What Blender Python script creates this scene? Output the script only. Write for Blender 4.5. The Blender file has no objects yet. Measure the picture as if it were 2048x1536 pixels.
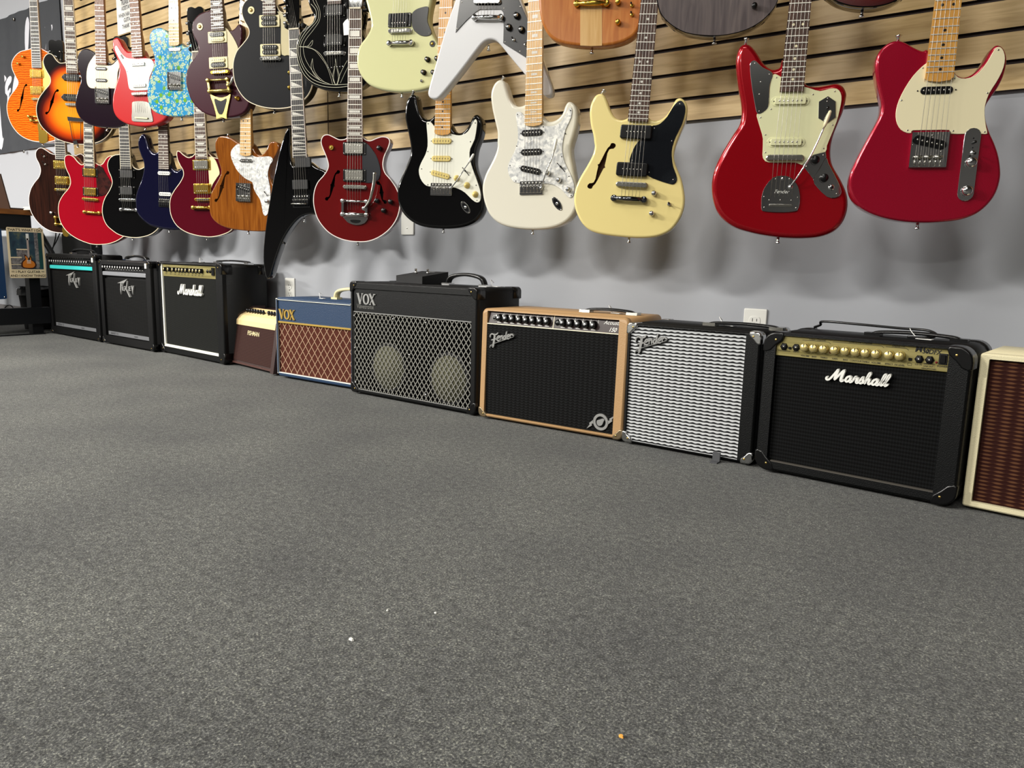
import bpy, bmesh, math, random
from mathutils import Vector, Matrix
from mathutils.geometry import tessellate_polygon
random.seed(7)
PI = math.pi
C = bpy.context.scene.collection
SC = bpy.context.scene

# ------------------------------------------------------------------ camera
CAM_H = 0.51                      # metres above the carpet
CAM_D = 2.28743707                # metres in front of the slat wall (y = 0)
FOC = 1493.38428                  # focal length in pixels of the 2048 px wide frame
YAW, PITCH, ROLL = 0.628750251, -0.161966548, 0.0246499732
cy_, sy_, cp_, sp_ = math.cos(YAW), math.sin(YAW), math.cos(PITCH), math.sin(PITCH)
FWD = Vector((-sy_*cp_, cy_*cp_, sp_))
r0 = Vector((cy_, sy_, 0)); u0 = r0.cross(FWD)
RGT = math.cos(ROLL)*r0 + math.sin(ROLL)*u0
UPV = -math.sin(ROLL)*r0 + math.cos(ROLL)*u0
CAM = Vector((0, -CAM_D, CAM_H))
cd = bpy.data.cameras.new('camera'); cam = bpy.data.objects.new('camera', cd); C.objects.link(cam)
cd.sensor_width = 36.0; cd.lens = 36.0*FOC/2048.0; cd.clip_start = 0.02; cd.clip_end = 60
M = Matrix.Identity(4)
for i in range(3):
    M[i][0] = RGT[i]; M[i][1] = UPV[i]; M[i][2] = -FWD[i]; M[i][3] = CAM[i]
cam.matrix_world = M
SC.camera = cam
# ------------------------------------------------------------------ world, exposure
w = bpy.data.worlds.new('world'); SC.world = w; w.use_nodes = True
w.node_tree.nodes['Background'].inputs[0].default_value = (0.75, 0.8, 0.9, 1)
w.node_tree.nodes['Background'].inputs[1].default_value = 0.3
SC.view_settings.view_transform = 'Standard'
SC.view_settings.look = 'None'
SC.view_settings.gamma = 1.0
SC.view_settings.use_curve_mapping = False
SC.view_settings.exposure = 0.0
# ceiling troffer lamps: (x, y, power)
LAMPS = [(-7.9, -4.9, 560), (-4.9, -4.9, 640), (-2.0, -4.9, 210), (1.0, -4.9, 40),
         (-6.4, -2.2, 50), (-3.4, -2.2, 45), (-0.4, -2.2, 22),
         (-9.9, -6.0, 230), (-0.2, -8.4, 170)]
CEIL = 3.0
LCOL = (1.0, 0.965, 0.9)
for (x, y, p) in LAMPS:
    ld = bpy.data.lights.new('lamp_light', 'AREA'); ld.shape = 'RECTANGLE'; ld.size = 1.16; ld.size_y = 0.40
    ld.energy = p; ld.color = LCOL
    lo = bpy.data.objects.new('lamp_light', ld); C.objects.link(lo); lo.location = (x, y, CEIL-0.045)

# ------------------------------------------------------------------ materials
MATS = {}
def lin(c):
    if isinstance(c, str):
        c = c.lstrip('#'); c = [int(c[i:i+2], 16)/255 for i in (0, 2, 4)]
        return tuple(((v/12.92) if v <= 0.04045 else ((v+0.055)/1.055)**2.4) for v in c)
    return tuple(c)
def mat(name, col='#808080', rough=0.5, metal=0.0, coat=0.0, spec=0.4, emit=None, build=None, croug=0.05):
    if name in MATS: return MATS[name]
    m = bpy.data.materials.new(name); m.use_nodes = True; nt = m.node_tree
    b = nt.nodes['Principled BSDF']
    b.inputs['Base Color'].default_value = (*lin(col), 1)
    b.inputs['Roughness'].default_value = rough
    b.inputs['Metallic'].default_value = metal
    b.inputs['Coat Weight'].default_value = coat
    b.inputs['Coat Roughness'].default_value = croug
    b.inputs['Specular IOR Level'].default_value = spec
    if emit:
        b.inputs['Emission Color'].default_value = (*lin(emit[0]), 1); b.inputs['Emission Strength'].default_value = emit[1]
    if build: build(nt, b)
    MATS[name] = m
    return m
def N(nt, t, **k):
    n = nt.nodes.new(t)
    for a, v in k.items():
        if a.startswith('i_'):
            n.inputs[a[2:].replace('_', ' ')].default_value = v
        else: setattr(n, a, v)
    return n
def L(nt, a, b): nt.links.new(a, b)
def coords(nt, scale=(1, 1, 1), rot=(0, 0, 0), loc=(0, 0, 0)):
    t = N(nt, 'ShaderNodeTexCoord'); m = N(nt, 'ShaderNodeMapping')
    m.inputs['Scale'].default_value = scale; m.inputs['Rotation'].default_value = rot; m.inputs['Location'].default_value = loc
    L(nt, t.outputs['Object'], m.inputs['Vector']); return m.outputs['Vector']
def ramp(nt, fac, stops, interp='LINEAR'):
    r = N(nt, 'ShaderNodeValToRGB'); r.color_ramp.interpolation = interp
    e = r.color_ramp.elements
    while len(e) > 1: e.remove(e[-1])
    e[0].position = stops[0][0]; e[0].color = (*lin(stops[0][1]), 1)
    for p, c in stops[1:]:
        q = e.new(p); q.color = (*lin(c), 1)
    L(nt, fac, r.inputs['Fac']); return r.outputs['Color']
def bump(nt, b, h, strength=0.3, dist=0.002):
    n = N(nt, 'ShaderNodeBump'); n.inputs['Strength'].default_value = strength; n.inputs['Distance'].default_value = dist
    L(nt, h, n.inputs['Height']); L(nt, n.outputs['Normal'], b.inputs['Normal'])
def noisebump(scale=600, strength=0.4, dist=0.001, detail=3):
    def f(nt, b):
        n = N(nt, 'ShaderNodeTexNoise'); n.inputs['Scale'].default_value = scale; n.inputs['Detail'].default_value = detail
        L(nt, coords(nt), n.inputs['Vector']); bump(nt, b, n.outputs['Fac'], strength, dist)
    return f
def tolex(name, col, rough=0.45, spec=0.5):
    return mat(name, col, rough, spec=spec, build=noisebump(420, 0.6, 0.0012, 2))
def woodgrain(stops, sx=(2, 30, 30), dist=3.0, nscale=1.0, rot=(0, 0, 0), bmp=0.0):
    def f(nt, b):
        v = coords(nt, sx, rot); n = N(nt, 'ShaderNodeTexNoise'); n.inputs['Scale'].default_value = nscale
        n.inputs['Detail'].default_value = 5; n.inputs['Distortion'].default_value = dist
        L(nt, v, n.inputs['Vector']); L(nt, ramp(nt, n.outputs['Fac'], stops), b.inputs['Base Color'])
        if bmp: bump(nt, b, n.outputs['Fac'], bmp, 0.0005)
    return f
# --- setting
def carpet_b(nt, b):
    v = coords(nt)
    n1 = N(nt, 'ShaderNodeTexNoise', i_Scale=330.0, i_Detail=3.0, i_Roughness=0.8)
    n2 = N(nt, 'ShaderNodeTexNoise', i_Scale=70.0, i_Detail=4.0, i_Roughness=0.7)
    n3 = N(nt, 'ShaderNodeTexNoise', i_Scale=3.0, i_Detail=4.0)
    vo = N(nt, 'ShaderNodeTexVoronoi', i_Scale=420.0)
    for n in (n1, n2, n3, vo): L(nt, v, n.inputs['Vector'])
    c1 = ramp(nt, n1.outputs['Fac'], [(0.32, '#1c1d1f'), (0.46, '#393a3b'), (0.56, '#525352'), (0.70, '#8e8e88')])
    c2 = ramp(nt, n2.outputs['Fac'], [(0.32, '#a0a0a0'), (0.66, '#ffffff')])
    c3 = ramp(nt, n3.outputs['Fac'], [(0.3, '#cfcfce'), (0.7, '#fffff8')])
    sp = N(nt, 'ShaderNodeSeparateColor'); L(nt, vo.outputs['Color'], sp.inputs[0])
    c4 = ramp(nt, sp.outputs[0], [(0.0, '#9a9a9a'), (0.7, '#dcdcdc'), (0.93, '#f4f4ec')])
    c = c1
    for d in (c2, c3, c4):
        m = N(nt, 'ShaderNodeMix', data_type='RGBA', blend_type='MULTIPLY'); m.inputs[0].default_value = 1.0
        L(nt, c, m.inputs[6]); L(nt, d, m.inputs[7]); c = m.outputs[2]
    g = N(nt, 'ShaderNodeVectorMath', operation='SCALE'); g.inputs['Scale'].default_value = 3.35
    L(nt, c, g.inputs[0]); L(nt, g.outputs[0], b.inputs['Base Color'])
    ad = N(nt, 'ShaderNodeMath', operation='ADD'); L(nt, n1.outputs['Fac'], ad.inputs[0]); L(nt, n2.outputs['Fac'], ad.inputs[1])
    bump(nt, b, ad.outputs[0], 0.7, 0.003)
    b.inputs['Sheen Weight'].default_value = 0.15
M_CARPET = mat('carpet', rough=0.95, spec=0.1, build=carpet_b)
M_WALL = mat('painted_wall', '#a4a7ad', 0.62, build=noisebump(90, 0.08, 0.002, 3))
M_WALL2 = mat('other_wall_paint', '#4c4b4a', 0.8)
M_CEIL = mat('ceiling_tile', '#6e6c69', 0.9)
M_BASEB = mat('baseboard_vinyl', '#6d6a6a', 0.5)
def maple_b(nt, b):
    v = coords(nt, (1.0, 1.0, 1.0)); inf = N(nt, 'ShaderNodeObjectInfo')
    ad = N(nt, 'ShaderNodeVectorMath', operation='MULTIPLY_ADD')
    cmb = N(nt, 'ShaderNodeCombineXYZ'); L(nt, inf.outputs['Random'], cmb.inputs[0]); L(nt, inf.outputs['Random'], cmb.inputs[2])
    ad.inputs[1].default_value = (40, 40, 40); L(nt, cmb.outputs[0], ad.inputs[0]); L(nt, v, ad.inputs[2])
    mp = N(nt, 'ShaderNodeMapping'); mp.inputs['Scale'].default_value = (2.2, 1, 26); L(nt, ad.outputs[0], mp.inputs['Vector'])
    n = N(nt, 'ShaderNodeTexNoise', i_Scale=1.6, i_Detail=6.0, i_Distortion=1.6); L(nt, mp.outputs[0], n.inputs['Vector'])
    n2 = N(nt, 'ShaderNodeTexNoise', i_Scale=3.0, i_Detail=2.0); L(nt, ad.outputs[0], n2.inputs['Vector'])
    c = ramp(nt, n.outputs['Fac'], [(0.3, '#bb9e68'), (0.5, '#d1b47e'), (0.7, '#dcc28e')])
    c2 = ramp(nt, n2.outputs['Fac'], [(0.3, '#e4e0dc'), (0.7, '#ffffff')])
    m = N(nt, 'ShaderNodeMix', data_type='RGBA', blend_type='MULTIPLY'); m.inputs[0].default_value = 1.0
    L(nt, c, m.inputs[6]); L(nt, c2, m.inputs[7]); L(nt, m.outputs[2], b.inputs['Base Color'])
M_MAPLE = mat('maple_laminate', rough=0.42, build=maple_b)
M_GROOVE = mat('slot_brown', '#2a1810', 0.6)
# --- general
CHROME = mat('chrome', '#d8d8d8', 0.12, 1.0)
NICKEL = mat('aged_nickel', '#b9b7ae', 0.22, 1.0)
DCHROME = mat('dark_chrome', '#6a6c70', 0.10, 1.0)
GOLD = mat('gold_plate', '#e0b850', 0.2, 1.0)
BRASS = mat('brass_screw', '#c9a860', 0.3, 1.0)
BLK = mat('black_plastic', '#0b0b0c', 0.25)
BLKM = mat('black_matte', '#0e0e10', 0.55)
BLKG = mat('black_gloss', '#030304', 0.05, coat=1.0)
BLKMET = mat('black_hardware', '#1b1b1d', 0.3, 0.6)
WHT = mat('white_plastic', '#e4e4de', 0.3)
CREAMP = mat('cream_plastic', '#e6d9a8', 0.35)
AGED = mat('aged_pickup_cover', '#dcc678', 0.35)
MINT = mat('mint_cream_guard', '#dcdcb0', 0.28)
IVORY = mat('ivory_guard', '#ece2bc', 0.28)
BIND = mat('cream_binding', '#e9dcc0', 0.3)
WBIND = mat('white_binding', '#eee4de', 0.3)
STEEL = mat('string_steel', '#b5b2aa', 0.35, 0.9)
FRETM = mat('fret_wire', '#d6d2c6', 0.35, 0.5)
PEARL_DOT = mat('pearl_inlay', '#dedbd2', 0.25)
BLKDOT = mat('black_dot', '#141210', 0.4)
TAGP = mat('tag_paper', '#f2f2ee', 0.7)
def pearl_b(nt, b):
    v = coords(nt, (1, 1, 1)); n = N(nt, 'ShaderNodeTexVoronoi', i_Scale=110.0); L(nt, v, n.inputs['Vector'])
    n2 = N(nt, 'ShaderNodeTexNoise', i_Scale=45.0, i_Detail=4.0, i_Distortion=1.2); L(nt, v, n2.inputs['Vector'])
    a = N(nt, 'ShaderNodeMath', operation='MULTIPLY_ADD'); L(nt, n.outputs['Color'], a.inputs[0]); a.inputs[1].default_value = 0.35; L(nt, n2.outputs['Fac'], a.inputs[2])
    L(nt, ramp(nt, a.outputs[0], [(0.42, '#a9abad'), (0.66, '#cfd0ce'), (0.85, '#f1f0ea')]), b.inputs['Base Color'])
PEARL = mat('pearloid', rough=0.18, build=pearl_b)
ROSE = mat('rosewood', build=woodgrain([(0.3, '#35241d'), (0.6, '#533a2e')], (60, 60, 8)), rough=0.5)
ROSE2 = mat('light_rosewood', build=woodgrain([(0.3, '#6a4634'), (0.6, '#8b5f44')], (60, 60, 8)), rough=0.45)
EBONY = mat('ebony', '#1d1a1a', 0.4)
MAPN = mat('maple_neck', build=woodgrain([(0.3, '#c98d3e'), (0.7, '#e0ab58')], (50, 50, 6)), rough=0.3, coat=0.4)
MAPN2 = mat('pale_maple_neck', build=woodgrain([(0.3, '#d3a565'), (0.7, '#e6c083')], (50, 50, 6)), rough=0.3, coat=0.4)
NECKB = mat('brown_neck_back', '#4a2a1a', 0.35)
NECKT = mat('tan_neck_back', '#b27f40', 0.35)
HOLEW = mat('hole_wood', '#6b4a2c', 0.7)
HOLED = mat('hole_dark', '#0a0706', 0.8)
TORT = mat('tortoise_guard', build=woodgrain([(0.35, '#1c0808'), (0.62, '#3c1712')], (20, 20, 20), 2), rough=0.2)
BLKSWIRL = mat('black_swirl_guard', build=woodgrain([(0.42, '#14161a'), (0.56, '#1a1d21'), (0.60, '#3c4045'), (0.64, '#1a1d21')], (9, 9, 5), 1.2), rough=0.12)
TEAL = mat('teal_trim', '#35b9b6', 0.3)
SILV = mat('silver_trim', '#a9abb0', 0.3, 0.5)

# ------------------------------------------------------------------ mesh builder (local axes: u right, w towards the viewer, v up)
class MB:
    def __init__(s): s.v = []; s.f = []; s.m = []; s.s = []; s.mats = []
    def mi(s, m):
        if m not in s.mats: s.mats.append(m)
        return s.mats.index(m)
    def add(s, vs, fs, m, smooth=False):
        o = len(s.v); s.v += [tuple(x) for x in vs]; k = s.mi(m)
        for f in fs:
            s.f.append([o+i for i in f]); s.m.append(k); s.s.append(smooth)
    def box(s, u0, u1, v0, v1, w0, w1, m, rot=0, about=None, bev=0.0):
        if bev > 0:
            return s.prism(rrect((u0+u1)/2, (v0+v1)/2, abs(u1-u0), abs(v1-v0), bev, rot, about), max(w0, w1), min(w0, w1), m, bev=min(bev, abs(w1-w0)*0.45)*0.8)
        cu, cv = about if about else ((u0+u1)/2, (v0+v1)/2); c, n = math.cos(rot), math.sin(rot)
        P = []
        for ww in (w0, w1):
            for a, b_ in ((u0, v0), (u1, v0), (u1, v1), (u0, v1)):
                du, dv = a-cu, b_-cv; P.append((cu+du*c-dv*n, -ww, cv+du*n+dv*c))
        s.add(P, [(0, 1, 2, 3), (7, 6, 5, 4), (0, 4, 5, 1), (1, 5, 6, 2), (2, 6, 7, 3), (3, 7, 4, 0)], m)
    def prism(s, pts, wf, wb, m, bev=0.0, seg=2, holes=(), ms=None, mh=None, smooth=True, back=True, bevb=0.0):
        """extruded outline, front at w=wf, back at w=wb, with rounded front edge"""
        pts = ccw(pts); n = len(pts); nr = normals(pts); ms = ms or m
        rings = []
        if bev > 0:
            for k in range(seg+1):
                a = k/seg*PI/2
                ins = bev*(1-math.sin(a)); rings.append((ins, wf-bev*(1-math.cos(a))))
        else: rings.append((0, wf))
        if bevb > 0:
            for k in range(seg+1):
                a = PI/2*(1-k/seg)
                rings.append((bevb*(1-math.sin(a)), wb+bevb*(1-math.cos(a))))
        else: rings.append((0, wb))
        V = []
        for ins, ww in rings:
            for (p, q) in zip(pts, nr): V.append((p[0]-q[0]*ins, -ww, p[1]-q[1]*ins))
        F = []
        for r in range(len(rings)-1):
            for i in range(n):
                j = (i+1) % n; F.append((r*n+i, (r+1)*n+i, (r+1)*n+j, r*n+j))
        sb = (seg if bev > 0 else 0)*n
        o = len(s.v); s.v += V
        kf, ks = s.mi(m), s.mi(ms)
        for q, f in enumerate(F):
            s.f.append([o+i for i in f]); s.m.append(kf if q < sb else ks); s.s.append(smooth)
        if not holes:
            s.f.append([o+i for i in range(n)]); s.m.append(kf); s.s.append(False)
        else:
            loops = [[Vector((V[i][0], V[i][2], 0)) for i in range(n)]]
            idx = [o+i for i in range(n)]
            for h in holes:
                h = ccw(h)[::-1]; ho = len(s.v); w_ = rings[0][1]
                s.v += [(a, -w_, b_) for a, b_ in h]; loops.append([Vector((a, b_, 0)) for a, b_ in h]); idx += [ho+i for i in range(len(h))]
                wo = len(s.v); s.v += [(a, -w_, b_) for a, b_ in h]+[(a, -(w_-0.022), b_) for a, b_ in h]
                kh = s.mi(mh or m); L_ = len(h)
                for i in range(L_):
                    j = (i+1) % L_; s.f.append([wo+i, wo+L_+i, wo+L_+j, wo+j]); s.m.append(kh); s.s.append(False)
                s.f.append([wo+L_+i for i in range(L_)][::-1] if False else [wo+L_+i for i in range(L_)]); s.m.append(kh); s.s.append(False)
            for t in tessellate_polygon(loops):
                s.f.append([idx[i] for i in t]); s.m.append(kf); s.s.append(False)
        if back:
            b0 = o+(len(rings)-1)*n
            s.f.append([b0+i for i in range(n)][::-1]); s.m.append(ks); s.s.append(False)
    def ringstrip(s, pts, out, ins, wf, wb, m):
        pts = ccw(pts); n = len(pts); nr = normals(pts); V = []
        for off, ww in ((-ins, wf), (out, wf), (out, wb), (-ins, wb)):
            V += [(p[0]+q[0]*off, -ww, p[1]+q[1]*off) for p, q in zip(pts, nr)]
        F = []
        for r in range(4):
            r2 = (r+1) % 4
            for i in range(n):
                j = (i+1) % n; F.append((r*n+i, r2*n+i, r2*n+j, r*n+j))
        s.add(V, F, m, False)
    def lathe(s, u, v, prof, m, n=16, smooth=True):
        """axis along w; prof = [(radius, w)...] front to back"""
        V = []; F = []
        for r, ww in prof:
            for i in range(n):
                a = 2*PI*i/n; V.append((u+r*math.cos(a), -ww, v+r*math.sin(a)))
        for k in range(len(prof)-1):
            for i in range(n):
                j = (i+1) % n; F.append((k*n+i, (k+1)*n+i, (k+1)*n+j, k*n+j))
        F.append(list(range(n))); F.append([(len(prof)-1)*n+i for i in range(n)][::-1])
        s.add(V, F, m, smooth)
    def cyl(s, u, v, r, wf, wb, m, n=12): s.lathe(u, v, [(r*0.86, wf), (r, wf-min(r*0.15, abs(wf-wb)*.3)), (r, wb)], m, n)
    def tube(s, P, r, m, n=8, smooth=True):
        """P: points (x,y,z) local; r radius or list"""
        P = [Vector(p) for p in P]; k = len(P); R_ = r if isinstance(r, (list, tuple)) else [r]*k
        V = []; F = []
        for i, p in enumerate(P):
            t = (P[min(i+1, k-1)]-P[max(i-1, 0)]).normalized()
            a = t.cross(Vector((0.13, 0.97, 0.21))); a = a.normalized() if a.length > 1e-4 else Vector((1, 0, 0)); b_ = t.cross(a)
            for j in range(n):
                q = 2*PI*j/n; V.append(p+(a*math.cos(q)+b_*math.sin(q))*R_[i])
        for i in range(k-1):
            for j in range(n):
                h = (j+1) % n; F.append((i*n+j, i*n+h, (i+1)*n+h, (i+1)*n+j))
        F.append(list(range(n))[::-1]); F.append([(k-1)*n+j for j in range(n)])
        s.add(V, F, m, smooth)
    def ribbon(s, pts, wid, wf, wb, m, closed=False):
        n = len(pts); W_ = wid if isinstance(wid, (list, tuple)) else [wid]*n
        if closed: pts = list(pts)
        V = []; F = []
        for i, p in enumerate(pts):
            a = pts[(i+1) % n] if closed else pts[min(i+1, n-1)]; b_ = pts[(i-1) % n] if closed else pts[max(i-1, 0)]
            du, dv = a[0]-b_[0], a[1]-b_[1]; l = math.hypot(du, dv) or 1; nu, nv = -dv/l*W_[i]/2, du/l*W_[i]/2
            V += [(p[0]+nu, -wf, p[1]+nv), (p[0]-nu, -wf, p[1]-nv), (p[0]-nu, -wb, p[1]-nv), (p[0]+nu, -wb, p[1]+nv)]
        for i in range(n if closed else n-1):
            j = (i+1) % n
            for q in range(3 if True else 4):
                a, b_ = [(0, 1), (1, 2), (3, 0)][q]; F.append((4*i+a, 4*i+b_, 4*j+b_, 4*j+a))
        s.add(V, F, m, False)
    def cube3(s, x0, x1, y0, y1, z0, z1, m): s.box(x0, x1, z0, z1, -y0, -y1, m)
    def text(s, txt, u, v, size, wf, m, align='LEFT', sx=1.0, shear=0.0, ext=0.0002, rot=0.0, off=0.0):
        V, F = text_mesh(txt, align, shear, off)
        c, n = math.cos(rot), math.sin(rot)
        P = []
        for (x, y, z) in V:
            a, b_ = x*size*sx, y*size; P.append((u+a*c-b_*n, -wf, v+a*n+b_*c))
        s.add(P, F, m)
    def build(s, name, parent=None, warp=None):
        me = bpy.data.meshes.new(name)
        vs = [warp(*p) for p in s.v] if warp else s.v
        me.from_pydata(vs, [], s.f)
        for m in s.mats: me.materials.append(m)
        me.polygons.foreach_set('material_index', s.m); me.polygons.foreach_set('use_smooth', s.s)
        me.update()
        o = bpy.data.objects.new(name, me); C.objects.link(o)
        if parent: o.parent = parent
        if name in STUFF: o['kind'] = 'stuff'
        return o
STUFF = {'screws', 'ring_screws', 'pole_pieces', 'frets', 'inlays', 'strings', 'saddles', 'slots', 'neck_binding', 'pinstripes', 'string_ferrules', 'lettering', 'panel_print', 'grille_cords', 'knob_pointers'}
TXT = {}
def text_mesh(txt, align, shear, off):
    k = (txt, align, shear, off)
    if k in TXT: return TXT[k]
    cu = bpy.data.curves.new('t', 'FONT'); cu.body = txt; cu.align_x = align; cu.shear = shear; cu.resolution_u = 3; cu.offset = off
    o = bpy.data.objects.new('t', cu); C.objects.link(o)
    dg = bpy.context.evaluated_depsgraph_get(); me = o.evaluated_get(dg).to_mesh()
    V = [tuple(v.co) for v in me.vertices]; F = [tuple(p.vertices) for p in me.polygons]
    o.evaluated_get(dg).to_mesh_clear(); bpy.data.objects.remove(o); bpy.data.curves.remove(cu)
    TXT[k] = (V, F); return V, F
def ccw(p):
    a = sum(p[i][0]*p[(i+1) % len(p)][1]-p[(i+1) % len(p)][0]*p[i][1] for i in range(len(p)))
    return list(p) if a > 0 else list(p)[::-1]
def normals(p):
    n = len(p); out = []
    for i in range(n):
        a, b_, c = p[i-1], p[i], p[(i+1) % n]
        e1 = (b_[0]-a[0], b_[1]-a[1]); e2 = (c[0]-b_[0], c[1]-b_[1])
        l1 = math.hypot(*e1) or 1e-9; l2 = math.hypot(*e2) or 1e-9
        x, y = e1[1]/l1+e2[1]/l2, -e1[0]/l1-e2[0]/l2; l = math.hypot(x, y) or 1e-9
        k = 1/max(0.5, l/2); out.append((x/l*k, y/l*k))
    return out
def smooth(p, k=4, closed=True):
    n = len(p); out = []
    rng = range(n) if closed else range(n-1)
    for i in rng:
        if closed: a, b_, c, d = p[i-1], p[i], p[(i+1) % n], p[(i+2) % n]
        else: a, b_, c, d = p[max(i-1, 0)], p[i], p[i+1], p[min(i+2, n-1)]
        for t in range(k):
            t /= k
            out.append(tuple(0.5*((2*b_[q])+(-a[q]+c[q])*t+(2*a[q]-5*b_[q]+4*c[q]-d[q])*t*t+(-a[q]+3*b_[q]-3*c[q]+d[q])*t**3) for q in range(len(b_))))
    if not closed: out.append(tuple(p[-1]))
    return out
def rrect(cu, cv, w_, h_, r, rot=0, about=None, seg=4):
    r = min(r, w_/2*.999, h_/2*.999); P = []
    for (sx, sy, a0) in ((1, 1, 0), (-1, 1, 90), (-1, -1, 180), (1, -1, 270)):
        for k in range(seg+1):
            a = math.radians(a0+90*k/seg); P.append((sx*(w_/2-r)+r*math.cos(a), sy*(h_/2-r)+r*math.sin(a)))
    c, s_ = math.cos(rot), math.sin(rot); au, av = about or (cu, cv)
    return [(au+(cu-au+x)*c-(cv-av+y)*s_, av+(cu-au+x)*s_+(cv-av+y)*c) for x, y in P]
def tagit(o, label=None, cat=None, group=None, kind=None):
    if label: o['label'] = label
    if cat: o['category'] = cat
    if group: o['group'] = group
    if kind: o['kind'] = kind
    return o
def empty(name, loc, rz, label, cat, group=None):
    o = bpy.data.objects.new(name, None); C.objects.link(o); o.location = loc; o.rotation_euler = (0, 0, rz); o.empty_display_size = 0.05
    return tagit(o, label, cat, group)
# ------------------------------------------------------------------ measuring frames: a vertical plane in the room
def ray(px, py): return FWD*FOC + RGT*(px-1024) + UPV*(768-py)
def on_y(px, py, y):
    d = ray(px, py); t = (y+CAM_D)/d.y; return CAM+d*t
def on_floor(px, py):
    d = ray(px, py); return CAM+d*(-CAM_H/d.z)
class Frame:
    """vertical plane through O turned by yaw; uv(px,py) = metres in that plane for a sight line of the survey"""
    def __init__(s, O, yaw):
        s.O = Vector(O); s.yaw = yaw; s.U = Vector((math.cos(yaw), math.sin(yaw), 0)); s.W = Vector((math.sin(yaw), -math.cos(yaw), 0))
    def uv(s, px, py, w_=0.0):
        d = ray(px, py); P0 = s.O+s.W*w_; t = (P0-CAM).dot(s.W)/d.dot(s.W); h = CAM+d*t-s.O
        return (h.dot(s.U), h.z)
class Crop:
    def __init__(s, fr, ox, oy, sc=5.12): s.fr = fr; s.o = (ox, oy, sc)
    def __call__(s, x, y, w_=0.0): return s.fr.uv(s.o[0]+x/s.o[2], s.o[1]+y/s.o[2], w_)
    def pts(s, L_, w_=0.0): return [s(x, y, w_) for x, y in L_]

# ------------------------------------------------------------------ the setting
RX0, RX1, RY0, RY1 = -11.0, 3.4, -12.0, 0.018
def struct(name, x0, x1, y0, y1, z0, z1, m):
    b = MB(); b.cube3(x0, x1, y0, y1, z0, z1, m); return tagit(b.build(name), kind='structure')
struct('floor', RX0, RX1, RY0, RY1, -0.1, 0.0, M_CARPET)
struct('wall_back', RX0, RX1, RY1, RY1+0.12, 0, CEIL, M_WALL)
struct('wall_left', RX0-0.12, RX0, RY0, RY1, 0, CEIL, M_WALL2)
struct('wall_right', RX1, RX1+0.12, RY0, RY1, 0, CEIL, M_WALL2)
struct('wall_front', RX0, RX1, RY0-0.12, RY0, 0, CEIL, M_WALL2)
struct('ceiling', RX0, RX1, RY0, RY1, CEIL, CEIL+0.1, M_CEIL)
struct('baseboard_back', RX0, RX1, RY1-0.008, RY1, 0.0, 0.1, M_BASEB)
# slat wall: 4 x 8 ft panels of sixteen slats
SLZ0, PIT = CAM_H+0.4505, 0.0762
SLOT0 = CAM_H+0.5161                      # centre of the lowest slot
seams = [-5.108, -2.703, -0.3205, 2.12]
GAP = 0.0055
lab = ['maple slat wall panel at the left, behind the orange and blue flowered guitars',
       'maple slat wall panel in the middle, right of the vertical seam by the red twin-cutaway guitar',
       'maple slat wall panel at the right edge, behind the neck of the rightmost red guitar']
for k in range(3):
    x0, x1 = seams[k]+(0.0025 if k else 0), seams[k+1]-0.0025
    root = empty('slat_wall_panel', (x0, 0, SLZ0), 0, lab[k], 'wall panel', 'maple slat wall panels')
    b = MB(); b.cube3(0, x1-x0, 0.011, 0.0175, 0, 16*PIT+0.01, M_GROOVE); b.build('backing_board', root)
    z = SLZ0; i = 0; base = None
    while i < 17:
        zt = SLOT0+i*PIT-GAP/1.0
        if i == 16: zt = SLZ0+16*PIT+0.01
        b = MB(); b.prism([(0, z-SLZ0), (x1-x0, z-SLZ0), (x1-x0, zt-SLZ0), (0, zt-SLZ0)], 0, -0.0105, M_MAPLE, ms=M_GROOVE, smooth=False); b.build('slat', root)
        z = SLOT0+i*PIT+GAP; i += 1
        if i == 16 and z > SLZ0+16*PIT: break
# ceiling lamps
for n_, (x, y, p) in enumerate(LAMPS):
    t = empty('ceiling_light', (x, y, CEIL-0.002), 0, 'recessed white rectangular ceiling light panel', 'ceiling light', 'ceiling light panels above the shop floor')
    b = MB(); 
    for (a, c, d, e) in ((-.61, .61, -.31, -.285), (-.61, .61, .285, .31), (-.61, -.585, -.285, .285), (.585, .61, -.285, .285)):
        b.cube3(a, c, d, e, -0.05, 0, WHT)
    b.build('frame', t)
    b = MB(); b.cube3(-.585, .585, -.285, .285, -0.03, -0.012, WHT); b.build('diffuser', t)
# ------------------------------------------------------------------ things on the wall
def wall_plate(kind, name, cx, cz, label, w_=0.072, h_=0.116):
    t = empty(name, (cx, RY1-0.0005, cz), 0, label, 'outlet' if kind == 'outlet' else 'wall plate')
    b = MB(); b.prism(rrect(0, 0, w_, h_, 0.004), 0.006, 0, WHT, bev=0.003); b.build('plate', t)
    if kind == 'outlet':
        for s in (1, -1):
            b = MB(); b.prism(smooth([(-0.012, -0.014), (0.012, -0.014), (0.0175, 0), (0.012, 0.014), (-0.012, 0.014), (-0.0175, 0)], 3), 0.0075, 0.005, WHT, bev=0.0006)
            b.v = [(x, y, z+s*0.0195) for x, y, z in b.v]; r_ = b.build('receptacle', t)
            b = MB(); b.box(-.0075, -.0055, s*.0195-.001, s*.0195+.009, .0078, .007, BLKM); b.box(.0055, .0075, s*.0195+.0, s*.0195+.008, .0078, .007, BLKM)
            b.cyl(0, s*.0195-.007, .0025, .0078, .007, BLKM, 8); b.build('slots', r_)
        b = MB(); b.cyl(0, 0, .003, .0075, .006, NICKEL, 8); b.build('screw', t)
    else:
        b = MB(); b.cyl(0, -.030, .0028, .0072, .006, NICKEL, 8); b.cyl(0, .030, .0028, .0072, .006, NICKEL, 8); b.build('screws', t)
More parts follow.
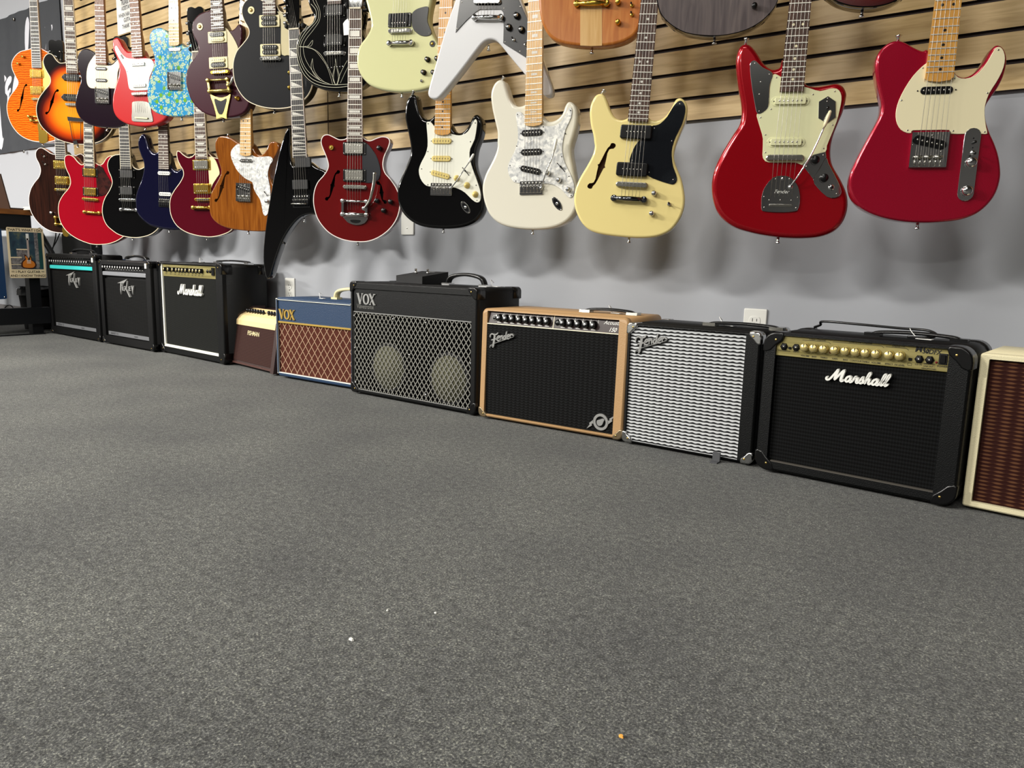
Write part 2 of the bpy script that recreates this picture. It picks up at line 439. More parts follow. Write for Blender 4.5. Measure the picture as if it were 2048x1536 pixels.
def plate_at(px, py): p = on_y(px, py, RY1); return p.x, p.z
x, z = plate_at(1512.5, 618); wall_plate('outlet', 'wall_outlet', x, z-0.057, 'white double outlet low on the wall behind the silver grille amplifier')
x, z = plate_at(581, 556); wall_plate('outlet', 'wall_outlet', x, z-0.058, 'white outlet low on the wall above the blue amplifier')
x, z = plate_at(816.5, 470); wall_plate('blank', 'blank_wall_plate', x, z+0.058, 'blank white wall plate half hidden behind the black double-cutaway guitar')

# ------------------------------------------------------------------ guitars
def paint(name, col='#808080', rough=0.16, metal=0.0, coat=1.0, build=None): return mat(name, col, rough, metal, coat*.7, spec=(.12 if rough > .25 else .25), build=build)
def flake(c0, c1):
    def f(nt, b):
        n = N(nt, 'ShaderNodeTexNoise', i_Scale=900.0, i_Detail=1.0); L(nt, coords(nt), n.inputs['Vector'])
        L(nt, ramp(nt, n.outputs['Fac'], [(0.35, c0), (0.65, c1)]), b.inputs['Base Color'])
    return f
def flame(c0, c1, c2, s=26):
    def f(nt, b):
        v = coords(nt, (0.7, 1, 1)); n = N(nt, 'ShaderNodeTexWave', wave_type='BANDS', bands_direction='Z'); n.inputs['Scale'].default_value = s
        n.inputs['Distortion'].default_value = 5; n.inputs['Detail'].default_value = 3; n.inputs['Detail Scale'].default_value = 1.6
        L(nt, v, n.inputs['Vector']); L(nt, ramp(nt, n.outputs['Fac'], [(0, c0), (0.5, c1), (1, c2)]), b.inputs['Base Color'])
    return f
def burst(cu, cv, ru, rv, stops, lower=None):
    """two-centre sunburst paint: colour follows the distance to the middle of the upper and lower bouts"""
    def f(nt, b):
        t = N(nt, 'ShaderNodeTexCoord'); outs = []
        for (a, c, p, q) in ((cu, cv, ru, rv),)+((lower,) if lower else ()):
            m = N(nt, 'ShaderNodeMapping', vector_type='POINT'); m.inputs['Location'].default_value = (-a/p, 0, -c/q); m.inputs['Scale'].default_value = (1/p, 0, 1/q)
            L(nt, t.outputs['Object'], m.inputs['Vector']); l = N(nt, 'ShaderNodeVectorMath', operation='LENGTH'); L(nt, m.outputs[0], l.inputs[0]); outs.append(l.outputs['Value'])
        o = outs[0]
        if len(outs) > 1:
            mm = N(nt, 'ShaderNodeMath', operation='SMOOTH_MIN'); L(nt, outs[0], mm.inputs[0]); L(nt, outs[1], mm.inputs[1]); mm.inputs[2].default_value = 0.3; o = mm.outputs[0]
        L(nt, ramp(nt, o, stops), b.inputs['Base Color'])
    return f
def floral(nt, b):
    t = N(nt, 'ShaderNodeTexCoord'); sp = N(nt, 'ShaderNodeSeparateXYZ'); L(nt, t.outputs['Object'], sp.inputs[0]); cb = N(nt, 'ShaderNodeCombineXYZ')
    L(nt, sp.outputs['X'], cb.inputs[0]); L(nt, sp.outputs['Z'], cb.inputs[1]); v = cb.outputs[0]
    def layer(scale, stops, hues):
        o = N(nt, 'ShaderNodeTexVoronoi', voronoi_dimensions='2D', i_Scale=scale); o.inputs['Randomness'].default_value = .95; L(nt, v, o.inputs['Vector'])
        rings = ramp(nt, o.outputs['Distance'], stops); hue = ramp(nt, o.outputs['Color'], hues, 'CONSTANT')
        m = N(nt, 'ShaderNodeMix', data_type='RGBA', blend_type='MULTIPLY'); m.inputs[0].default_value = 1; L(nt, rings, m.inputs[6]); L(nt, hue, m.inputs[7])
        return o.outputs['Distance'], m.outputs[2]
    d1, c1 = layer(36, [(0, '#3f9a8e'), (.09, '#4f8f9a'), (.11, '#cfcfa6'), (.22, '#b9c8a4'), (.25, '#5fa39a'), (.36, '#a2b894'), (.5, '#a2b894')], [(.0, '#ffffff'), (.5, '#9fd84a'), (.62, '#ffffff'), (.85, '#ffcfc4'), (.9, '#a9dbe6')])
    d2, c2 = layer(78, [(0, '#c8cfae'), (.2, '#c0cfb4'), (.24, '#6fb2b4'), (.34, '#6fb2b4')], [(.0, '#ffffff'), (.55, '#a0e060'), (.7, '#ffffff')])
    m = N(nt, 'ShaderNodeMix', data_type='RGBA'); L(nt, ramp(nt, d2, [(.25, '#000000'), (.29, '#ffffff')]), m.inputs[0]); L(nt, c2, m.inputs[6]); m.inputs[7].default_value = (*lin('#1c85b8'), 1)
    m2 = N(nt, 'ShaderNodeMix', data_type='RGBA'); L(nt, ramp(nt, d1, [(.33, '#000000'), (.36, '#ffffff')]), m2.inputs[0]); L(nt, c1, m2.inputs[6]); L(nt, m.outputs[2], m2.inputs[7])
    n = N(nt, 'ShaderNodeTexNoise', i_Scale=11.0, i_Detail=1.0); L(nt, v, n.inputs['Vector'])
    m3 = N(nt, 'ShaderNodeMix', data_type='RGBA'); L(nt, ramp(nt, n.outputs['Fac'], [(.36, '#ffffff'), (.40, '#000000')]), m3.inputs[0]); L(nt, m2.outputs[2], m3.inputs[6]); m3.inputs[7].default_value = (*lin('#1c85b8'), 1)
    L(nt, m3.outputs[2], b.inputs['Base Color'])
MAHOG = lambda a, b_, c: woodgrain([(0.3, a), (0.5, b_), (0.7, c)], (45, 45, 4), 1.5)

ALL_G = []
class Guitar:
    def __init__(g, short, label, bridge, Y, yaw, S=0.648, group=None):
        """short: what the hanger label calls it; bridge: sight line to the middle of the bridge; Y: distance of the body face from the wall"""
        p = on_y(bridge[0], bridge[1], Y); g.fr = Frame((p.x, p.y, 0), math.radians(yaw)); g.short = short; g.label = label
        g.S = S; g.Bpx = bridge; g.sc = 1.0; g.group = group; g.name = 'electric_guitar'; ALL_G.append(g)
    def body(g, outline, t, paintm, bev=0.006, side=None, bind=None, holes=(), k=4, depth_back=None, bindw=0.0026, holem=None, back=None):
        """outline: list of (x,y) sight lines (2048 px survey) smoothed into a closed curve"""
        pts = [g.fr.uv(x, y) for x, y in outline]
        z0 = min(v for u, v in pts); g.fr.O.z = z0
        pts = [(u, v-z0) for u, v in pts]; g.out = pts
        g.root = empty(g.name, g.fr.O, g.fr.yaw, g.label, 'guitar', g.group); g.t = t
        sp = smooth(pts, k); g.sp = ccw(sp)
        hs = [h(g) if callable(h) else h for h in holes]
        b = MB(); b.prism(sp, 0, -t, paintm, bev=(0.0015 if bind else bev), seg=2 if bind else 3, ms=side or paintm, holes=hs, mh=holem or HOLED, bevb=0.004)
        b.build('body', g.root)
        if bind:
            b = MB(); b.ringstrip(sp, 0.0004, bindw, 0.0005, -0.006, bind); b.build('binding', g.root)
        # axis of strings
        g.B = g.fr.uv(*g.Bpx)
        b = MB(); bu, bv = g.button_pos(); b.v = []
        b.tube([(bu, t/2, bv+0.002), (bu, t/2, bv-0.006), (bu, t/2, bv-0.009), (bu, t/2, bv-0.013), (bu, t/2, bv-0.0145)], [0.0035, 0.0035, 0.0035, 0.007, 0.006], CHROME, 10)
        b.build('strap_button', g.root)
        return g
    def button_pos(g):
        bu = g.B[0]; vs = [v for u, v in g.sp if abs(u-bu) < 0.02]; return bu, min(vs) if vs else 0
    def top_button(g, px, py, px2, py2):
        a, c = g.fr.uv(px, py, -.02), g.fr.uv(px2, py2, -.02); d = (c[0]-a[0], c[1]-a[1]); l = math.hypot(*d); d = (d[0]/l, d[1]/l); b = MB()
        b.tube([(a[0]-d[0]*.004, .02, a[1]-d[1]*.004), (a[0]+d[0]*.007, .02, a[1]+d[1]*.007), (a[0]+d[0]*.010, .02, a[1]+d[1]*.010), (a[0]+d[0]*.013, .02, a[1]+d[1]*.013)], [.0045, .0035, .0055, .0075], CHROME, 10)
        b.build('strap_button', g.root); return g
    def neck(g, end, top, board, inlay='dot', nf=21, back=NECKB, w0=0.057, w1=0.043, wf=0.010, dotm=PEARL_DOT, bind=None, heel=0.075, head='six', headm=None, thick=0.022, round_=False, hanger=True, inlm=None, lift=0.0):
        E_ = g.fr.uv(*end, wf); T_ = g.fr.uv(*top, wf)
        B = g.fr.uv(*g.Bpx, 0.012); g.B12 = B
        d = (T_[0]-E_[0], T_[1]-E_[1]); l = math.hypot(*d); g.ax = (d[0]/l, d[1]/l); ax = g.ax; nx = (ax[1], -ax[0])
        # projection of the bridge on the axis
        sB = (B[0]-E_[0])*ax[0]+(B[1]-E_[1])*ax[1]
        g.E = E_; g.nx = nx
        P = lambda s, q: (E_[0]+ax[0]*s+nx[0]*q, E_[1]+ax[1]*s+nx[1]*q)
        g.P = P; sN = sB+g.S; g.sN, g.sB = sN, sB
        wid = lambda s: w0+(w1-w0)*max(0, s)/sN
        fb = [P(0, -wid(0)/2), P(0, wid(0)/2), P(sN, wid(sN)/2), P(sN, -wid(sN)/2)]
        if round_:
            fb = [P(0.006, -wid(0)/2), P(0.0, -wid(0)/2+.006), P(-.003, 0), P(0, wid(0)/2-.006), P(0.006, wid(0)/2)]+[P(sN, wid(sN)/2), P(sN, -wid(sN)/2)]
        b = MB(); b.prism(fb, wf, wf-0.0065, board, smooth=False); bo = b.build('fretboard', g.root)
        # neck back: tapering half round, swelling into a heel
        b = MB(); n = 10; V = []; F = []; ss = [-0.0, heel, heel+0.03, sN*0.5, sN-0.01, sN]
        dd = [g.t*0.75, g.t*0.75, thick, thick*0.95, thick*0.9, thick*0.6]
        for s, dp in zip(ss, dd):
            for j in range(n+1):
                a = PI*j/n; p = P(s, math.cos(a)*wid(s)/2*0.995); V.append((p[0], -(wf-0.0063)+math.sin(a)**0.7*dp, p[1]))
        for i in range(len(ss)-1):
            for j in range(n): F.append((i*(n+1)+j, (i+1)*(n+1)+j, (i+1)*(n+1)+j+1, i*(n+1)+j+1))
        b.add(V, F, back, True); b.build('neck', g.root)
        if bind:
            b = MB()
            for q in (-1, 1):
                e = wid(0)/2*q; e2 = wid(sN)/2*q
                b.prism([P(0, e), P(0, e+0.0016*q), P(sN, e2+0.0016*q), P(sN, e2)], wf+0.0002, wf-0.0065, bind, smooth=False)
            b.build('neck_binding', g.root)
        # frets
        b = MB(); fs = [sB+g.S*2**(-k/12) for k in range(0, nf+1)]; g.fs = fs
        for k in range(1, nf+1):
            s = fs[k]
            if s < 0.003: continue
            q = wid(s)/2
            b.box(-q, q, -0.0011, 0.0011, wf+0.0012, wf-0.001, FRETM)
            c0 = P(s, 0); cn, sn = nx
            for i in range(len(b.v)-8, len(b.v)):
                x, y, z = b.v[i]; b.v[i] = (c0[0]+x*nx[0]+z*ax[0], y, c0[1]+x*nx[1]+z*ax[1])
        b.build('frets', bo)
        # inlays
        marks = [3, 5, 7, 9, 12, 15, 17, 19, 21, 24]
        b = MB(); W = wf+0.0004
        for m_ in marks:
            if m_ > nf or fs[m_] < 0.002: continue
            a, c = fs[m_]+0.002, fs[m_-1]-0.002; mid = (a+c)/2; q = wid(mid)/2; h = c-a
            im = inlm or dotm
            if inlay == 'dot':
                for off in ((-0.011, 0.011) if m_ in (12, 24) else (0,)):
                    p = P(mid, off); b.lathe(p[0], p[1], [(0.0032, W), (0.0032, W-0.001)], im, 10, False)
            elif inlay == 'block':
                q *= 0.78; h2 = h*0.36; b.prism([P(mid-h2, -q), P(mid-h2, q), P(mid+h2, q), P(mid+h2, -q)], W, W-0.001, im, smooth=False)
            elif inlay == 'trap':
                h2 = h*0.36; b.prism([P(mid-h2, -q*.5), P(mid-h2, q*.5), P(mid+h2, q*.75), P(mid+h2, -q*.75)], W, W-0.001, im, smooth=False)
            elif inlay == 'shark':
                h2 = h*0.42; b.prism([P(mid-h2, -q*.85), P(mid-h2, q*.85), P(mid+h2, -q*.85)], W, W-0.001, im, smooth=False)
            elif inlay == 'small':
                h2 = h*0.2; b.prism([P(mid-h2, -q*.35), P(mid-h2, q*.35), P(mid+h2, q*.35), P(mid+h2, -q*.35)], W, W-0.001, im, smooth=False)
        if b.f: b.build('inlays', bo)
        # nut
        b = MB(); q = wid(sN)/2; b.prism([P(sN, -q), P(sN, q), P(sN+.005, q), P(sN+.005, -q)], wf+.003, wf-.006, BIND, smooth=False); b.build('nut', g.root)
        # headstock
        hm = headm or board
        if head == 'six': hp = [(0, -.021), (.02, -.023), (.045, -.036), (.08, -.037), (.18, -.030), (.205, -.012), (.195, .012), (.17, .03), (.14, .034), (.06, .028), (.02, .023), (0, .021)]
        elif head == 'open': hp = [(0, -.021), (.03, -.026), (.06, -.036), (.14, -.041), (.178, -.038), (.186, -.018), (.180, 0), (.186, .018), (.178, .038), (.14, .041), (.06, .036), (.03, .026), (0, .021)]
        elif head == 'stub': hp = [(0, -.021), (.02, -.026), (.05, -.034), (.085, -.030), (.10, 0), (.085, .030), (.05, .034), (.02, .026), (0, .021)]
        else: hp = [(0, -.021), (.02, -.022), (.05, -.034), (.12, -.034), (.2, -.024), (.235, .04), (.2, .045), (.15, .028), (.06, .026), (.02, .022), (0, .021)]
        b = MB(); b.prism([P(sN+.004+a, c) for a, c in (smooth(hp, 3) if head != 'point' else hp)], wf-0.004, wf-0.018, hm, bev=0.001, smooth=False, ms=back)
        ho = b.build('headstock', g.root)
        tun = []
        if head in ('open', 'stub'):
            q_ = .042 if head == 'open' else .022
            for i in range(3): tun += [(-.028, .04+i*q_, -1), (.028, .04+i*q_, 1)]
        else:
            for i in range(6): tun.append((-.024+(i*.002), .03+i*.027, -1))
        g.tun = tun
        for (q, s, sd) in tun:
            b = MB(); p = P(sN+.004+s, q); b.lathe(p[0], p[1], [(.0025, wf+.008), (.0032, wf+.006), (.0032, wf-.004)], CHROME, 8)
            e = P(sN+.004+s, q+sd*.030); f_ = P(sN+.004+s, q+sd*.018)
            b.tube([(p[0], -(wf-.021), p[1]), (f_[0], -(wf-.021), f_[1]), (f_[0], -(wf-.021), f_[1]), (e[0], -(wf-.021), e[1])], [.003, .003, .006, .007], g.tm if hasattr(g, 'tm') else CHROME, 8); b.build('tuning_peg', g.root)
        # hanger behind the headstock
        if hanger:
            yk = P(sN+.03, 0); t = g.fr.O+g.fr.U*yk[0]+g.fr.W*(wf-.02); hz = g.fr.O.z+yk[1]
            y_w = 0.0; t = Vector((t.x, t.y, hz))
            h = empty('guitar_hanger', (t.x, 0.0, hz), 0, 'black forked wall hanger holding the '+g.short, 'guitar hanger')
            b = MB(); b.box(-.025, .025, -.05, .03, .004, -.001, BLKMET, bev=.004); b.build('bracket', h)
            b = MB(); b.tube([(0, -.003, -.02), (0, t.y+.055, -.015), (0, t.y+.045, -.012)], .006, BLKMET, 10); b.build('arm', h)
            c, s_ = math.cos(g.fr.yaw), math.sin(g.fr.yaw)
            b = MB(); pr = []
            for a, d_ in ((-.036, -.018), (-.036, .022), (-.030, .046), (.030, .046), (.036, .022), (.036, -.018)):
                pr.append((a*c-d_*s_, t.y+.004+a*s_+d_*c, -.014))
            b.tube(pr, .0055, BLKMET, 8); yo = b.build('yoke', h)
            for e in (0, -1):
                b = MB(); p = pr[e]; p2 = pr[1 if e == 0 else -2]; b.tube([p, tuple(p[i]*.2+p2[i]*.8 for i in range(3))], [.0095, .009], BLKM, 10); b.build('rubber_sleeve', h)
        return g
    def strings(g, tail=None, spread=0.0105, wb=0.013, extra=0.0):
        b = MB(); P = g.P; offs = [(-2.5+i)/2.5 for i in range(6)]
        for i, o in enumerate(offs):
            a = P(g.sN, o*.0175); c = P(g.sB, o*spread*2.5); r = .00055-.00004*i
            pts = [(a[0], -.0145, a[1]), (c[0], -wb-.0015, c[1])]
            if tail is not None: e = P(g.sB-tail, o*spread*2.4); pts.append((e[0], -wb+.003, e[1]))
            q, s, sd = g.tun[i if len(g.tun) == 6 else 0]; tp = P(g.sN+.004+s, q); pts = [(tp[0], -.006, tp[1])]+pts
            b.tube(pts, r, STEEL, 5)
        b.build('strings', g.root); return g
    # ---- hardware; positions are sight lines (px,py) turned into the guitar's own plane
    def at(g, px, py, w_=0.004): return g.fr.uv(px, py, w_)
    def ang(g): return math.atan2(g.nx[1], g.nx[0])
    def pickup(g, px, py, kind, cov=CHROME, ring=BLK, rot=0.0, poles=NICKEL, cov2=None):
        u, v = g.at(px, py); A = g.ang()+math.radians(rot); rt = lambda a, c: (u+a*math.cos(A)-c*math.sin(A), v+a*math.sin(A)+c*math.cos(A))
        b = MB()
        if kind in ('hum', 'filter', 'zebra', 'open', 'emg'):
            if ring:
                b.prism(rrect(u, v, .090, .046, .004, A), .005, .0, ring, bev=.001)
                b2 = MB()
                for a in (-.041, .041):
                    for c in (-.018, .018): p = rt(a, c); b2.cyl(p[0], p[1], .0016, .0058, .0045, NICKEL, 6)
            pw, ph = (.070, .038)
            if kind in ('zebra', 'open'):
                for i, sgn in enumerate((1, -1)):
                    p = rt(0, sgn*.0095); b.prism(rrect(p[0], p[1], .068, .0175, .008, A), .010, .004, (cov if i == 0 else (cov2 or cov)), bev=.001)
            else: b.prism(rrect(u, v, pw, ph, .003, A), .0105, .001, cov, bev=.0015)
            o = b.build('pickup', g.root)
            if ring: b2.build('ring_screws', o)
            b = MB()
            if kind != 'emg':
                for sgn in ((1, -1) if kind in ('filter', 'zebra', 'open') else (-1,)):
                    for i in range(6): p = rt((-2.5+i)*.0101, sgn*(.0105 if kind != 'hum' else .011)); b.cyl(p[0], p[1], .0022, .0115, .0095, poles, 8)
                if kind == 'filter': 
                    p = rt(0, 0); b.prism(rrect(p[0], p[1], .05, .008, .002, A), .0112, .0100, cov, smooth=False)
                b.build('pole_pieces', o)
        elif kind in ('strat', 'jag', 'mini'):
            if kind == 'jag': b.prism(rrect(u, v, .092, .025, .0125, A), .0035, .0, cov, bev=.001); b.prism(rrect(u, v, .074, .017, .004, A), .009, .0, cov, bev=.0015)
            elif kind == 'strat':
                b.prism(rrect(u, v, .070, .0185, .009, A), .0075, .0, cov, bev=.0018)
            else: b.prism(rrect(u, v, .066, .0165, .008, A), .0055, .0, cov, bev=.0015)
            o = b.build('pickup', g.root); b = MB()
            for i in range(6): p = rt((-2.5+i)*.0102, 0); b.cyl(p[0], p[1], .0023, (.0098 if kind == 'jag' else .0082 if kind == 'strat' else .006), .005, poles, 8)
            b.build('pole_pieces', o); b = MB()
            for a in (-.0385, .0385): p = rt(a, 0); b.cyl(p[0], p[1], .0016, .0042, .002, BLKMET, 6)
            b.build('screws', o)
        elif kind == 'p90':
            b.prism(rrect(u, v, .089, .038, .006, A), .0125, .0, cov, bev=.003, seg=3); o = b.build('pickup', g.root); b = MB()
            for i in range(6): p = rt((-2.5+i)*.0101, 0); b.cyl(p[0], p[1], .0019, .0132, .012, poles, 8)
            b.build('pole_pieces', o)
        elif kind == 'dogear':
            pl = [rt(a, c) for a, c in ((-.043, -.017), (.043, -.017), (.058, 0), (.043, .017), (-.043, .017), (-.058, 0))]
            b.prism(pl, .006, 0, cov, bev=.001); b.prism(rrect(u, v, .084, .034, .005, A), .012, .0, cov, bev=.0025); o = b.build('pickup', g.root); b = MB()
            for i in range(6): p = rt((-2.5+i)*.0101, 0); b.cyl(p[0], p[1], .0018, .0128, .011, poles, 8)
            b.build('pole_pieces', o)
        elif kind == 'blade':
            pl = [rt(a, c) for a, c in ((-.033, 0), (-.026, -.008), (.026, -.008), (.033, 0), (.026, .008), (-.026, .008))]
            b.prism(pl, .006, 0, cov, bev=.001); b.prism([rt(-.022, -.0015), rt(.022, -.0015), rt(.022, .0015), rt(-.022, .0015)], .0068, .005, NICKEL, smooth=False); b.build('pickup', g.root)
        return g
    def guard(g, pts, m, edge=None, t=0.0025, name='pickguard', screws=(), k=3, scm=NICKEL, w0=0.0, closed_corner=False):
        P = [g.at(x, y, 0.002) for x, y in pts]; P = smooth(P, k) if k > 1 else P
        b = MB(); b.prism(P, w0+t, w0+0.0, m, bev=0.0006, seg=1, smooth=False, ms=edge or m); o = b.build(name, g.root)
        if screws:
            b = MB()
            for x, y in screws: p = g.at(x, y, 0.003); b.cyl(p[0], p[1], .0019, w0+t+.0008, w0+t-.001, scm, 7)
            b.build('screws', o)
        return o
    def knob(g, px, py, kind='dome', m=CHROME, r=.0095, top=None):
        u, v = g.at(px, py, .008); b = MB()
        if kind == 'dome': b.lathe(u, v, [(r*.45, .0185), (r*.8, .017), (r*.95, .014), (r, .010), (r, .003)], m, 16)
        elif kind == 'flat': b.lathe(u, v, [(r*.9, .0165), (r*.97, .0155), (r, .003)], m, 16)
        elif kind == 'hat':
            b.lathe(u, v, [(r*.62, .016), (r*.72, .015), (r*.8, .009), (r*1.25, .005), (r*1.3, .003)], m, 18)
            b.lathe(u, v, [(r*.5, .0164), (r*.5, .0155)], top or m, 14)
        elif kind == 'cap':
            b.lathe(u, v, [(r*1.2, .006), (r*1.25, .003)], m, 16); b.lathe(u, v, [(r*.8, .0172), (r, .0162), (r*1.02, .006)], m, 16); b.lathe(u, v, [(r*.72, .0176), (r*.72, .017)], top or CHROME, 14)
        o = b.build('control_knob', g.root)
        return g
    def disc(g, px, py, r, m, m2=None, name='toggle_washer', w_=.002):
        u, v = g.at(px, py, .002); b = MB(); b.lathe(u, v, [(r, w_), (r, .0)], m, 18, False)
        if m2: b.lathe(u, v, [(r*.42, w_+.003), (r*.5, w_+.001), (r*.5, w_)], m2, 12)
        b.build(name, g.root); return g
    def jack(g, px, py, m=CHROME, r=.008):
        u, v = g.at(px, py, .003); b = MB(); b.lathe(u, v, [(r*.95, .005), (r, .004), (r, .001)], m, 16); b.lathe(u, v, [(r*.5, .0053), (r*.5, .004)], BLKM, 12); b.build('output_jack', g.root); return g
    def switch(g, px, py, m=CHROME, tip=BLK, dx=0, dy=.012):
        u, v = g.at(px, py, .004); b = MB(); b.lathe(u, v, [(.004, .006), (.0055, .004), (.0055, .001)], m, 10)
        b.tube([(u, -.004, v), (u+dx*.6, -.018, v+dy*.6), (u+dx, -.024, v+dy)], [.0015, .0018, .0028], tip, 8); b.build('toggle_switch', g.root); return g
    def slit(g, a, c, tip=True, m=BLK):
        A_, C_ = g.at(*a, .003), g.at(*c, .003); b = MB(); b.ribbon([A_, C_], .0022, .0031, .002, BLKM)
        for p in (A_, C_):
            pass
        d = (C_[0]-A_[0], C_[1]-A_[1]); l = math.hypot(*d)
        for s in (-.1, 1.1): b.cyl(A_[0]+d[0]*s, A_[1]+d[1]*s, .0018, .0038, .002, BLKMET, 6)
        mid = (A_[0]+d[0]*.5, A_[1]+d[1]*.5); b.tube([(mid[0], -.002, mid[1]), (mid[0]+.002, -.014, mid[1]+.001)], [.0022, .0032], m, 8)
        b.build('selector_switch', g.root); return g
    def tom(g, m=CHROME, stop=None, sm=None, saddles=None):
        """tune-o-matic style bridge at the axis, optional stop bar at sight line stop"""
        A = g.ang(); u, v = g.P(g.sB, 0); rt = lambda a, c, uu=u, vv=v: (uu+a*math.cos(A)-c*math.sin(A), vv+a*math.sin(A)+c*math.cos(A))
        b = MB(); b.prism(rrect(u, v, .088, .014, .0069, A), .0135, .006, m, bev=.0015)
        for a in (-.038, .038): p = rt(a, 0); b.lathe(p[0], p[1], [(.007, .0065), (.008, .0055), (.008, .0), (.004, -.004)], m, 14)
        o = b.build('bridge', g.root); b = MB()
        for i in range(6): p = rt((-2.5+i)*.0105, (i % 3-1)*.0012); b.prism([rt((-2.5+i)*.0105+x, (i % 3-1)*.0012+y) for x, y in ((-.004, -.004), (.004, -.004), (.004, .004), (-.004, .004))], .0148, .012, saddles or NICKEL, smooth=False)
        b.build('saddles', o)
        if stop: g.stopbar(*stop, sm or m)
        return g
    def stopbar(g, px, py, m=CHROME):
        A = g.ang(); u, v = g.at(px, py, .012); g.tail = g.sB-((u-g.E[0])*g.ax[0]+(v-g.E[1])*g.ax[1])
        rt = lambda a, c: (u+a*math.cos(A)-c*math.sin(A), v+a*math.sin(A)+c*math.cos(A)); b = MB()
        p, q = rt(-.042, 0), rt(.042, 0); b.tube([(p[0], -.012, p[1]), (u, -.0135, v), (q[0], -.012, q[1])], [.0065, .0075, .0065], m, 12)
        for a in (-.043, .043): p = rt(a, 0); b.lathe(p[0], p[1], [(.0075, .0165), (.0095, .0145), (.0095, .0), ], m, 14)
        b.build('tailpiece', g.root); return g
    def hardtail(g, c, w_=.075, h_=.078, m=CHROME, pk=True, saddle_py=None):
        """slab bridge plate with slanted pickup and saddles"""
        A = g.ang(); u, v = g.at(*c, .002); rt = lambda a, q: (u+a*math.cos(A)-q*math.sin(A), v+a*math.sin(A)+q*math.cos(A)); b = MB()
        b.prism(rrect(u, v, w_, h_, .002, A), .0018, 0, m, bev=.0004, seg=1)
        for a in (-w_/2, w_/2): b.prism([rt(a-.0008, -h_/2), rt(a+.0008, -h_/2), rt(a+.0008, h_/2), rt(a-.0008, h_/2)], .0085, 0, m, smooth=False)
        b.prism([rt(-w_/2, -h_/2-.0008), rt(w_/2, -h_/2-.0008), rt(w_/2, -h_/2+.0008), rt(-w_/2, -h_/2+.0008)], .0085, 0, m, smooth=False)
        o = b.build('bridge_plate', g.root); b = MB()
        vs = -h_*.30
        for i in range(3): p = rt((-1+i)*.021, vs+.006); q0, q1 = rt((-1+i)*.021-.009, vs+.006), rt((-1+i)*.021+.009, vs+.006); b.tube([(q0[0], -.009, q0[1]), (q1[0], -.009, q1[1])], .0038, NICKEL, 10)
        for i in range(6): p = rt((-2.5+i)*.0105, vs+.004); q = rt((-2.5+i)*.0105, -h_/2); b.tube([(p[0], -.0075, p[1]), (q[0], -.0055, q[1])], .0013, NICKEL, 6)
        b.build('saddles', o)
        if pk:
            B = A-math.radians(14); p = rt(0, h_*.2); b = MB(); b.prism(rrect(p[0], p[1], .072, .020, .0098, B), .0055, .001, BLK, bev=.001); q_ = b.build('pickup', g.root); b = MB()
            for i in range(6): a = (-2.5+i)*.0105; b.cyl(p[0]+a*math.cos(B), p[1]+a*math.sin(B), .0024, .0066, .005, NICKEL, 8)
            for a, q in ((0, .016), (-.032, -.013), (.030, -.013)): b.cyl(p[0]+a*math.cos(B)-q*math.sin(B), p[1]+a*math.sin(B)+q*math.cos(B), .002, .0028, .001, NICKEL, 7)
            b.build('pole_pieces', q_)
        return g
    def trem(g, c, w_=.078, h_=.042, m=CHROME, arm=None, tip=None, tipm=WHT, armm=CHROME):
        A = g.ang(); u, v = g.at(*c, .004); rt = lambda a, q: (u+a*math.cos(A)-q*math.sin(A), v+a*math.sin(A)+q*math.cos(A)); b = MB()
        b.prism(rrect(u, v, w_, h_, .002, A), .004, 0.0005, m, bev=.0005, seg=1)
        for i in range(6): p = rt((-2.5+i)*.0118, h_/2-.006); b.cyl(p[0], p[1], .003, .0058, .004, NICKEL, 8)
        o = b.build('bridge', g.root)
        for i in range(6):
            b = MB(); a = (-2.5+i)*.0118; b.prism([rt(a-.0052, -h_*.36), rt(a+.0052, -h_*.36), rt(a+.0052, h_*.22), rt(a-.0052, h_*.22)], .010, .0035, m, bev=.0008, seg=1)
            p = rt(a-.003, h_*.1); b.cyl(p[0], p[1], .0014, .0122, .009, NICKEL, 6); p = rt(a+.003, h_*.1); b.cyl(p[0], p[1], .0014, .0122, .009, NICKEL, 6)
            b.build('saddle', o)
        if arm: g.arm(arm, tip, tipm, armm)
        return g
    def arm(g, arm, tip, tipm=WHT, armm=CHROME):
        Q = [g.at(x, y, .006+.020*min(1, i*1.2)) for i, (x, y) in enumerate(arm)]
        b = MB(); P3 = [(q[0], -(.006+.018*min(1, i*1.2)), q[1]) for i, q in enumerate(Q)]; P3 = smooth(P3, 5, False); b.tube(P3, .0022, armm, 8)
        b.lathe(Q[0][0], Q[0][1], [(.005, .012), (.006, .010), (.006, .003)], armm, 12); o = b.build('vibrato_arm', g.root)
        if tip:
            a, c = g.at(*tip[0], .024), g.at(*tip[1], .024); b = MB()
            b.tube([(a[0], -.024, a[1]), (a[0]*.8+c[0]*.2, -.024, a[1]*.8+c[1]*.2), (a[0]*.3+c[0]*.7, -.024, a[1]*.3+c[1]*.7), (a[0]*.05+c[0]*.95, -.024, a[1]*.05+c[1]*.95), (c[0], -.024, c[1])], [.0028, .0042, .0046, .0036, .0012], tipm, 10); b.build('arm_tip', o)
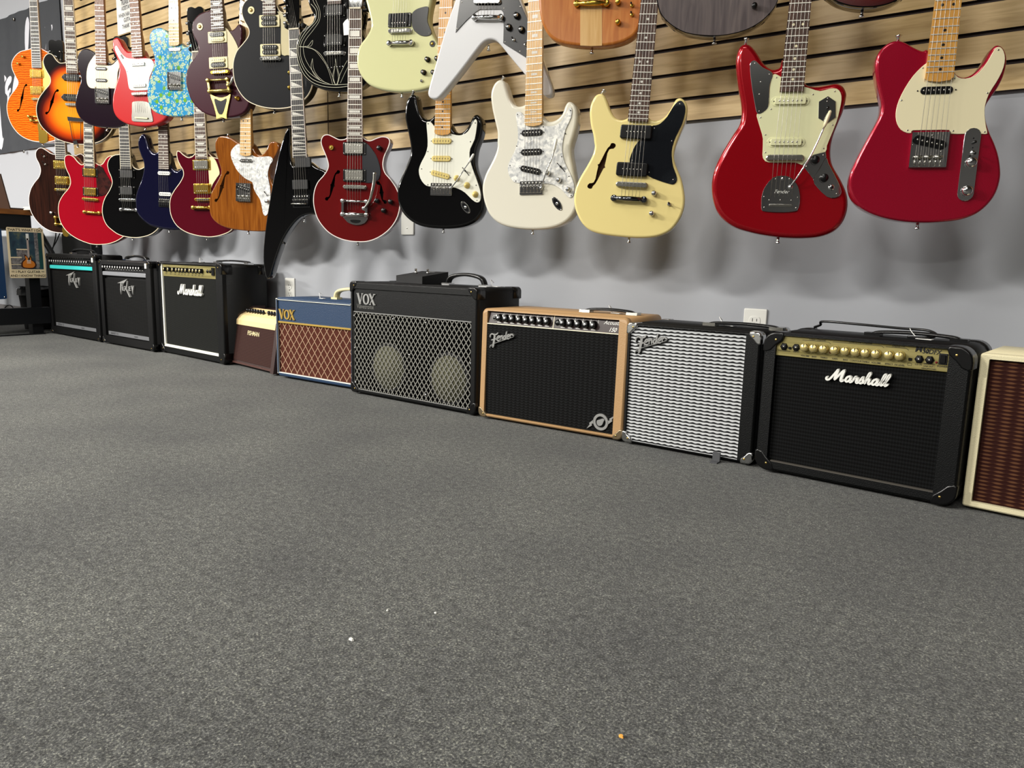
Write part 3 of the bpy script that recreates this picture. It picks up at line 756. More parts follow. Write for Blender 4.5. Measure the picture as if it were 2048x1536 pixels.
    def jackplate(g, c, rot, m=CHROME, L_=.050, W_=.022):
        u, v = g.at(*c, .002); b = MB(); P = []
        for i in range(24):
            a = 2*PI*i/24; P.append((L_/2*math.cos(a), W_/2*math.sin(a)))
        cr, sr = math.cos(rot), math.sin(rot); b.prism([(u+x*cr-y*sr, v+x*sr+y*cr) for x, y in P], .0018, 0, m, bev=.0006, seg=1)
        b.prism([(u+x*.7*cr-y*.7*sr, v+x*.7*sr+y*.7*cr) for x, y in P], .0020, .0015, DCHROME, smooth=False)
        b.lathe(u, v, [(.004, .0035), (.005, .003), (.005, .001)], m, 12); o = b.build('jack_plate', g.root)
        b = MB()
        for sgn in (-1, 1): b.cyl(u+sgn*L_*.44*cr, v+sgn*L_*.44*sr, .0017, .0028, .001, NICKEL, 7)
        b.build('screws', o); return g
    def bigsby(g, bar, roll, plate, m, arm=None, tail=None):
        """vibrato: tension bar, roller bar, frame and arm at sight lines"""
        A = g.ang(); W_ = .047; w_ = .014; b = MB()
        def barat(c, hw, r):
            u, v = g.at(*c, w_); p = (u-hw*math.cos(A), v-hw*math.sin(A)); q = (u+hw*math.cos(A), v+hw*math.sin(A)); return p, q
        p0, q0 = barat(bar, W_, .004); b.tube([(p0[0], -w_, p0[1]), (q0[0], -w_, q0[1])], .0045, m, 10); 
        for e in (p0, q0): b.lathe(e[0], e[1], [(.006, w_+.008), (.0085, w_+.006), (.0085, 0.0)], m, 12)
        p1, q1 = barat(roll, W_, .006); b.tube([(p1[0], -w_, p1[1]), (q1[0], -w_, q1[1])], .0075, m, 12)
        for a, c in ((p0, p1), (q0, q1)): b.ribbon([a, ((a[0]+c[0])/2, (a[1]+c[1])/2), c], .009, w_+.003, .002, m)
        for e in (p1, q1): b.lathe(e[0], e[1], [(.007, w_+.007), (.0095, w_+.004), (.0095, .001)], m, 12)
        fr_ = b.build('vibrato_frame', g.root)
        b = MB(); P = [g.at(x, y, .004) for x, y in plate['out']]; P = smooth(P, 3)
        b.prism(P, .006, .001, m, bev=.0012, seg=1)
        if 'hole' in plate: H = smooth([g.at(x, y, .004) for x, y in plate['hole']], 3); b.prism(H, .0066, .005, plate.get('hm', BLK), smooth=False)
        if 'txt' in plate: x, y, s = plate['txt']; q = g.at(x, y, .004); b.text(plate['word'], q[0], q[1], s, .0070, plate.get('tm', m), 'CENTER', shear=.2)
        b.build('tail_plate', fr_)
        if arm:
            Q = [g.at(x, y, .03) for x, y in arm]; b = MB(); n = len(Q); P3 = smooth([(q[0], -(.018+.014*min(1, i/1.5)), q[1]) for i, q in enumerate(Q)], 5, False)
            k = len(P3); b.tube(P3, [.004+.0025*min(1, i/k*1.5) for i in range(k)], NICKEL, 10); b.lathe(Q[0][0], Q[0][1], [(.006, .024), (.009, .020), (.009, .010)], m, 12); b.build('vibrato_arm', g.root)
        return g
def fhole(g, top, bot, flip=1, W=.0068, eye=.0068, grow=0.0):
    """closed outline of an f-hole between sight lines: a slim S that widens to a nicked middle and a round eye at each end"""
    a, c = g.fr.uv(*top), g.fr.uv(*bot)
    d = (c[0]-a[0], c[1]-a[1]); l = math.hypot(*d); e = (d[0]/l, d[1]/l); n = (-e[1]*flip, e[0]*flip)
    q = .0075
    C_ = [(-.8*eye, -.1*q, .35*eye), (-.5*eye, -.05*q, .85*eye), (0, 0, eye), (.5*eye, -.1*q, .88*eye), (1.0*eye, -.5*q, .55*eye), (1.7*eye, -.9*q, .4*eye), (.2*l, -.9*q, .42*W), (.35*l, -.4*q, .75*W), (.47*l, -.06*q, W)]
    mid = [(.5*l, 0, W*1.45)]
    C2 = [(l-s, -o, w_) for s, o, w_ in C_[::-1]]
    P = C_+mid+C2; k = len(P); A_, B_ = [], []
    for i, (s, o, w_) in enumerate(P):
        s0, o0, _ = P[max(i-1, 0)]; s1, o1, _ = P[min(i+1, k-1)]; t = (s1-s0, o1-o0); m = math.hypot(*t); w_ += grow
        A_.append((s-t[1]/m*w_, o+t[0]/m*w_)); B_.append((s+t[1]/m*w_, o-t[0]/m*w_))
    Q = A_+B_[::-1]
    return [(a[0]+e[0]*s+n[0]*o, a[1]+e[1]*s+n[1]*o) for s, o in Q]
def X(ox, oy, L_, s=5.12): return [(ox+x/s, oy+y/s) for x, y in L_]
def X1(ox, oy, x, y, s=5.12): return (ox+x/s, oy+y/s)
# red two-tone finishes and the rest of the paints
CANDY = paint('candy_red', '#a80410', 0.2, 0.35, build=flake('#80020c', '#a80618'))
RASP = paint('raspberry_red', '#a00a28', 0.22, 0.35, build=flake('#8c0620', '#ac0e30'))
OLY = paint('warm_white', '#dcd8c8', 0.2)
BUTTER = paint('butter_cream', '#f0de96', 0.2)
GBLACK = paint('gloss_black', '#050506', 0.12)
SATBLK = paint('satin_black', '#0d0e12', 0.38, coat=0.2)
SEAFOAM = paint('pale_green', '#cfcf9c', 0.22)
VWHITE = paint('v_white', '#d9dadc', 0.25)
OXRED = paint('ox_red', '#5c0a0c', 0.14, build=flake('#560a0c', '#640f10'))
CHERRY = paint('cherry_red', '#94041a', 0.16, 0.1)
WALN = paint('walnut', build=MAHOG('#160a07', '#24110b', '#331810'), rough=.15)
MAHO = paint('amber_mahogany', build=MAHOG('#63320d', '#7a4312', '#8d531b'), rough=.14)
NAT = paint('natural_mahogany', build=MAHOG('#a45c24', '#b46c2e', '#c07c3c'), rough=.25, coat=.6)
MSTRIPE = paint('maple_stripe', build=MAHOG('#c0924f', '#cca263', '#d6ae72'), rough=.25, coat=.6)
WINE = paint('wine', '#3a1420', 0.28, coat=.5, build=flake('#34121d', '#421826'))
WINE2 = paint('dark_wine', '#4c0616', 0.12)
EGG = paint('dark_aubergine', '#1a0d18', 0.14)
RED4 = paint('coral_red', '#b81a1c', 0.25)
BLUE4 = paint('midnight_blue', '#11163c', 0.12, 0.35, build=flake('#080b24', '#141232'))
FLOR = paint('flowered_blue', rough=.2, build=floral)
ORNG = paint('orange_flame', rough=.14, build=flame('#b84a0a', '#d2600f', '#e07818'))
GREYW = paint('grey_stain', rough=.35, coat=.3, build=MAHOG('#4a4244', '#5c5454', '#6c6260'))

# ================= lower row, from the right
g = Guitar('rightmost metallic red guitar with a cream guard', 'metallic raspberry red single-cutaway guitar with cream guard and maple neck, rightmost on the wall', (1853, 322), -.30, 19)
L13 = X(1650, 0, [(1090, 560), (1050, 505), (1010, 518), (970, 508), (900, 475), (820, 430), (750, 412), (680, 425), (620, 460), (560, 520), (525, 600), (515, 700), (530, 830), (558, 960), (578, 1060), (570, 1150), (540, 1230)])+X(1650, 200, [(450, 370), (380, 500), (308, 640), (260, 760), (247, 870), (270, 980), (340, 1080), (450, 1150), (600, 1205), (800, 1243), (1000, 1256), (1200, 1248), (1400, 1222), (1560, 1160), (1680, 1060), (1760, 940), (1800, 800), (1800, 680), (1780, 560), (1740, 440), (1690, 330), (1655, 220), (1643, 120), (1655, 50)])+X(1650, 0, [(1700, 1000), (1770, 900), (1830, 780), (1863, 650), (1860, 560), (1830, 490), (1785, 460), (1740, 470), (1690, 530), (1640, 620), (1580, 700), (1500, 765), (1420, 790), (1350, 760), (1300, 700), (1180, 640)])
g.body(L13, .044, RASP, bev=.006)
g.guard(X(1650, 0, [(1060, 640), (1035, 650), (985, 690), (900, 780), (820, 900), (760, 1020), (730, 1120), (725, 1200), (740, 1270), (780, 1330), (840, 1360), (885, 1360), (900, 1335), (1090, 1332), (1275, 1332), (1290, 1370), (1440, 1370), (1600, 1370), (1662, 1368), (1650, 1300), (1635, 1180), (1640, 1080), (1680, 960), (1750, 850), (1810, 740), (1840, 640), (1840, 560), (1815, 500), (1780, 480), (1740, 500), (1690, 590), (1620, 690), (1540, 770), (1440, 805), (1360, 790), (1300, 730), (1180, 680)]), IVORY, k=2,
        screws=X(1650, 0, [(1003, 695), (783, 1027), (845, 1333), (1312, 1340), (1635, 1350), (1663, 953), (1775, 510), (1325, 803)]))
g.neck(X1(1650, 0, 1168, 822), X1(1650, 0, 1265, 0), MAPN, 'dot', 21, MAPN, dotm=BLKDOT, round_=True, headm=MAPN)
g.pickup(*X1(1650, 0, 1143, 924), 'mini', cov=BLK)
g.hardtail(X1(1650, 200, 1062, 508)); g.strings(tail=.012)
b = MB(); A = g.ang(); p, q = g.at(*X1(1650, 200, 1525, 350)), g.at(*X1(1650, 200, 1430, 970)); 
b.prism(rrect((p[0]+q[0])/2, (p[1]+q[1])/2, .033, .160, .0164, A), .0035, 0, CHROME, bev=.0006, seg=1); b.build('control_plate', g.root)
for c in ((1500, 640), (1455, 930)): g.knob(*X1(1650, 200, *c), 'dome', CHROME, .0115)
g.switch(*X1(1650, 200, 1512, 540), dx=.0, dy=-.004); g.slit(X1(1650, 200, 1520, 400), X1(1650, 200, 1512, 480)); g.top_button(1796.5, 83, 1797, 74)

g = Guitar('red offset guitar with a mint guard', 'candy red offset-body guitar with mint guard, chrome plates and long vibrato arm', (1570, 315), -.31, 20, S=.610)
L12 = X(1400, 0, [(850, 600), (820, 680), (760, 702), (700, 682), (640, 622), (590, 540), (530, 465), (475, 441), (420, 460), (385, 520), (367, 620), (375, 760), (395, 900), (422, 1060), (425, 1180), (400, 1280)])+X(1400, 200, [(345, 340), (282, 440), (212, 560), (157, 680), (127, 790), (119, 900), (135, 1030), (180, 1150), (260, 1240), (370, 1308), (500, 1350), (650, 1383), (850, 1410), (1050, 1416), (1230, 1400), (1370, 1348), (1460, 1260), (1508, 1150), (1520, 1040), (1500, 930), (1440, 800), (1370, 680), (1345, 590), (1345, 480), (1370, 360), (1420, 230), (1470, 110)])+X(1400, 0, [(1500, 1010), (1505, 950), (1480, 890), (1440, 858), (1390, 848), (1300, 865), (1200, 880), (1110, 868), (1060, 820), (1020, 760), (940, 700)])
g.body(L12, .043, CANDY, bev=.012)
g.guard(X(1400, 0, [(750, 765), (790, 765), (850, 800), (940, 850), (1040, 880), (1130, 905), (1230, 933), (1330, 908), (1400, 908), (1440, 950), (1450, 1020), (1430, 1130)])+X(1400, 200, [(1400, 220), (1340, 370), (1300, 470), (1285, 530), (1160, 560), (1090, 620), (1045, 665), (980, 640), (840, 640), (700, 638), (655, 610), (640, 560), (645, 400), (620, 300), (590, 200), (582, 145)])+X(1400, 0, [(640, 1150), (690, 1110), (710, 1060), (712, 960), (722, 860)]), MINT, k=2,
        screws=X(1400, 0, [(783, 793), (727, 1117), (620, 1202), (670, 1380), (1380, 935), (1157, 967), (1357, 1280), (1265, 1520)])+X(1400, 200, [(670, 537)]), scm=NICKEL)
g.guard(X(1400, 0, [(515, 650), (540, 622), (575, 628), (640, 690), (745, 750), (718, 860), (710, 960), (700, 1090), (660, 1140), (610, 1167), (580, 1150), (560, 1060), (530, 880), (513, 720)]), CHROME, name='upper_control_plate', screws=X(1400, 0, [(563, 650), (712, 762), (622, 838), (610, 965), (607, 1140)]), w0=.001)
g.guard(X(1400, 0, [(1310, 985), (1390, 1040), (1390, 1200), (1300, 1265), (1210, 1212), (1215, 1042)]), CHROME, name='switch_plate', k=1, screws=X(1400, 0, [(1308, 1008), (1303, 1040), (1282, 1215)]), w0=.002)
g.slit(X1(1400, 0, 1305, 1080), X1(1400, 0, 1290, 1150))
g.guard(X(1400, 200, [(1285, 530), (1292, 580), (1230, 690), (1160, 812), (1050, 668), (1100, 610), (1160, 560)]), CHROME, name='switch_bracket', k=1, screws=X(1400, 200, [(1262, 565), (1090, 680)]), w0=.001)
g.guard(X(1400, 200, [(1290, 592), (1315, 650), (1380, 770), (1440, 900), (1440, 965), (1385, 1002), (1300, 990), (1200, 895), (1160, 818), (1225, 705)]), CHROME, name='lower_control_plate', k=2, screws=X(1400, 200, [(1398, 962)]), w0=.001)
for c in ((1180, 615), (1270, 800)): g.knob(*X1(1400, 200, *c), 'flat', BLK, .0105)
g.jack(*X1(1400, 200, 1345, 896), r=.0075)
g.neck(X1(1400, 0, 938, 935), X1(1400, 0, 1030, 0), ROSE, 'dot', 22, NECKT, dotm=IVORY, headm=CANDY, w0=.056)
g.pickup(*X1(1400, 0, 925, 1035), 'jag', cov=MINT); g.pickup(*X1(1400, 200, 880, 432), 'jag', cov=MINT)
g.tom(NICKEL)
TPL = X(1400, 200, [(630, 1120), (628, 1040), (632, 990), (660, 900), (740, 800), (830, 775), (920, 790), (990, 860), (1020, 950), (1020, 1050), (1000, 1120), (960, 1142), (800, 1150), (660, 1140)])
o = g.guard(TPL, CHROME, name='tailpiece_plate', screws=X(1400, 200, [(775, 810), (915, 810), (657, 990), (1000, 1000), (657, 1100), (983, 1105), (708, 1025), (822, 1025), (935, 1028)]), t=.0035)
b = MB(); q = g.at(*X1(1400, 200, 845, 808)); b.cyl(q[0], q[1], .004, .007, .003, CHROME, 12)
A = g.ang(); u, v = g.at(*X1(1400, 200, 825, 1080)); b.prism(rrect(u, v, .056, .006, .002, A), .009, .003, NICKEL, bev=.001); b.build('string_anchor', o)
b = MB(); q = g.at(*X1(1400, 200, 832, 955)); b.text('Fender', q[0], q[1], .0125, .0040, WHT, 'CENTER', shear=.35, rot=A); b.build('lettering', o)
g.strings(tail=.095)
g.top_button(1491, 88, 1492.5, 80)
g.arm(X(1400, 200, [(925, 893), (1010, 770), (1150, 540), (1275, 270)]), X(1400, 200, [(1270, 278), (1338, 105)]), IVORY)

g = Guitar('butter yellow semi-hollow guitar', 'butter yellow semi-hollow guitar with f-hole, two black pickups and black swirled guard', (1262, 369), -.30, 22)
L11 = X(1150, 0, [(590, 1150), (555, 1190), (520, 1215), (470, 1225), (410, 1200), (365, 1130), (332, 1040), (300, 975), (258, 955), (205, 980), (162, 1060), (148, 1150), (160, 1280), (185, 1380)])+X(1100, 200, [(450, 430), (455, 480), (430, 570), (372, 680), (312, 780), (270, 870), (247, 960), (246, 1060), (272, 1160), (325, 1260), (400, 1330), (500, 1368), (650, 1393), (850, 1411), (1000, 1411), (1120, 1392), (1230, 1340), (1310, 1250), (1360, 1150), (1380, 1050), (1376, 950), (1350, 820), (1310, 720), (1280, 640), (1270, 560), (1290, 460), (1340, 330), (1390, 210), (1408, 110)])+X(1150, 0, [(1150, 1080), (1125, 1030), (1080, 1000), (1030, 1020), (980, 1110), (920, 1190), (850, 1228), (790, 1228), (740, 1190), (690, 1150)])
g.body(L11, .042, BUTTER, bev=.007, holes=[lambda g: fhole(g, X1(1100, 200, 645, 466), X1(1100, 200, 410, 884), 1, W=.0085, eye=.0082)], holem=HOLEW)
g.guard(X(1100, 200, [(1040, 268), (1085, 258), (1130, 240), (1200, 170), (1260, 70), (1310, 15), (1350, 10), (1382, 60), (1383, 130), (1350, 250), (1290, 370), (1252, 480), (1245, 570), (1260, 680), (1290, 760), (1300, 820), (1270, 860), (1220, 858), (1100, 820), (1000, 772), (960, 700), (880, 650), (815, 640), (830, 560), (870, 470), (925, 405), (990, 380), (1030, 330)]), BLKSWIRL, k=2, edge=BLK, screws=X(1100, 200, [(1070, 290), (932, 418), (842, 618), (1015, 742), (1262, 815), (1248, 420), (1330, 40)]))
g.neck(X1(1150, 0, 643, 1240), X1(1150, 0, 765, 0), ROSE, 'dot', 22, NECKT, headm=BUTTER, dotm=PEARL_DOT)
g.pickup(*X1(1100, 200, 882, 330), 'p90', cov=BLK); g.pickup(*X1(1100, 200, 840, 712), 'p90', cov=BLK)
g.tom(NICKEL, X1(1100, 200, 806, 1012), DCHROME); g.strings(tail=g.tail)
for c in ((1065, 955), (1040, 1162)): g.knob(*X1(1100, 200, *c), 'dome', CHROME, .0078)
g.switch(*X1(1100, 200, 1218, 1066), dy=.002); g.top_button(1203.5, 188, 1207, 183)

g = Guitar('white double-cutaway guitar with a pearl guard', 'warm white double-cutaway guitar with pearl guard and three black pickups', (1063, 372), -.30, 14)
L10 = X(850, 0, [(1070, 1010), (1045, 1045), (1000, 1078), (940, 1085), (890, 1050), (855, 980), (828, 890), (802, 830), (765, 812), (718, 838), (682, 900), (668, 980), (680, 1100), (708, 1230), (735, 1350)])+X(780, 200, [(1093, 420), (1092, 480), (1070, 560), (1022, 660), (972, 760), (942, 870), (945, 970), (968, 1070), (1012, 1170), (1090, 1250), (1200, 1298), (1350, 1323), (1500, 1328), (1650, 1313), (1770, 1270), (1850, 1205), (1900, 1120), (1918, 1020), (1912, 900), (1888, 780), (1868, 660), (1850, 560), (1850, 470), (1878, 370), (1908, 250), (1915, 150), (1900, 70), (1860, 22), (1820, 17), (1788, 60), (1758, 140), (1705, 195), (1640, 218), (1590, 200), (1545, 150), (1490, 100)])
g.body(L10, .044, OLY, bev=.009)
g.guard(X(780, 200, [(1288, 150), (1310, 122), (1345, 128), (1385, 170), (1470, 230), (1555, 255), (1600, 268), (1680, 263), (1750, 222), (1800, 142), (1838, 78), (1862, 95), (1855, 180), (1800, 300), (1772, 420), (1765, 520), (1790, 640), (1848, 760), (1885, 860), (1885, 950), (1858, 1000), (1820, 990), (1770, 930), (1700, 880), (1640, 862), (1570, 855), (1310, 850), (1250, 820), (1210, 740), (1215, 650), (1270, 540), (1305, 430), (1310, 330), (1300, 240)]), PEARL, edge=BLK, k=2,
        screws=X(780, 200, [(1305, 148), (1297, 472), (1228, 670), (1288, 830), (1577, 838), (1855, 980), (1832, 782), (1758, 580), (1793, 342), (1848, 108), (1570, 275)]), scm=BLKMET)
g.neck(X1(780, 200, 1465, 258), X1(850, 0, 1130, 0), MAPN2, 'small', 22, MAPN2, round_=True, headm=MAPN2, inlm=PEARL_DOT)
for (x, y, r_) in ((1455, 335, 0), (1448, 532, 0), (1440, 718, -13)): g.pickup(*X1(780, 200, x, y), 'strat', cov=BLK, rot=r_)
for c in ((1617, 750), (1730, 820), (1826, 915)): g.knob(*X1(780, 200, *c), 'dome', CHROME, .0082)
g.slit(X1(780, 200, 1720, 655), X1(780, 200, 1782, 725)); g.jackplate(X1(780, 200, 1710, 1062), math.radians(-52))
g.top_button(1003.5, 160.5, 1006.5, 156); g.trem(X1(780, 200, 1445, 900), arm=X(780, 200, [(1548, 900), (1600, 730), (1655, 600), (1680, 520)]), tip=X(780, 200, [(1678, 525), (1705, 395)])); g.strings(tail=.012)

g = Guitar('black double-cutaway guitar with a white guard', 'black double-cutaway guitar with white guard, aged cream pickups and maple neck', (883, 375), -.30, 20)
L9 = [(875, 222), (868, 229.3), (862, 236), (852, 238), (843.5, 232), (838.6, 221), (835.5, 208), (833.5, 196), (828.5, 189), (821.5, 188.5), (814, 197), (809.8, 211), (808.8, 234), (812.7, 254), (817.6, 277), (820, 294), (819.5, 309), (813, 327), (801.5, 354), (795, 372), (793.3, 391), (797.6, 413), (809.3, 432), (826.9, 446), (848.4, 454), (877.7, 457.2), (907, 456.6), (932.3, 452), (952, 442), (963.6, 426.6), (967.5, 409), (966.5, 387.5), (959.7, 362), (951.9, 340.6), (949, 321), (951.9, 297.7), (960.7, 274), (964.6, 252.7), (962.6, 239), (956.5, 230), (949.5, 228.8), (943, 236), (936, 250.8), (926.5, 262), (916.7, 265.2), (907, 260.5), (900, 248), (890, 235)]
g.body(L9, .044, GBLACK, bev=.010)
g.guard(X(780, 200, [(373, 240), (392, 222), (425, 232), (480, 300), (560, 345), (625, 345), (680, 360), (740, 358), (800, 320), (848, 232), (872, 197), (890, 212), (890, 262), (868, 400), (822, 500), (815, 580), (832, 660), (870, 770), (910, 880), (930, 970), (923, 1032), (890, 1050), (840, 1020), (770, 950), (700, 910), (640, 895), (520, 890), (400, 885), (350, 860), (310, 800), (295, 720), (320, 640), (362, 560), (385, 470), (382, 350)]), mat('white_guard', '#e6e6d8', .25), k=2,
        screws=X(780, 200, [(390, 243), (387, 527), (323, 705), (387, 868), (890, 1028), (882, 873), (823, 427), (873, 235), (622, 358)]), scm=BLKMET)
g.neck(X1(780, 200, 533, 350), X1(850, 0, 215, 0), MAPN, 'dot', 21, MAPN, round_=True, headm=MAPN, dotm=BLKDOT)
for (x, y, r_) in ((530, 420, 0), (525, 600, 0), (515, 765, -13)): g.pickup(*X1(780, 200, x, y), 'strat', cov=AGED, rot=r_, poles=mat('dull_pole', '#8d7a3f', .4, .4))
for c in ((678, 800), (783, 872), (868, 965)): g.knob(*X1(780, 200, *c), 'hat', AGED, .0085)
g.slit(X1(780, 200, 748, 700), X1(780, 200, 800, 762)); g.jackplate(X1(780, 200, 772, 1100), math.radians(-52))
g.top_button(825, 189, 827.5, 183); g.trem(X1(780, 200, 522, 915), arm=X(780, 200, [(625, 900), (700, 800), (770, 690), (815, 628)]), tip=X(780, 200, [(808, 640), (858, 550)])); g.strings(tail=.012)

g = Guitar('dark red twin-cutaway guitar with a vibrato tailpiece', 'dark red semi-hollow twin-cutaway guitar with white binding and chrome vibrato tailpiece', (711, 374), -.30, 27, S=.628)
g.body(X(500, 220, [(1030, 240), (1000, 280), (960, 300), (910, 300), (850, 272), (800, 251), (752, 262), (727, 310), (735, 370), (768, 450), (798, 540), (795, 600), (752, 670), (692, 740), (657, 830), (648, 930), (660, 1020), (690, 1110), (742, 1190), (812, 1260), (900, 1310), (1000, 1340), (1110, 1351), (1220, 1343), (1330, 1298), (1430, 1220), (1500, 1120), (1533, 1010), (1533, 900), (1500, 800), (1440, 710), (1383, 640), (1362, 560), (1378, 470), (1415, 390), (1433, 320), (1408, 282), (1350, 272), (1290, 290), (1230, 313), (1180, 300), (1140, 260), (1085, 235)]), .042, OXRED, bind=WBIND,
       holes=[lambda g: fhole(g, X1(500, 220, 905, 632), X1(500, 220, 785, 912), 1), lambda g: fhole(g, X1(500, 220, 1310, 745), X1(500, 220, 1385, 945), -1)])
g.guard(X(500, 220, [(1150, 340), (1200, 345), (1270, 430), (1320, 540), (1336, 640), (1312, 715), (1240, 745), (1160, 722), (1148, 520)]), mat('smoke_guard', '#24262b', .25), k=3)
g.neck(X1(500, 220, 1070, 325), X1(550, 0, 820, 120), ROSE, 'block', 22, NECKB, bind=WBIND, head='open', headm=BLKG)
for y in (395, 670): g.pickup(*X1(500, 220, 1070, y), 'filter', cov=NICKEL, ring=BLK)
g.tom(NICKEL)
g.bigsby(X1(500, 220, 1072, 935), X1(500, 220, 1070, 1072), dict(out=X(500, 220, [(960, 1075), (1180, 1080), (1205, 1105), (1185, 1150), (1140, 1172), (1085, 1178), (1030, 1165), (990, 1140)]), hole=X(500, 220, [(1035, 1125), (1130, 1128), (1125, 1152), (1085, 1160), (1040, 1148)]), txt=(1083, 1150, .0075), word='Bigsby'), CHROME, arm=X(500, 220, [(1155, 1005), (1215, 945), (1250, 850), (1272, 740), (1278, 640)]))
g.strings(tail=.085)
for c in ((1300, 930), (1440, 940), (1370, 1030)): g.knob(*X1(500, 220, *c), 'flat', BLK, .009)
g.knob(*X1(500, 220, 1325, 390), 'flat', BLK, .009); g.disc(*X1(500, 220, 835, 385), .0085, GOLD, BRASS, 'strap_pin', .006)

g = Guitar('black V-shaped guitar', 'glossy black asymmetric V-shaped guitar with shark-fin inlays and a long left wing', (603, 398), -.28, 22)
g.body([(579, 300), (584, 330), (593, 330), (613, 322), (622, 326), (632, 334), (650, 342), (662, 362), (676, 395), (688, 430), (694, 455), (688, 462), (672, 448), (650, 434), (628, 429), (612, 430), (597, 437), (580, 456), (565, 481), (555, 507), (547, 532), (541, 552), (534, 557), (529, 548), (526, 520), (527, 490), (531, 450), (538, 405), (548, 350), (559, 300), (568, 270), (575, 256), (578, 254), (580, 262), (580, 280)], .04, BLKG, bev=.006, k=3)
g.neck((599, 315), (589, 90), EBONY, 'shark', 24, BLKG, bind=WBIND, head='point', headm=BLKG, w0=.058, w1=.043)
g.pickup(*X1(500, 220, 545, 540), 'emg', cov=BLKM, ring=None); g.pickup(*X1(500, 220, 520, 765), 'emg', cov=BLKM, ring=None)
g.trem(X1(500, 220, 525, 935), m=BLKMET, h_=.05)
b = MB(); b.tube([g.at(*X1(500, 220, x, 963)) [:1]+(-.014,)+g.at(*X1(500, 220, x, 963))[1:] for x in (435, 590)], .003, NICKEL, 8); b.build('fine_tuners', g.root)
g.strings(tail=.012)
b = MB(); q = g.fr.uv(*X1(500, 220, 318, 1350)); b.tube([(q[0], .02, q[1]), (q[0]+.008, .02, q[1]-.008), (q[0]+.011, .02, q[1]-.011)], [.003, .004, .007], CHROME, 10); b.build('strap_pin', g.root)

g = Guitar('brown mahogany semi-hollow guitar', 'amber mahogany semi-hollow guitar with f-hole, white pearl guard and maple neck', (489, 401), -.272, 18)
L6 = [(1460, 300), (1425, 335), (1390, 322), (1330, 282), (1262, 264), (1210, 275), (1180, 320), (1177, 390), (1195, 470), (1223, 560), (1238, 630), (1220, 690), (1172, 780), (1132, 860), (1117, 950), (1122, 1050), (1155, 1120), (1225, 1178), (1320, 1213), (1450, 1233), (1600, 1242), (1700, 1238), (1800, 1213), (1868, 1150), (1895, 1060), (1885, 960), (1840, 860), (1780, 780), (1742, 700), (1738, 610), (1770, 520), (1815, 430), (1835, 380), (1812, 335), (1765, 320), (1725, 350), (1700, 410), (1660, 455), (1615, 458), (1580, 410), (1530, 330)]
g.body(X(200, 220, L6), .042, MAHO, bev=.005, holes=[lambda g: fhole(g, X1(200, 220, 1310, 640), X1(200, 220, 1186, 928), 1, W=.0085, eye=.0075)], holem=HOLEW)
g.guard(X(200, 220, [(1425, 345), (1370, 380), (1340, 430), (1347, 500), (1392, 600), (1450, 670), (1505, 712), (1560, 740), (1572, 800), (1602, 860), (1640, 920), (1660, 1010), (1672, 1065), (1700, 1083), (1735, 1020), (1745, 900), (1740, 780), (1722, 700), (1720, 630), (1742, 560), (1770, 515), (1750, 480), (1700, 475), (1620, 482), (1570, 470), (1490, 420)]), PEARL, k=2, screws=X(200, 220, [(1412, 378), (1360, 490), (1415, 612), (1505, 715), (1598, 808), (1678, 1040), (1705, 683), (1755, 512), (1562, 480)]), scm=BLKMET)
g.neck(X1(200, 220, 1488, 465), X1(200, 0, 1490, 1000), MAPN2, 'dot', 21, MAPN, round_=True, headm=MAPN2, dotm=BLKDOT)
g.pickup(*X1(200, 220, 1500, 520), 'mini', cov=CHROME); g.hardtail(X1(200, 220, 1475, 842)); g.strings(tail=.012)
g.top_button(455, 274, 457.5, 269); g.switch(*X1(200, 220, 1712, 870)); g.knob(*X1(200, 220, 1712, 935), 'flat', CHROME, .009)

g = Guitar('wine single-cutaway guitar with a cream guard', 'dark wine single-cutaway guitar with sharp left horn, cream guard and gold pickups', (405, 399), -.30, 24, S=.635)
g.body(X(200, 220, [(1010, 410), (970, 450), (940, 478), (900, 485), (852, 456), (818, 425), (790, 422), (785, 460), (795, 510), (822, 570), (848, 615), (853, 670), (820, 740), (762, 820), (722, 900), (713, 990), (730, 1090), (782, 1180), (860, 1240), (950, 1275), (1060, 1297), (1160, 1299), (1270, 1272), (1345, 1230), (1395, 1150), (1410, 1050), (1390, 950), (1340, 860), (1280, 780), (1250, 700), (1250, 620), (1265, 540), (1250, 500), (1200, 492), (1150, 480), (1110, 440), (1060, 405)]), .045, WINE2, bind=BIND)
g.guard(X(200, 220, [(1095, 492), (1150, 485), (1190, 530), (1225, 640), (1200, 690), (1155, 760), (1125, 830), (1118, 740), (1110, 620)]), CREAMP, k=3)
g.neck(X1(200, 220, 1038, 500), X1(200, 0, 1015, 1130), ROSE, 'trap', 22, BLKG, bind=BIND, head='open', headm=BLKG)
g.pickup(*X1(200, 220, 1040, 562), 'hum', cov=NICKEL, ring=GOLD); g.pickup(*X1(200, 220, 1048, 806), 'hum', cov=GOLD, ring=GOLD)
g.tom(GOLD, X1(200, 220, 1038, 1000), GOLD); g.strings(tail=g.tail)

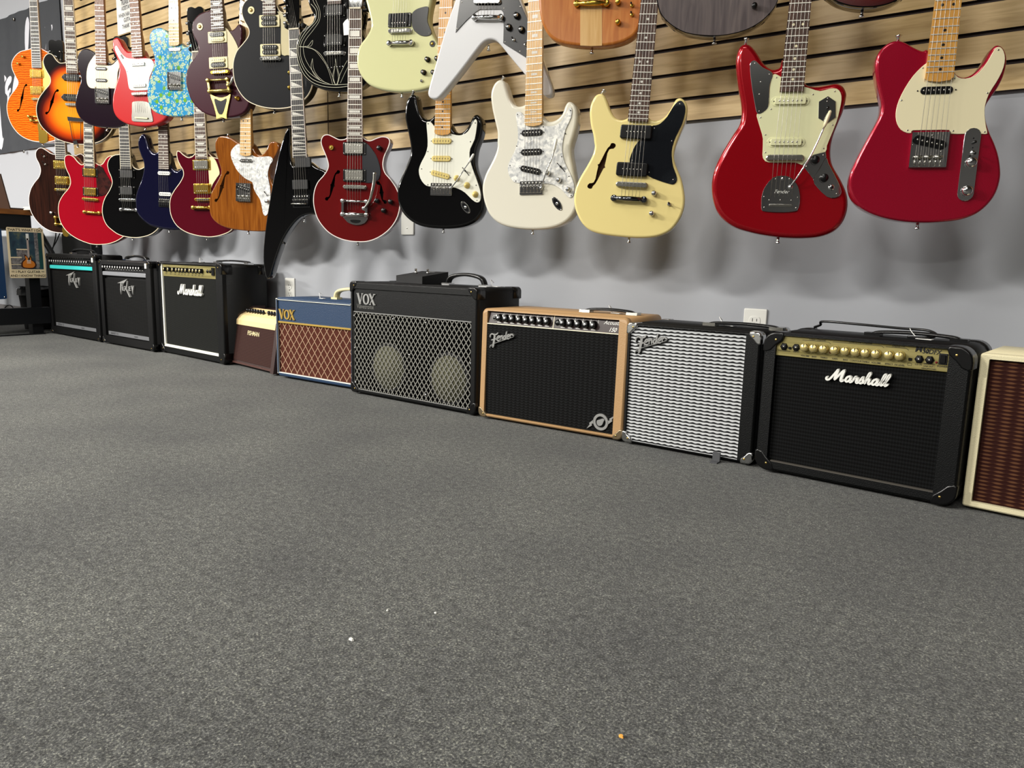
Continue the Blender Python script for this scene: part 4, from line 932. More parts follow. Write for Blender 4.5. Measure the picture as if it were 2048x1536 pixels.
g = Guitar('midnight blue double-cutaway guitar', 'midnight blue double-cutaway guitar with white slanted-horn pickups, behind the wine guitar', (330, 403), -.245, 22, S=.600)
g.body(X(200, 220, [(620, 400), (578, 432), (540, 432), (503, 395), (480, 325), (462, 262), (440, 240), (405, 258), (382, 320), (387, 390), (410, 460), (438, 530), (442, 600), (420, 700), (390, 780), (362, 870), (357, 950), (372, 1050), (425, 1122), (500, 1180), (580, 1205), (680, 1224), (800, 1227), (900, 1200), (955, 1120), (975, 1020), (958, 920), (928, 840), (898, 760), (888, 690), (888, 620), (870, 590), (830, 594), (790, 620), (745, 602), (720, 560), (680, 430)]), .042, BLUE4, bev=.010)
g.neck(X1(200, 220, 652, 605), X1(200, 0, 640, 1180), ROSE, 'dot', 24, BLKG, head='stub', headm=BLKM, w0=.058)
g.pickup(*X1(200, 220, 657, 648), 'strat', cov=WHT, poles=BLKMET); g.pickup(*X1(200, 220, 668, 862), 'strat', cov=WHT, poles=BLKMET)
g.trem(X1(200, 220, 668, 950), m=BLKMET); g.strings(tail=.012)

g = Guitar('black single-cutaway guitar in the lower row', 'black single-cutaway guitar with cream binding and plain black pickups, lower row beside the red one', (255, 400), -.278, 27, S=.605)
g.body(X(200, 220, [(240, 430), (200, 452), (150, 460), (102, 492), (77, 550), (86, 620), (115, 690), (124, 750), (98, 820), (50, 900), (24, 990), (27, 1080), (62, 1170), (122, 1230), (200, 1280), (300, 1304), (400, 1306), (500, 1283), (575, 1235), (625, 1165), (645, 1080), (642, 980), (612, 890), (565, 800), (530, 730), (518, 650), (525, 600), (515, 565), (480, 562), (440, 592), (392, 607), (345, 585), (318, 530), (290, 440)]), .048, GBLACK, bind=BIND)
g.neck(X1(200, 220, 262, 605), X1(200, 0, 240, 1240), EBONY, 'none', 22, BLKG, bind=BIND, head='open', headm=BLKG)
for c in ((275, 655), (275, 828)): g.pickup(*X1(200, 220, *c), 'emg', cov=BLKM, ring=BLKG)
g.tom(CHROME, X1(200, 220, 292, 1022), CHROME); g.strings(tail=g.tail)

g = Guitar('bright red semi-hollow guitar with gold pickups', 'bright cherry red semi-hollow guitar with cream binding, tortoise guard and gold pickups', (182, 399), -.31, 28, S=.585)
L2 = [(890, 370), (850, 402), (826, 402), (790, 370), (760, 332), (730, 311), (692, 306), (662, 330), (662, 390), (682, 460), (710, 520), (722, 590), (700, 650), (642, 720), (602, 800), (598, 900), (622, 1000), (682, 1088), (762, 1150), (850, 1193), (950, 1222), (1060, 1223), (1160, 1203), (1255, 1150), (1325, 1070), (1355, 980), (1350, 880), (1310, 780), (1245, 690), (1190, 620), (1165, 560), (1180, 480), (1195, 400), (1180, 332), (1135, 314), (1090, 338), (1052, 395), (1015, 408), (975, 385), (930, 360)]
g.body(X(0, 250, L2), .045, CHERRY, bind=BIND)
g.guard(X(0, 250, [(985, 432), (1040, 425), (1078, 490), (1143, 600), (1138, 640), (1100, 690), (1060, 722), (1000, 718), (988, 600)]), TORT, k=3)
g.neck(X1(0, 250, 912, 440), X1(0, 0, 903, 1290), EBONY, 'block', 22, NECKB, bind=BIND, head='stub', headm=BLKG)
for c in ((922, 486), (927, 683)): g.pickup(*X1(0, 250, *c), 'hum', cov=GOLD, ring=BLK, poles=GOLD)
g.tom(GOLD, X1(0, 250, 938, 896), GOLD, saddles=GOLD); g.strings(tail=g.tail)

g = Guitar('dark walnut twin-cutaway guitar', 'dark walnut brown semi-hollow guitar with cream binding, lowest at the far left', (128, 380), -.30, 32, S=.605)
g.body(X(0, 250, [(620, 260), (575, 298), (522, 290), (480, 262), (430, 234), (390, 242), (365, 282), (370, 340), (400, 400), (415, 465), (398, 530), (350, 592), (312, 660), (294, 750), (302, 840), (332, 920), (390, 1000), (460, 1058), (540, 1094), (640, 1108), (740, 1108), (840, 1075), (920, 1000), (955, 900), (950, 800), (910, 700), (860, 620), (835, 540), (848, 460), (868, 380), (860, 322), (825, 295), (780, 310), (735, 330), (695, 312), (665, 270)]), .045, WALN, bind=WBIND)
g.neck(X1(0, 250, 620, 350), X1(0, 250, 612, 180), EBONY, 'none', 22, NECKB, bind=WBIND, head='open', headm=BLKG)
for c in ((625, 408), (640, 570)): g.pickup(*X1(0, 250, *c), 'filter', cov=GOLD, ring=GOLD, poles=GOLD)
g.tom(GOLD); g.strings(tail=.03)
g.knob(*X1(0, 250, 527, 900), 'flat', CHROME, .008); g.switch(*X1(0, 250, 450, 322)); g.switch(*X1(0, 250, 460, 402))
g.bigsby(X1(0, 250, 650, 950), X1(0, 250, 655, 1020), dict(out=X(0, 250, [(640, 1050), (690, 1050), (700, 1140), (650, 1130)])), GOLD)

# ================= upper row, from the right
g = Guitar('dark red-brown guitar at the top right', 'dark red-brown bodied guitar with black rim, only its lowest edge showing at the top right', (1735, -70), -.315, 19)
g.body(X(1400, 0, [(1180, -400), (1150, -300), (1190, -150), (1350, -10), (1450, 38), (1560, 66), (1700, 76), (1850, 62), (1985, 20), (2120, -70), (2260, -240), (2280, -420), (2220, -580), (2150, -720), (2160, -900), (2240, -1060), (2180, -1180), (2050, -1130), (1930, -1060), (1700, -1100), (1500, -1080), (1380, -1180), (1270, -1150), (1240, -1020), (1290, -860), (1310, -700), (1250, -540)]), .045, paint('red_brown_burst', build=burst(.0, .17, .17, .19, [(0, '#7a1a12'), (.6, '#6a100e'), (.93, '#2a0606'), (1, '#060404')])), side=BLKG, bind=BLKG)
g.neck((1742, -230), (1762, -400), ROSE, 'block', 22, NECKB, bind=BIND, head='open')
g.pickup(1738, -190, 'hum', cov=NICKEL, ring=BLK); g.pickup(1735, -110, 'hum', cov=NICKEL, ring=BLK); g.tom(CHROME, (1733, -45)); g.strings(tail=g.tail)
g = Guitar('grey stained guitar at the top', 'grey stained wood guitar with thin black rim, cut by the top of the picture', (1438, -62), -.28, 22)
g.body(X(1150, 0, [(835, -60), (850, 60), (882, 150), (942, 220), (1022, 282), (1130, 335), (1280, 362), (1450, 368), (1600, 350), (1750, 308), (1880, 240), (1985, 150), (2060, 50), (2085, -60), (2070, -190), (2010, -320), (1970, -440), (1990, -560), (2050, -680), (2040, -800), (1950, -850), (1850, -780), (1760, -660), (1640, -600), (1420, -600), (1300, -620), (1190, -700), (1090, -850), (980, -860), (920, -740), (950, -590), (990, -450), (970, -310), (890, -190)]), .044, GREYW, side=BLKG, bind=BLKG, bindw=.0018)
g.neck((1454, -122), (1470, -250), ROSE, 'dot', 22, NECKT); g.pickup(1452, -108, 'strat', cov=BLK); g.hardtail((1437, -58)); g.strings(tail=.012)
g.knob(*X1(1150, 0, 1838, 60), 'flat', BLK, .007); 
g = Guitar('natural mahogany guitar with a pale centre stripe', 'natural mahogany guitar with pale maple centre stripe and gold hardware, at the top', (1186, -28), -.318, 20, S=.628)
U11 = X(850, 0, [(1158, -120), (1162, 0), (1172, 130), (1200, 250), (1255, 350), (1335, 415), (1450, 452), (1600, 470), (1710, 474), (1830, 470), (1960, 450), (2080, 405), (2160, 340), (2205, 250), (2225, 120), (2232, 0), (2225, -140), (2190, -300), (2170, -450), (2190, -620), (2240, -760), (2200, -860), (2110, -840), (2030, -720), (1930, -640), (1720, -640), (1520, -640), (1430, -720), (1340, -860), (1240, -860), (1190, -760), (1220, -600), (1240, -450), (1215, -300), (1175, -200)])
g.body(U11, .042, NAT, bev=.008)
b = MB(); S_ = [g.at(*X1(850, 0, x, y), 0) for x, y in ((1590, -630), (1590, 466), (1700, 471.5), (1812, 467), (1812, -630))]; b.prism(S_, .0006, -.03, MSTRIPE, smooth=False); b.build('centre_stripe', g.root)
g.neck((1192, -100), (1205, -260), ROSE, 'dot', 24, NECKT, head='open', headm=NAT); g.pickup(1186, -85, 'hum', cov=BLK, ring=GOLD); g.pickup(1186, -48, 'hum', cov=BLK, ring=GOLD)
g.tom(GOLD, X1(850, 0, 1705, 32), GOLD); g.strings(tail=g.tail)
for c in ((440, 22), (440, 228)): g.knob(*X1(1150, 0, *c), 'dome', GOLD, .0078)
for c in ((583, 55), (583, 150)): g.switch(*X1(1150, 0, *c), m=GOLD, dy=.001)

g = Guitar('white V-shaped guitar', 'white V-shaped guitar with black guard, its two wings hanging over the lower row', (975, 2), -.322, 20, S=.628)
g.body(X(850, 0, [(560, -560), (500, -520), (440, -380), (370, -160), (300, 20), (200, 320), (110, 640), (40, 890), (28, 960), (50, 1000), (100, 1014), (150, 990), (260, 862), (400, 685), (520, 525), (590, 440), (650, 406), (715, 410), (765, 450), (850, 555), (1000, 735), (1120, 870), (1215, 970), (1265, 985), (1298, 962), (1302, 905), (1270, 800), (1200, 600), (1130, 400), (1060, 220), (970, -40), (900, -260), (850, -440), (790, -540), (680, -560)]), .04, VWHITE, bev=.006)
g.guard(X(850, 0, [(430, -200), (360, 0), (335, 160), (313, 333), (420, 215), (520, 125), (560, 100), (670, 98), (780, 98), (803, 130), (805, 290), (800, 440), (830, 462), (940, 530), (1050, 600), (1072, 560), (1075, 300), (1050, 200), (960, 0), (880, -200), (640, -320)]), BLK, k=1, screws=X(850, 0, [(378, 22), (327, 290), (808, 85), (820, 430), (973, 525), (975, 65)]))
g.neck((978, -60), (984, -150), EBONY, 'dot', 22, NECKB, head='point', headm=VWHITE); g.pickup(978, -45, 'hum', cov=NICKEL, ring=BLK); g.pickup(976, -15, 'hum', cov=NICKEL, ring=BLK)
g.tom(CHROME, X1(850, 0, 640, 178), CHROME); g.strings(tail=g.tail)
for c in ((940, 160), (858, 278), (987, 302)): g.knob(*X1(850, 0, *c), 'cap', BLK, .0085, top=CHROME)
g.switch(*X1(850, 0, 908, 408), dy=.002); g.jack(*X1(850, 0, 1032, 455), r=.006)

g = Guitar('pale green double-cutaway guitar', 'pale green thin double-cutaway guitar with black half-moon guard and black knobs', (799, 61), -.29, 16, S=.628)
g.body(X(550, 0, [(1230, -230), (1130, -200), (1040, -260), (960, -380), (900, -420), (860, -380), (865, -240), (905, -60), (945, 90), (972, 210), (970, 290), (925, 375), (865, 455), (832, 545), (830, 640), (850, 722), (892, 800), (962, 868), (1060, 910), (1180, 934), (1300, 944), (1420, 935), (1540, 912), (1640, 868), (1700, 800), (1722, 700), (1715, 590), (1690, 490), (1650, 410), (1605, 330), (1575, 230), (1580, 120), (1610, -20), (1650, -180), (1680, -320), (1640, -400), (1570, -370), (1490, -250), (1400, -200), (1320, -240)]), .036, SEAFOAM, bev=.010)
g.guard(X(550, 0, [(1400, 150), (1432, 105), (1490, 78), (1560, 66), (1572, 100), (1560, 200), (1575, 260), (1602, 330), (1580, 362), (1530, 370), (1475, 355), (1420, 305), (1400, 240)]), BLK, k=3, screws=X(550, 0, [(1578, 340)]))
g.neck((803, -50), (806, -130), ROSE, 'trap', 22, NECKB, head='open', headm=BLKG); g.pickup(802, -35, 'hum', cov=CHROME, ring=BLK); g.pickup(*X1(550, 0, 1275, 205), 'hum', cov=DCHROME, ring=BLK)
g.tom(CHROME, X1(550, 0, 1278, 438), CHROME); g.strings(tail=g.tail)
g.disc(*X1(550, 0, 1610, 447), .0105, BLK, GOLD)
for c in ((1560, 608), (1660, 600), (1520, 740), (1622, 742)): g.knob(*X1(550, 0, *c), 'cap', BLK, .0075, top=CHROME)
g.jack(*X1(550, 0, 1500, 828), r=.005)

g = Guitar('black pinstriped guitar', 'black single-cutaway guitar painted with fine cream pinstripes, at the top', (672, 106), -.27, 20, S=.628)
g.body(X(550, 0, [(560, -170), (500, -190), (440, -180), (370, -130), (335, -50), (340, 30), (368, 100), (395, 160), (378, 230), (305, 290), (243, 355), (217, 450), (216, 560), (237, 680), (292, 790), (362, 858), (450, 902), (560, 930), (680, 937), (800, 920), (890, 880), (955, 815), (990, 740), (1000, 640), (985, 540), (945, 440), (900, 360), (878, 280), (890, 200), (900, 100), (880, 30), (830, 0), (780, 10), (740, -30), (690, -130), (620, -165)]), .046, GBLACK, bev=.006)
b = MB(); CR = mat('pinstripe_cream', '#d9d6bc', .4)
for L_, w_ in (([(368, 40), (420, 110), (410, 210), (330, 300), (270, 390), (240, 480), (245, 570), (290, 700), (370, 800), (480, 850), (600, 868), (750, 862)], 2), ([(380, -60), (395, 20), (440, 100), (440, 200), (370, 290), (300, 380), (262, 470), (270, 600), (330, 720), (440, 810), (560, 860)], 1.6), ([(395, -60), (425, 20), (460, 110), (455, 210), (390, 310), (320, 400), (290, 480), (310, 600), (380, 720), (470, 830)], 1.3), ([(250, 475), (330, 475), (385, 412), (370, 470), (300, 478), (400, 510), (480, 600), (540, 700), (590, 860)], 1.3),
                ([(250, 480), (360, 490), (450, 540), (520, 640), (570, 740), (610, 850)], 1.3), ([(385, 600), (370, 680), (400, 760), (470, 830)], 1.5), ([(385, 600), (395, 700), (440, 780), (520, 850)], 1.2), ([(225, 430), (232, 600), (290, 750), (380, 840), (500, 885), (640, 895), (760, 880)], 2.2), ([(380, 140), (330, 260), (270, 340), (240, 430)], 1.6), ([(620, 600), (612, 700), (600, 800), (625, 868), (650, 800), (634, 700), (620, 600)], 1.5), ([(608, 700), (590, 790), (625, 872), (660, 790), (640, 700)], 1.2), ([(740, 620), (700, 690), (660, 780), (640, 865)], 1.4), ([(760, 660), (720, 740), (670, 850)], 1.2)):
    b.ribbon(smooth([g.at(*X1(550, 0, x, y), 0) for x, y in L_], 5, False), .00055*w_, .0004, -.0002, CR)
b.build('pinstripes', g.root)
g.neck(X1(550, 0, 606, 40), X1(550, 0, 606, -60), ROSE, 'none', 22, BLKG, head='open', headm=BLKG)
for c in ((610, 110), (610, 415)): g.pickup(*X1(550, 0, *c), 'hum', cov=BLK, ring=BLKG)
g.tom(CHROME); g.strings(tail=.055)
b = MB()
for i in range(6): q = g.at(*X1(550, 0, 545+i*29, 692-i*3)); b.cyl(q[0], q[1], .0022, .002, 0, CHROME, 8)
b.build('string_ferrules', g.root)

g = Guitar('satin black single-cutaway guitar at the top', 'satin black single-cutaway guitar with gold knobs and cream pickup rings, upper row', (540, 117), -.29, 24, S=.628)
g.body(X(200, 0, [(1680, 10), (1640, -10), (1590, -28), (1540, -20), (1490, 10), (1457, 70), (1452, 140), (1480, 220), (1522, 300), (1518, 370), (1460, 450), (1402, 520), (1367, 620), (1362, 730), (1382, 850), (1432, 950), (1502, 1028), (1600, 1078), (1720, 1107), (1850, 1112), (1970, 1092), (2060, 1045), (2130, 975), (2172, 880), (2175, 780), (2130, 680), (2060, 580), (2015, 480), (2015, 380), (2030, 260), (2020, 150), (1985, 95), (1940, 90), (1890, 130), (1840, 110), (1800, 40), (1740, 0)]), .05, SATBLK, bind=BIND, bev=.004)
g.guard(X(200, 0, [(1812, 120), (1850, 125), (1900, 180), (1942, 260), (1962, 350), (1965, 450), (1962, 560), (1920, 565), (1860, 558), (1852, 400), (1850, 200)]), mat('aged_cream_guard', '#c3b78c', .35), k=2)
g.neck(X1(200, 0, 1732, 150), X1(200, 0, 1728, -100), ROSE, 'trap', 22, BLKG, bind=None, head='open', headm=BLKG)
for c in ((1735, 215), (1745, 512)): g.pickup(*X1(200, 0, *c), 'zebra', cov=BLK, ring=CREAMP)
g.tom(CHROME); g.strings(tail=.03)
g.disc(*X1(200, 0, 1547, 104), .0145, CREAMP, BRASS)
for c in ((1945, 742), (1943, 896)): g.knob(*X1(200, 0, *c), 'hat', GOLD, .0085)

g = Guitar('wine guitar with a gold vibrato tailpiece', 'wine purple single-cutaway guitar with zebra pickups and gold vibrato tailpiece', (437, 144), -.335, 22, S=.628)
g.body(X(200, 0, [(1150, 90), (1100, 108), (1050, 122), (1000, 150), (952, 210), (937, 290), (952, 370), (990, 440), (1000, 510), (970, 582), (912, 660), (880, 740), (874, 830), (892, 920), (922, 1010), (962, 1070), (1020, 1130), (1090, 1170), (1180, 1194), (1260, 1203), (1350, 1198), (1440, 1175), (1495, 1130), (1530, 1055), (1530, 960), (1495, 870), (1440, 790), (1405, 700), (1405, 620), (1430, 520), (1450, 420), (1455, 330), (1445, 262), (1415, 245), (1372, 292), (1330, 310), (1290, 285), (1250, 210), (1200, 110)]), .05, WINE, bev=.007)
g.guard(X(200, 0, [(1262, 300), (1290, 285), (1340, 345), (1390, 430), (1420, 520), (1385, 600), (1362, 698), (1312, 698), (1308, 560), (1305, 440)]), mat('aged_cream_guard', '#c3b78c', .35), k=2)
g.neck(X1(200, 0, 1205, 315), X1(200, 0, 1190, 0), ROSE, 'trap', 22, NECKB, head='open', headm=BLKG, w0=.060)
g.pickup(*X1(200, 0, 1202, 380), 'zebra', cov=BLK, cov2=CREAMP, ring=CREAMP); g.pickup(*X1(200, 0, 1212, 642), 'zebra', cov=CREAMP, cov2=BLK, ring=CREAMP)
g.tom(GOLD)
g.bigsby(X1(200, 0, 1205, 818), X1(200, 0, 1222, 930), dict(out=X(200, 0, [(1130, 970), (1180, 985), (1240, 1000), (1300, 985), (1340, 965), (1318, 1080), (1300, 1180), (1300, 1220), (1250, 1205), (1195, 1220), (1190, 1180), (1165, 1080)]), hole=X(200, 0, [(1175, 1010), (1240, 1035), (1300, 1010), (1285, 1090), (1262, 1160), (1240, 1175), (1215, 1160), (1190, 1090)]), txt=(1240, 1085, .010), word='Bigsby', tm=CREAMP), mat('pale_gold', '#c9b36a', .3, 1.0), arm=X(200, 0, [(1295, 865), (1330, 855), (1355, 830), (1370, 790)]))
g.strings(tail=.06); g.disc(*X1(200, 0, 1022, 272), .0145, CREAMP, BRASS); g.knob(*X1(200, 0, 1402, 1005), 'hat', GOLD, .008)

g = Guitar('blue flowered guitar', 'bright blue flower-patterned single-cutaway guitar with maple neck', (354, 172), -.305, 18)
g.body(X(200, 0, [(720, 380), (695, 335), (650, 296), (600, 284), (550, 296), (517, 330), (502, 390), (512, 450), (537, 520), (556, 590), (554, 650), (530, 740), (497, 840), (482, 930), (487, 1020), (512, 1098), (562, 1148), (640, 1178), (740, 1190), (850, 1190), (950, 1175), (1015, 1135), (1050, 1060), (1050, 960), (1022, 870), (985, 790), (960, 700), (962, 620), (985, 540), (1005, 470), (998, 425), (970, 408), (938, 428), (900, 475), (860, 475), (830, 450), (780, 410)]), .044, FLOR, side=paint('bright_blue', '#1590b8', .2), bev=.005)
g.guard(X(200, 0, [(700, 350), (660, 400), (625, 480), (610, 580), (620, 660), (660, 700), (700, 718), (760, 712), (845, 712), (850, 760), (890, 760), (905, 700), (920, 600), (930, 510), (860, 480), (780, 440)]), mat('clear_blue_guard', '#2b84b8', .12, build=floral), k=2)
g.neck(X1(200, 0, 757, 462), X1(200, 0, 752, 0), MAPN, 'dot', 21, MAPN, round_=True, dotm=BLKDOT, headm=MAPN)
g.pickup(*X1(200, 0, 765, 505), 'mini', cov=CHROME); g.hardtail(X1(200, 0, 768, 828)); g.strings(tail=.012)

g = Guitar('coral red offset guitar', 'coral red offset guitar with pointed left horn, white guard and metal tail plate', (281, 187), -.325, 22, S=.610)
g.body(X(0, 0, [(1385, 480), (1350, 512), (1320, 524), (1290, 514), (1255, 478), (1225, 420), (1198, 383), (1168, 388), (1147, 420), (1150, 500), (1180, 570), (1207, 640), (1212, 720), (1198, 800), (1170, 890), (1150, 980), (1146, 1070), (1160, 1150), (1202, 1213), (1270, 1258), (1350, 1283), (1450, 1296), (1550, 1288), (1640, 1258), (1710, 1205), (1742, 1130), (1735, 1040), (1695, 960), (1650, 890), (1632, 810), (1642, 740), (1645, 680), (1615, 630), (1570, 605), (1520, 598), (1475, 570), (1440, 500)]), .043, RED4, bev=.009)
g.guard(X(0, 0, [(1182, 470), (1202, 477), (1240, 540), (1290, 590), (1350, 600), (1420, 605), (1500, 598), (1550, 610), (1578, 660), (1562, 720), (1532, 790), (1522, 860), (1530, 915), (1440, 925), (1342, 923), (1316, 880), (1305, 800), (1288, 720), (1250, 650), (1210, 580), (1178, 510)]), WHT, k=2, screws=X(0, 0, [(1188, 490), (1300, 735), (1560, 640)]), scm=BLKMET)
g.neck(X1(0, 0, 1405, 580), X1(0, 0, 1370, 0), ROSE2, 'dot', 22, NECKT, dotm=IVORY, headm=RED4)
g.pickup(*X1(0, 0, 1415, 656), 'jag', cov=WHT); g.pickup(*X1(0, 0, 1428, 875), 'jag', cov=WHT)
b = MB(); b.ribbon([g.at(*X1(0, 0, 1237, 560)), g.at(*X1(0, 0, 1262, 600))], .008, .0035, .002, BLK); b.build('slide_switch', g.root)
g.tom(NICKEL)
g.guard(X(0, 0, [(1352, 1060), (1370, 1040), (1460, 1036), (1535, 1060), (1550, 1150), (1568, 1230), (1545, 1250), (1400, 1246), (1350, 1232), (1352, 1140)]), NICKEL, name='tailpiece_plate', k=2, screws=X(0, 0, [(1365, 1220), (1548, 1225)]), t=.003)
b = MB(); a, c = g.at(*X1(0, 0, 1385, 1205)), g.at(*X1(0, 0, 1515, 1213)); b.ribbon([a, c], .006, .008, .002, CREAMP); b.build('string_anchor', g.root)
g.strings(tail=.085)

g = Guitar('dark aubergine guitar with a cream guard', 'dark aubergine single-cutaway guitar with cream guard and rosewood neck', (205, 205), -.338, 28)
g.body(X(0, 0, [(1010, 580), (965, 545), (930, 515), (888, 497), (842, 507), (802, 550), (786, 620), (800, 700), (824, 780), (820, 850), (787, 950), (769, 1040), (776, 1120), (812, 1200), (870, 1253), (960, 1290), (1060, 1303), (1160, 1306), (1245, 1290), (1305, 1240), (1335, 1160), (1330, 1060), (1300, 970), (1258, 890), (1236, 810), (1248, 730), (1268, 650), (1268, 595), (1240, 570), (1205, 582), (1165, 635), (1125, 655), (1085, 625), (1050, 580)]), .044, EGG, bev=.005)
g.guard(X(0, 0, [(985, 560), (945, 595), (905, 660), (887, 740), (886, 820), (898, 872), (925, 900), (960, 905), (1060, 905), (1150, 905), (1192, 898), (1200, 820), (1206, 740), (1226, 680), (1240, 620), (1205, 612), (1160, 658), (1110, 672), (1050, 640)]), IVORY, k=2)
g.neck(X1(0, 0, 1033, 660), X1(0, 0, 1015, 0), ROSE2, 'dot', 21, NECKT, dotm=IVORY, headm=NECKT)
g.pickup(*X1(0, 0, 1035, 703), 'blade', cov=BLK); g.pickup(*X1(0, 0, 1038, 823), 'blade', cov=BLK); g.hardtail(X1(0, 0, 1052, 975)); g.strings(tail=.012)

SB = [(0, '#f2a21c'), (.45, '#ee8a12'), (.68, '#c8420a'), (.84, '#4a0c08'), (.95, '#0c0505')]
g = Guitar('sunburst hollow guitar', 'orange to black sunburst hollow guitar with f-hole, black pickups and trapeze tailpiece', (146, 209), -.30, 38, S=.628)
U2 = [(715, 600), (690, 635), (655, 642), (610, 642), (572, 608), (540, 562), (500, 546), (462, 570), (441, 620), (452, 680), (482, 740), (514, 800), (508, 860), (450, 930), (396, 1010), (371, 1100), (381, 1200), (421, 1290), (500, 1370), (600, 1430), (700, 1463), (800, 1478), (900, 1478), (1000, 1458), (1085, 1408), (1145, 1330), (1172, 1240), (1162, 1140), (1125, 1040), (1062, 950), (1015, 880), (1003, 820), (1020, 750), (1032, 690), (1010, 640), (962, 612), (905, 612), (865, 645), (820, 655), (780, 610)]
p0 = None
g.body(X(0, 0, U2), .045, paint('sunburst', build=burst(-.0, .155, .20, .165, SB, lower=(-.02, .30, .12, .12))), bind=BIND, side=paint('dark_side', '#1a0a06', .2), holes=[lambda g: fhole(g, X1(0, 0, 590, 925), X1(0, 0, 475, 1160), 1)])
g.neck(X1(0, 0, 738, 748), X1(0, 0, 698, 0), ROSE, 'block', 22, NECKB, bind=BIND, head='open', headm=BLKG)
g.pickup(*X1(0, 0, 742, 795), 'dogear', cov=BLK); g.pickup(*X1(0, 0, 738, 1000), 'dogear', cov=BLK)
g.tom(NICKEL)
b = MB(); P = [g.at(*X1(0, 0, x, y), .008) for x, y in ((692, 1195), (860, 1215), (860, 1250), (700, 1240))]; b.prism(P, .013, .009, CHROME, bev=.001, smooth=False)
for (x, y, x2, y2) in ((715, 1240, 748, 1430), (832, 1240, 830, 1430)): b.ribbon([g.at(*X1(0, 0, x, y)), g.at(*X1(0, 0, x2, y2))], .003, .009, .006, CHROME)
b.ribbon([g.at(*X1(0, 0, 745, 1430)), g.at(*X1(0, 0, 832, 1432))], .003, .009, .006, CHROME); b.ribbon([g.at(*X1(0, 0, 765, 1440)), g.at(*X1(0, 0, 775, 1478))], .022, .004, -.002, CHROME)
b.build('trapeze_tailpiece', g.root); g.strings(tail=.095)

g = Guitar('orange flame hollow guitar', 'orange flame-figured single-cutaway hollow guitar with gold hardware, leftmost in the upper row', (72, 198), -.28, 26, S=.628)
g.body([(x/4.8, y/4.8) for x, y in [(330, 455), (290, 468), (245, 480), (190, 497), (142, 540), (112, 600), (116, 660), (146, 730), (174, 790), (150, 850), (102, 912), (71, 980), (66, 1050), (81, 1130), (117, 1210), (172, 1280), (240, 1328), (320, 1356), (400, 1363), (480, 1360), (560, 1336), (622, 1285), (655, 1210), (660, 1130), (640, 1040), (600, 960), (555, 890), (530, 820), (528, 740), (540, 660), (535, 590), (500, 545), (455, 500), (420, 480), (380, 455)]], .055, ORNG, bind=WBIND, side=ORNG, holes=[lambda g: fhole(g, (252/4.8, 815/4.8), (172/4.8, 1062/4.8), 1)])
g.guard([(x/4.8, y/4.8) for x, y in [(400, 590), (440, 620), (485, 780), (450, 850), (415, 880), (412, 740)]], mat('gold_guard', '#d8b45c', .3, .3), k=3)
g.neck((350/4.8, 650/4.8), (318/4.8, 0), EBONY, 'none', 22, NECKB, bind=WBIND, head='open', headm=ORNG)
for c in ((352, 708), (356, 868)): g.pickup(c[0]/4.8, c[1]/4.8, 'filter', cov=GOLD, ring=GOLD, poles=GOLD)
g.tom(GOLD)
g.bigsby((345/4.8, 1120/4.8), (370/4.8, 1160/4.8), dict(out=[(x/4.8, y/4.8) for x, y in [(360, 1180), (390, 1190), (400, 1240), (450, 1265), (455, 1360), (380, 1370), (370, 1270)]]), GOLD)
g.strings(tail=.06)
for c in ((222, 545), (176, 612)): g.knob(c[0]/4.8, c[1]/4.8, 'flat', GOLD, .007)

# ------------------------------------------------------------------ amplifiers
TOLEX = tolex('black_tolex', '#050607', .42, .3); TOLEXM = tolex('matte_black_tolex', '#050506', .55, .25)
BLUEV = tolex('navy_tolex', '#1c3553'); TANT = tolex('tan_tolex', '#ae8a5f'); CREAMT = tolex('cream_tolex', '#d9d0ac'); BROWNV = tolex('brown_vinyl', '#33201d')
def weave(c0, c1, sx, sz, mixs=.5, wob=0.0, thr=.5):
    """woven grille cloth: horizontal cords crossed by fine threads"""
    def f(nt, b):
        v = coords(nt); s = N(nt, 'ShaderNodeSeparateXYZ'); L(nt, v, s.inputs[0])
        def wave(sock, k, ph=None):
            m = N(nt, 'ShaderNodeMath', operation='MULTIPLY'); L(nt, sock, m.inputs[0]); m.inputs[1].default_value = k*2*PI; o = m.outputs[0]
            if ph: a = N(nt, 'ShaderNodeMath', operation='ADD'); L(nt, o, a.inputs[0]); L(nt, ph, a.inputs[1]); o = a.outputs[0]
            n = N(nt, 'ShaderNodeMath', operation='SINE'); L(nt, o, n.inputs[0]); return n.outputs[0]
        wx = wave(s.outputs['X'], sx); ph = N(nt, 'ShaderNodeMath', operation='MULTIPLY'); L(nt, wx, ph.inputs[0]); ph.inputs[1].default_value = wob
        wz = wave(s.outputs['Z'], sz, ph.outputs[0])
        m1 = N(nt, 'ShaderNodeMath', operation='MULTIPLY_ADD'); L(nt, wx, m1.inputs[0]); m1.inputs[1].default_value = .25*mixs; m1.inputs[2].default_value = .5
        m2 = N(nt, 'ShaderNodeMath', operation='MULTIPLY_ADD'); L(nt, wz, m2.inputs[0]); m2.inputs[1].default_value = .35; L(nt, m1.outputs[0], m2.inputs[2])
        b.inputs['Specular IOR Level'].default_value = .12
        L(nt, ramp(nt, m2.outputs[0], [(thr-.14, c0), (thr+.14, c1)]), b.inputs['Base Color']); bump(nt, b, m2.outputs[0], .5, .001)
    return f
GR_BLACK = mat('black_grille_cloth', '#0b0c0c', .8, build=weave('#030303', '#0e0f10', 160, 110, 1))
GR_RIB = mat('ribbed_black_cloth', '#0b0c0c', .8, build=weave('#060606', '#141414', 40, 130, .3))
GR_CHAR = mat('charcoal_cloth', '#20211f', .85, build=weave('#121312', '#1b1c1a', 300, 300, 1))
GR_SILV = mat('silver_cloth', '#888888', .6, build=weave('#101012', '#c6c8ca', 51, 108, .35, .45, .46))
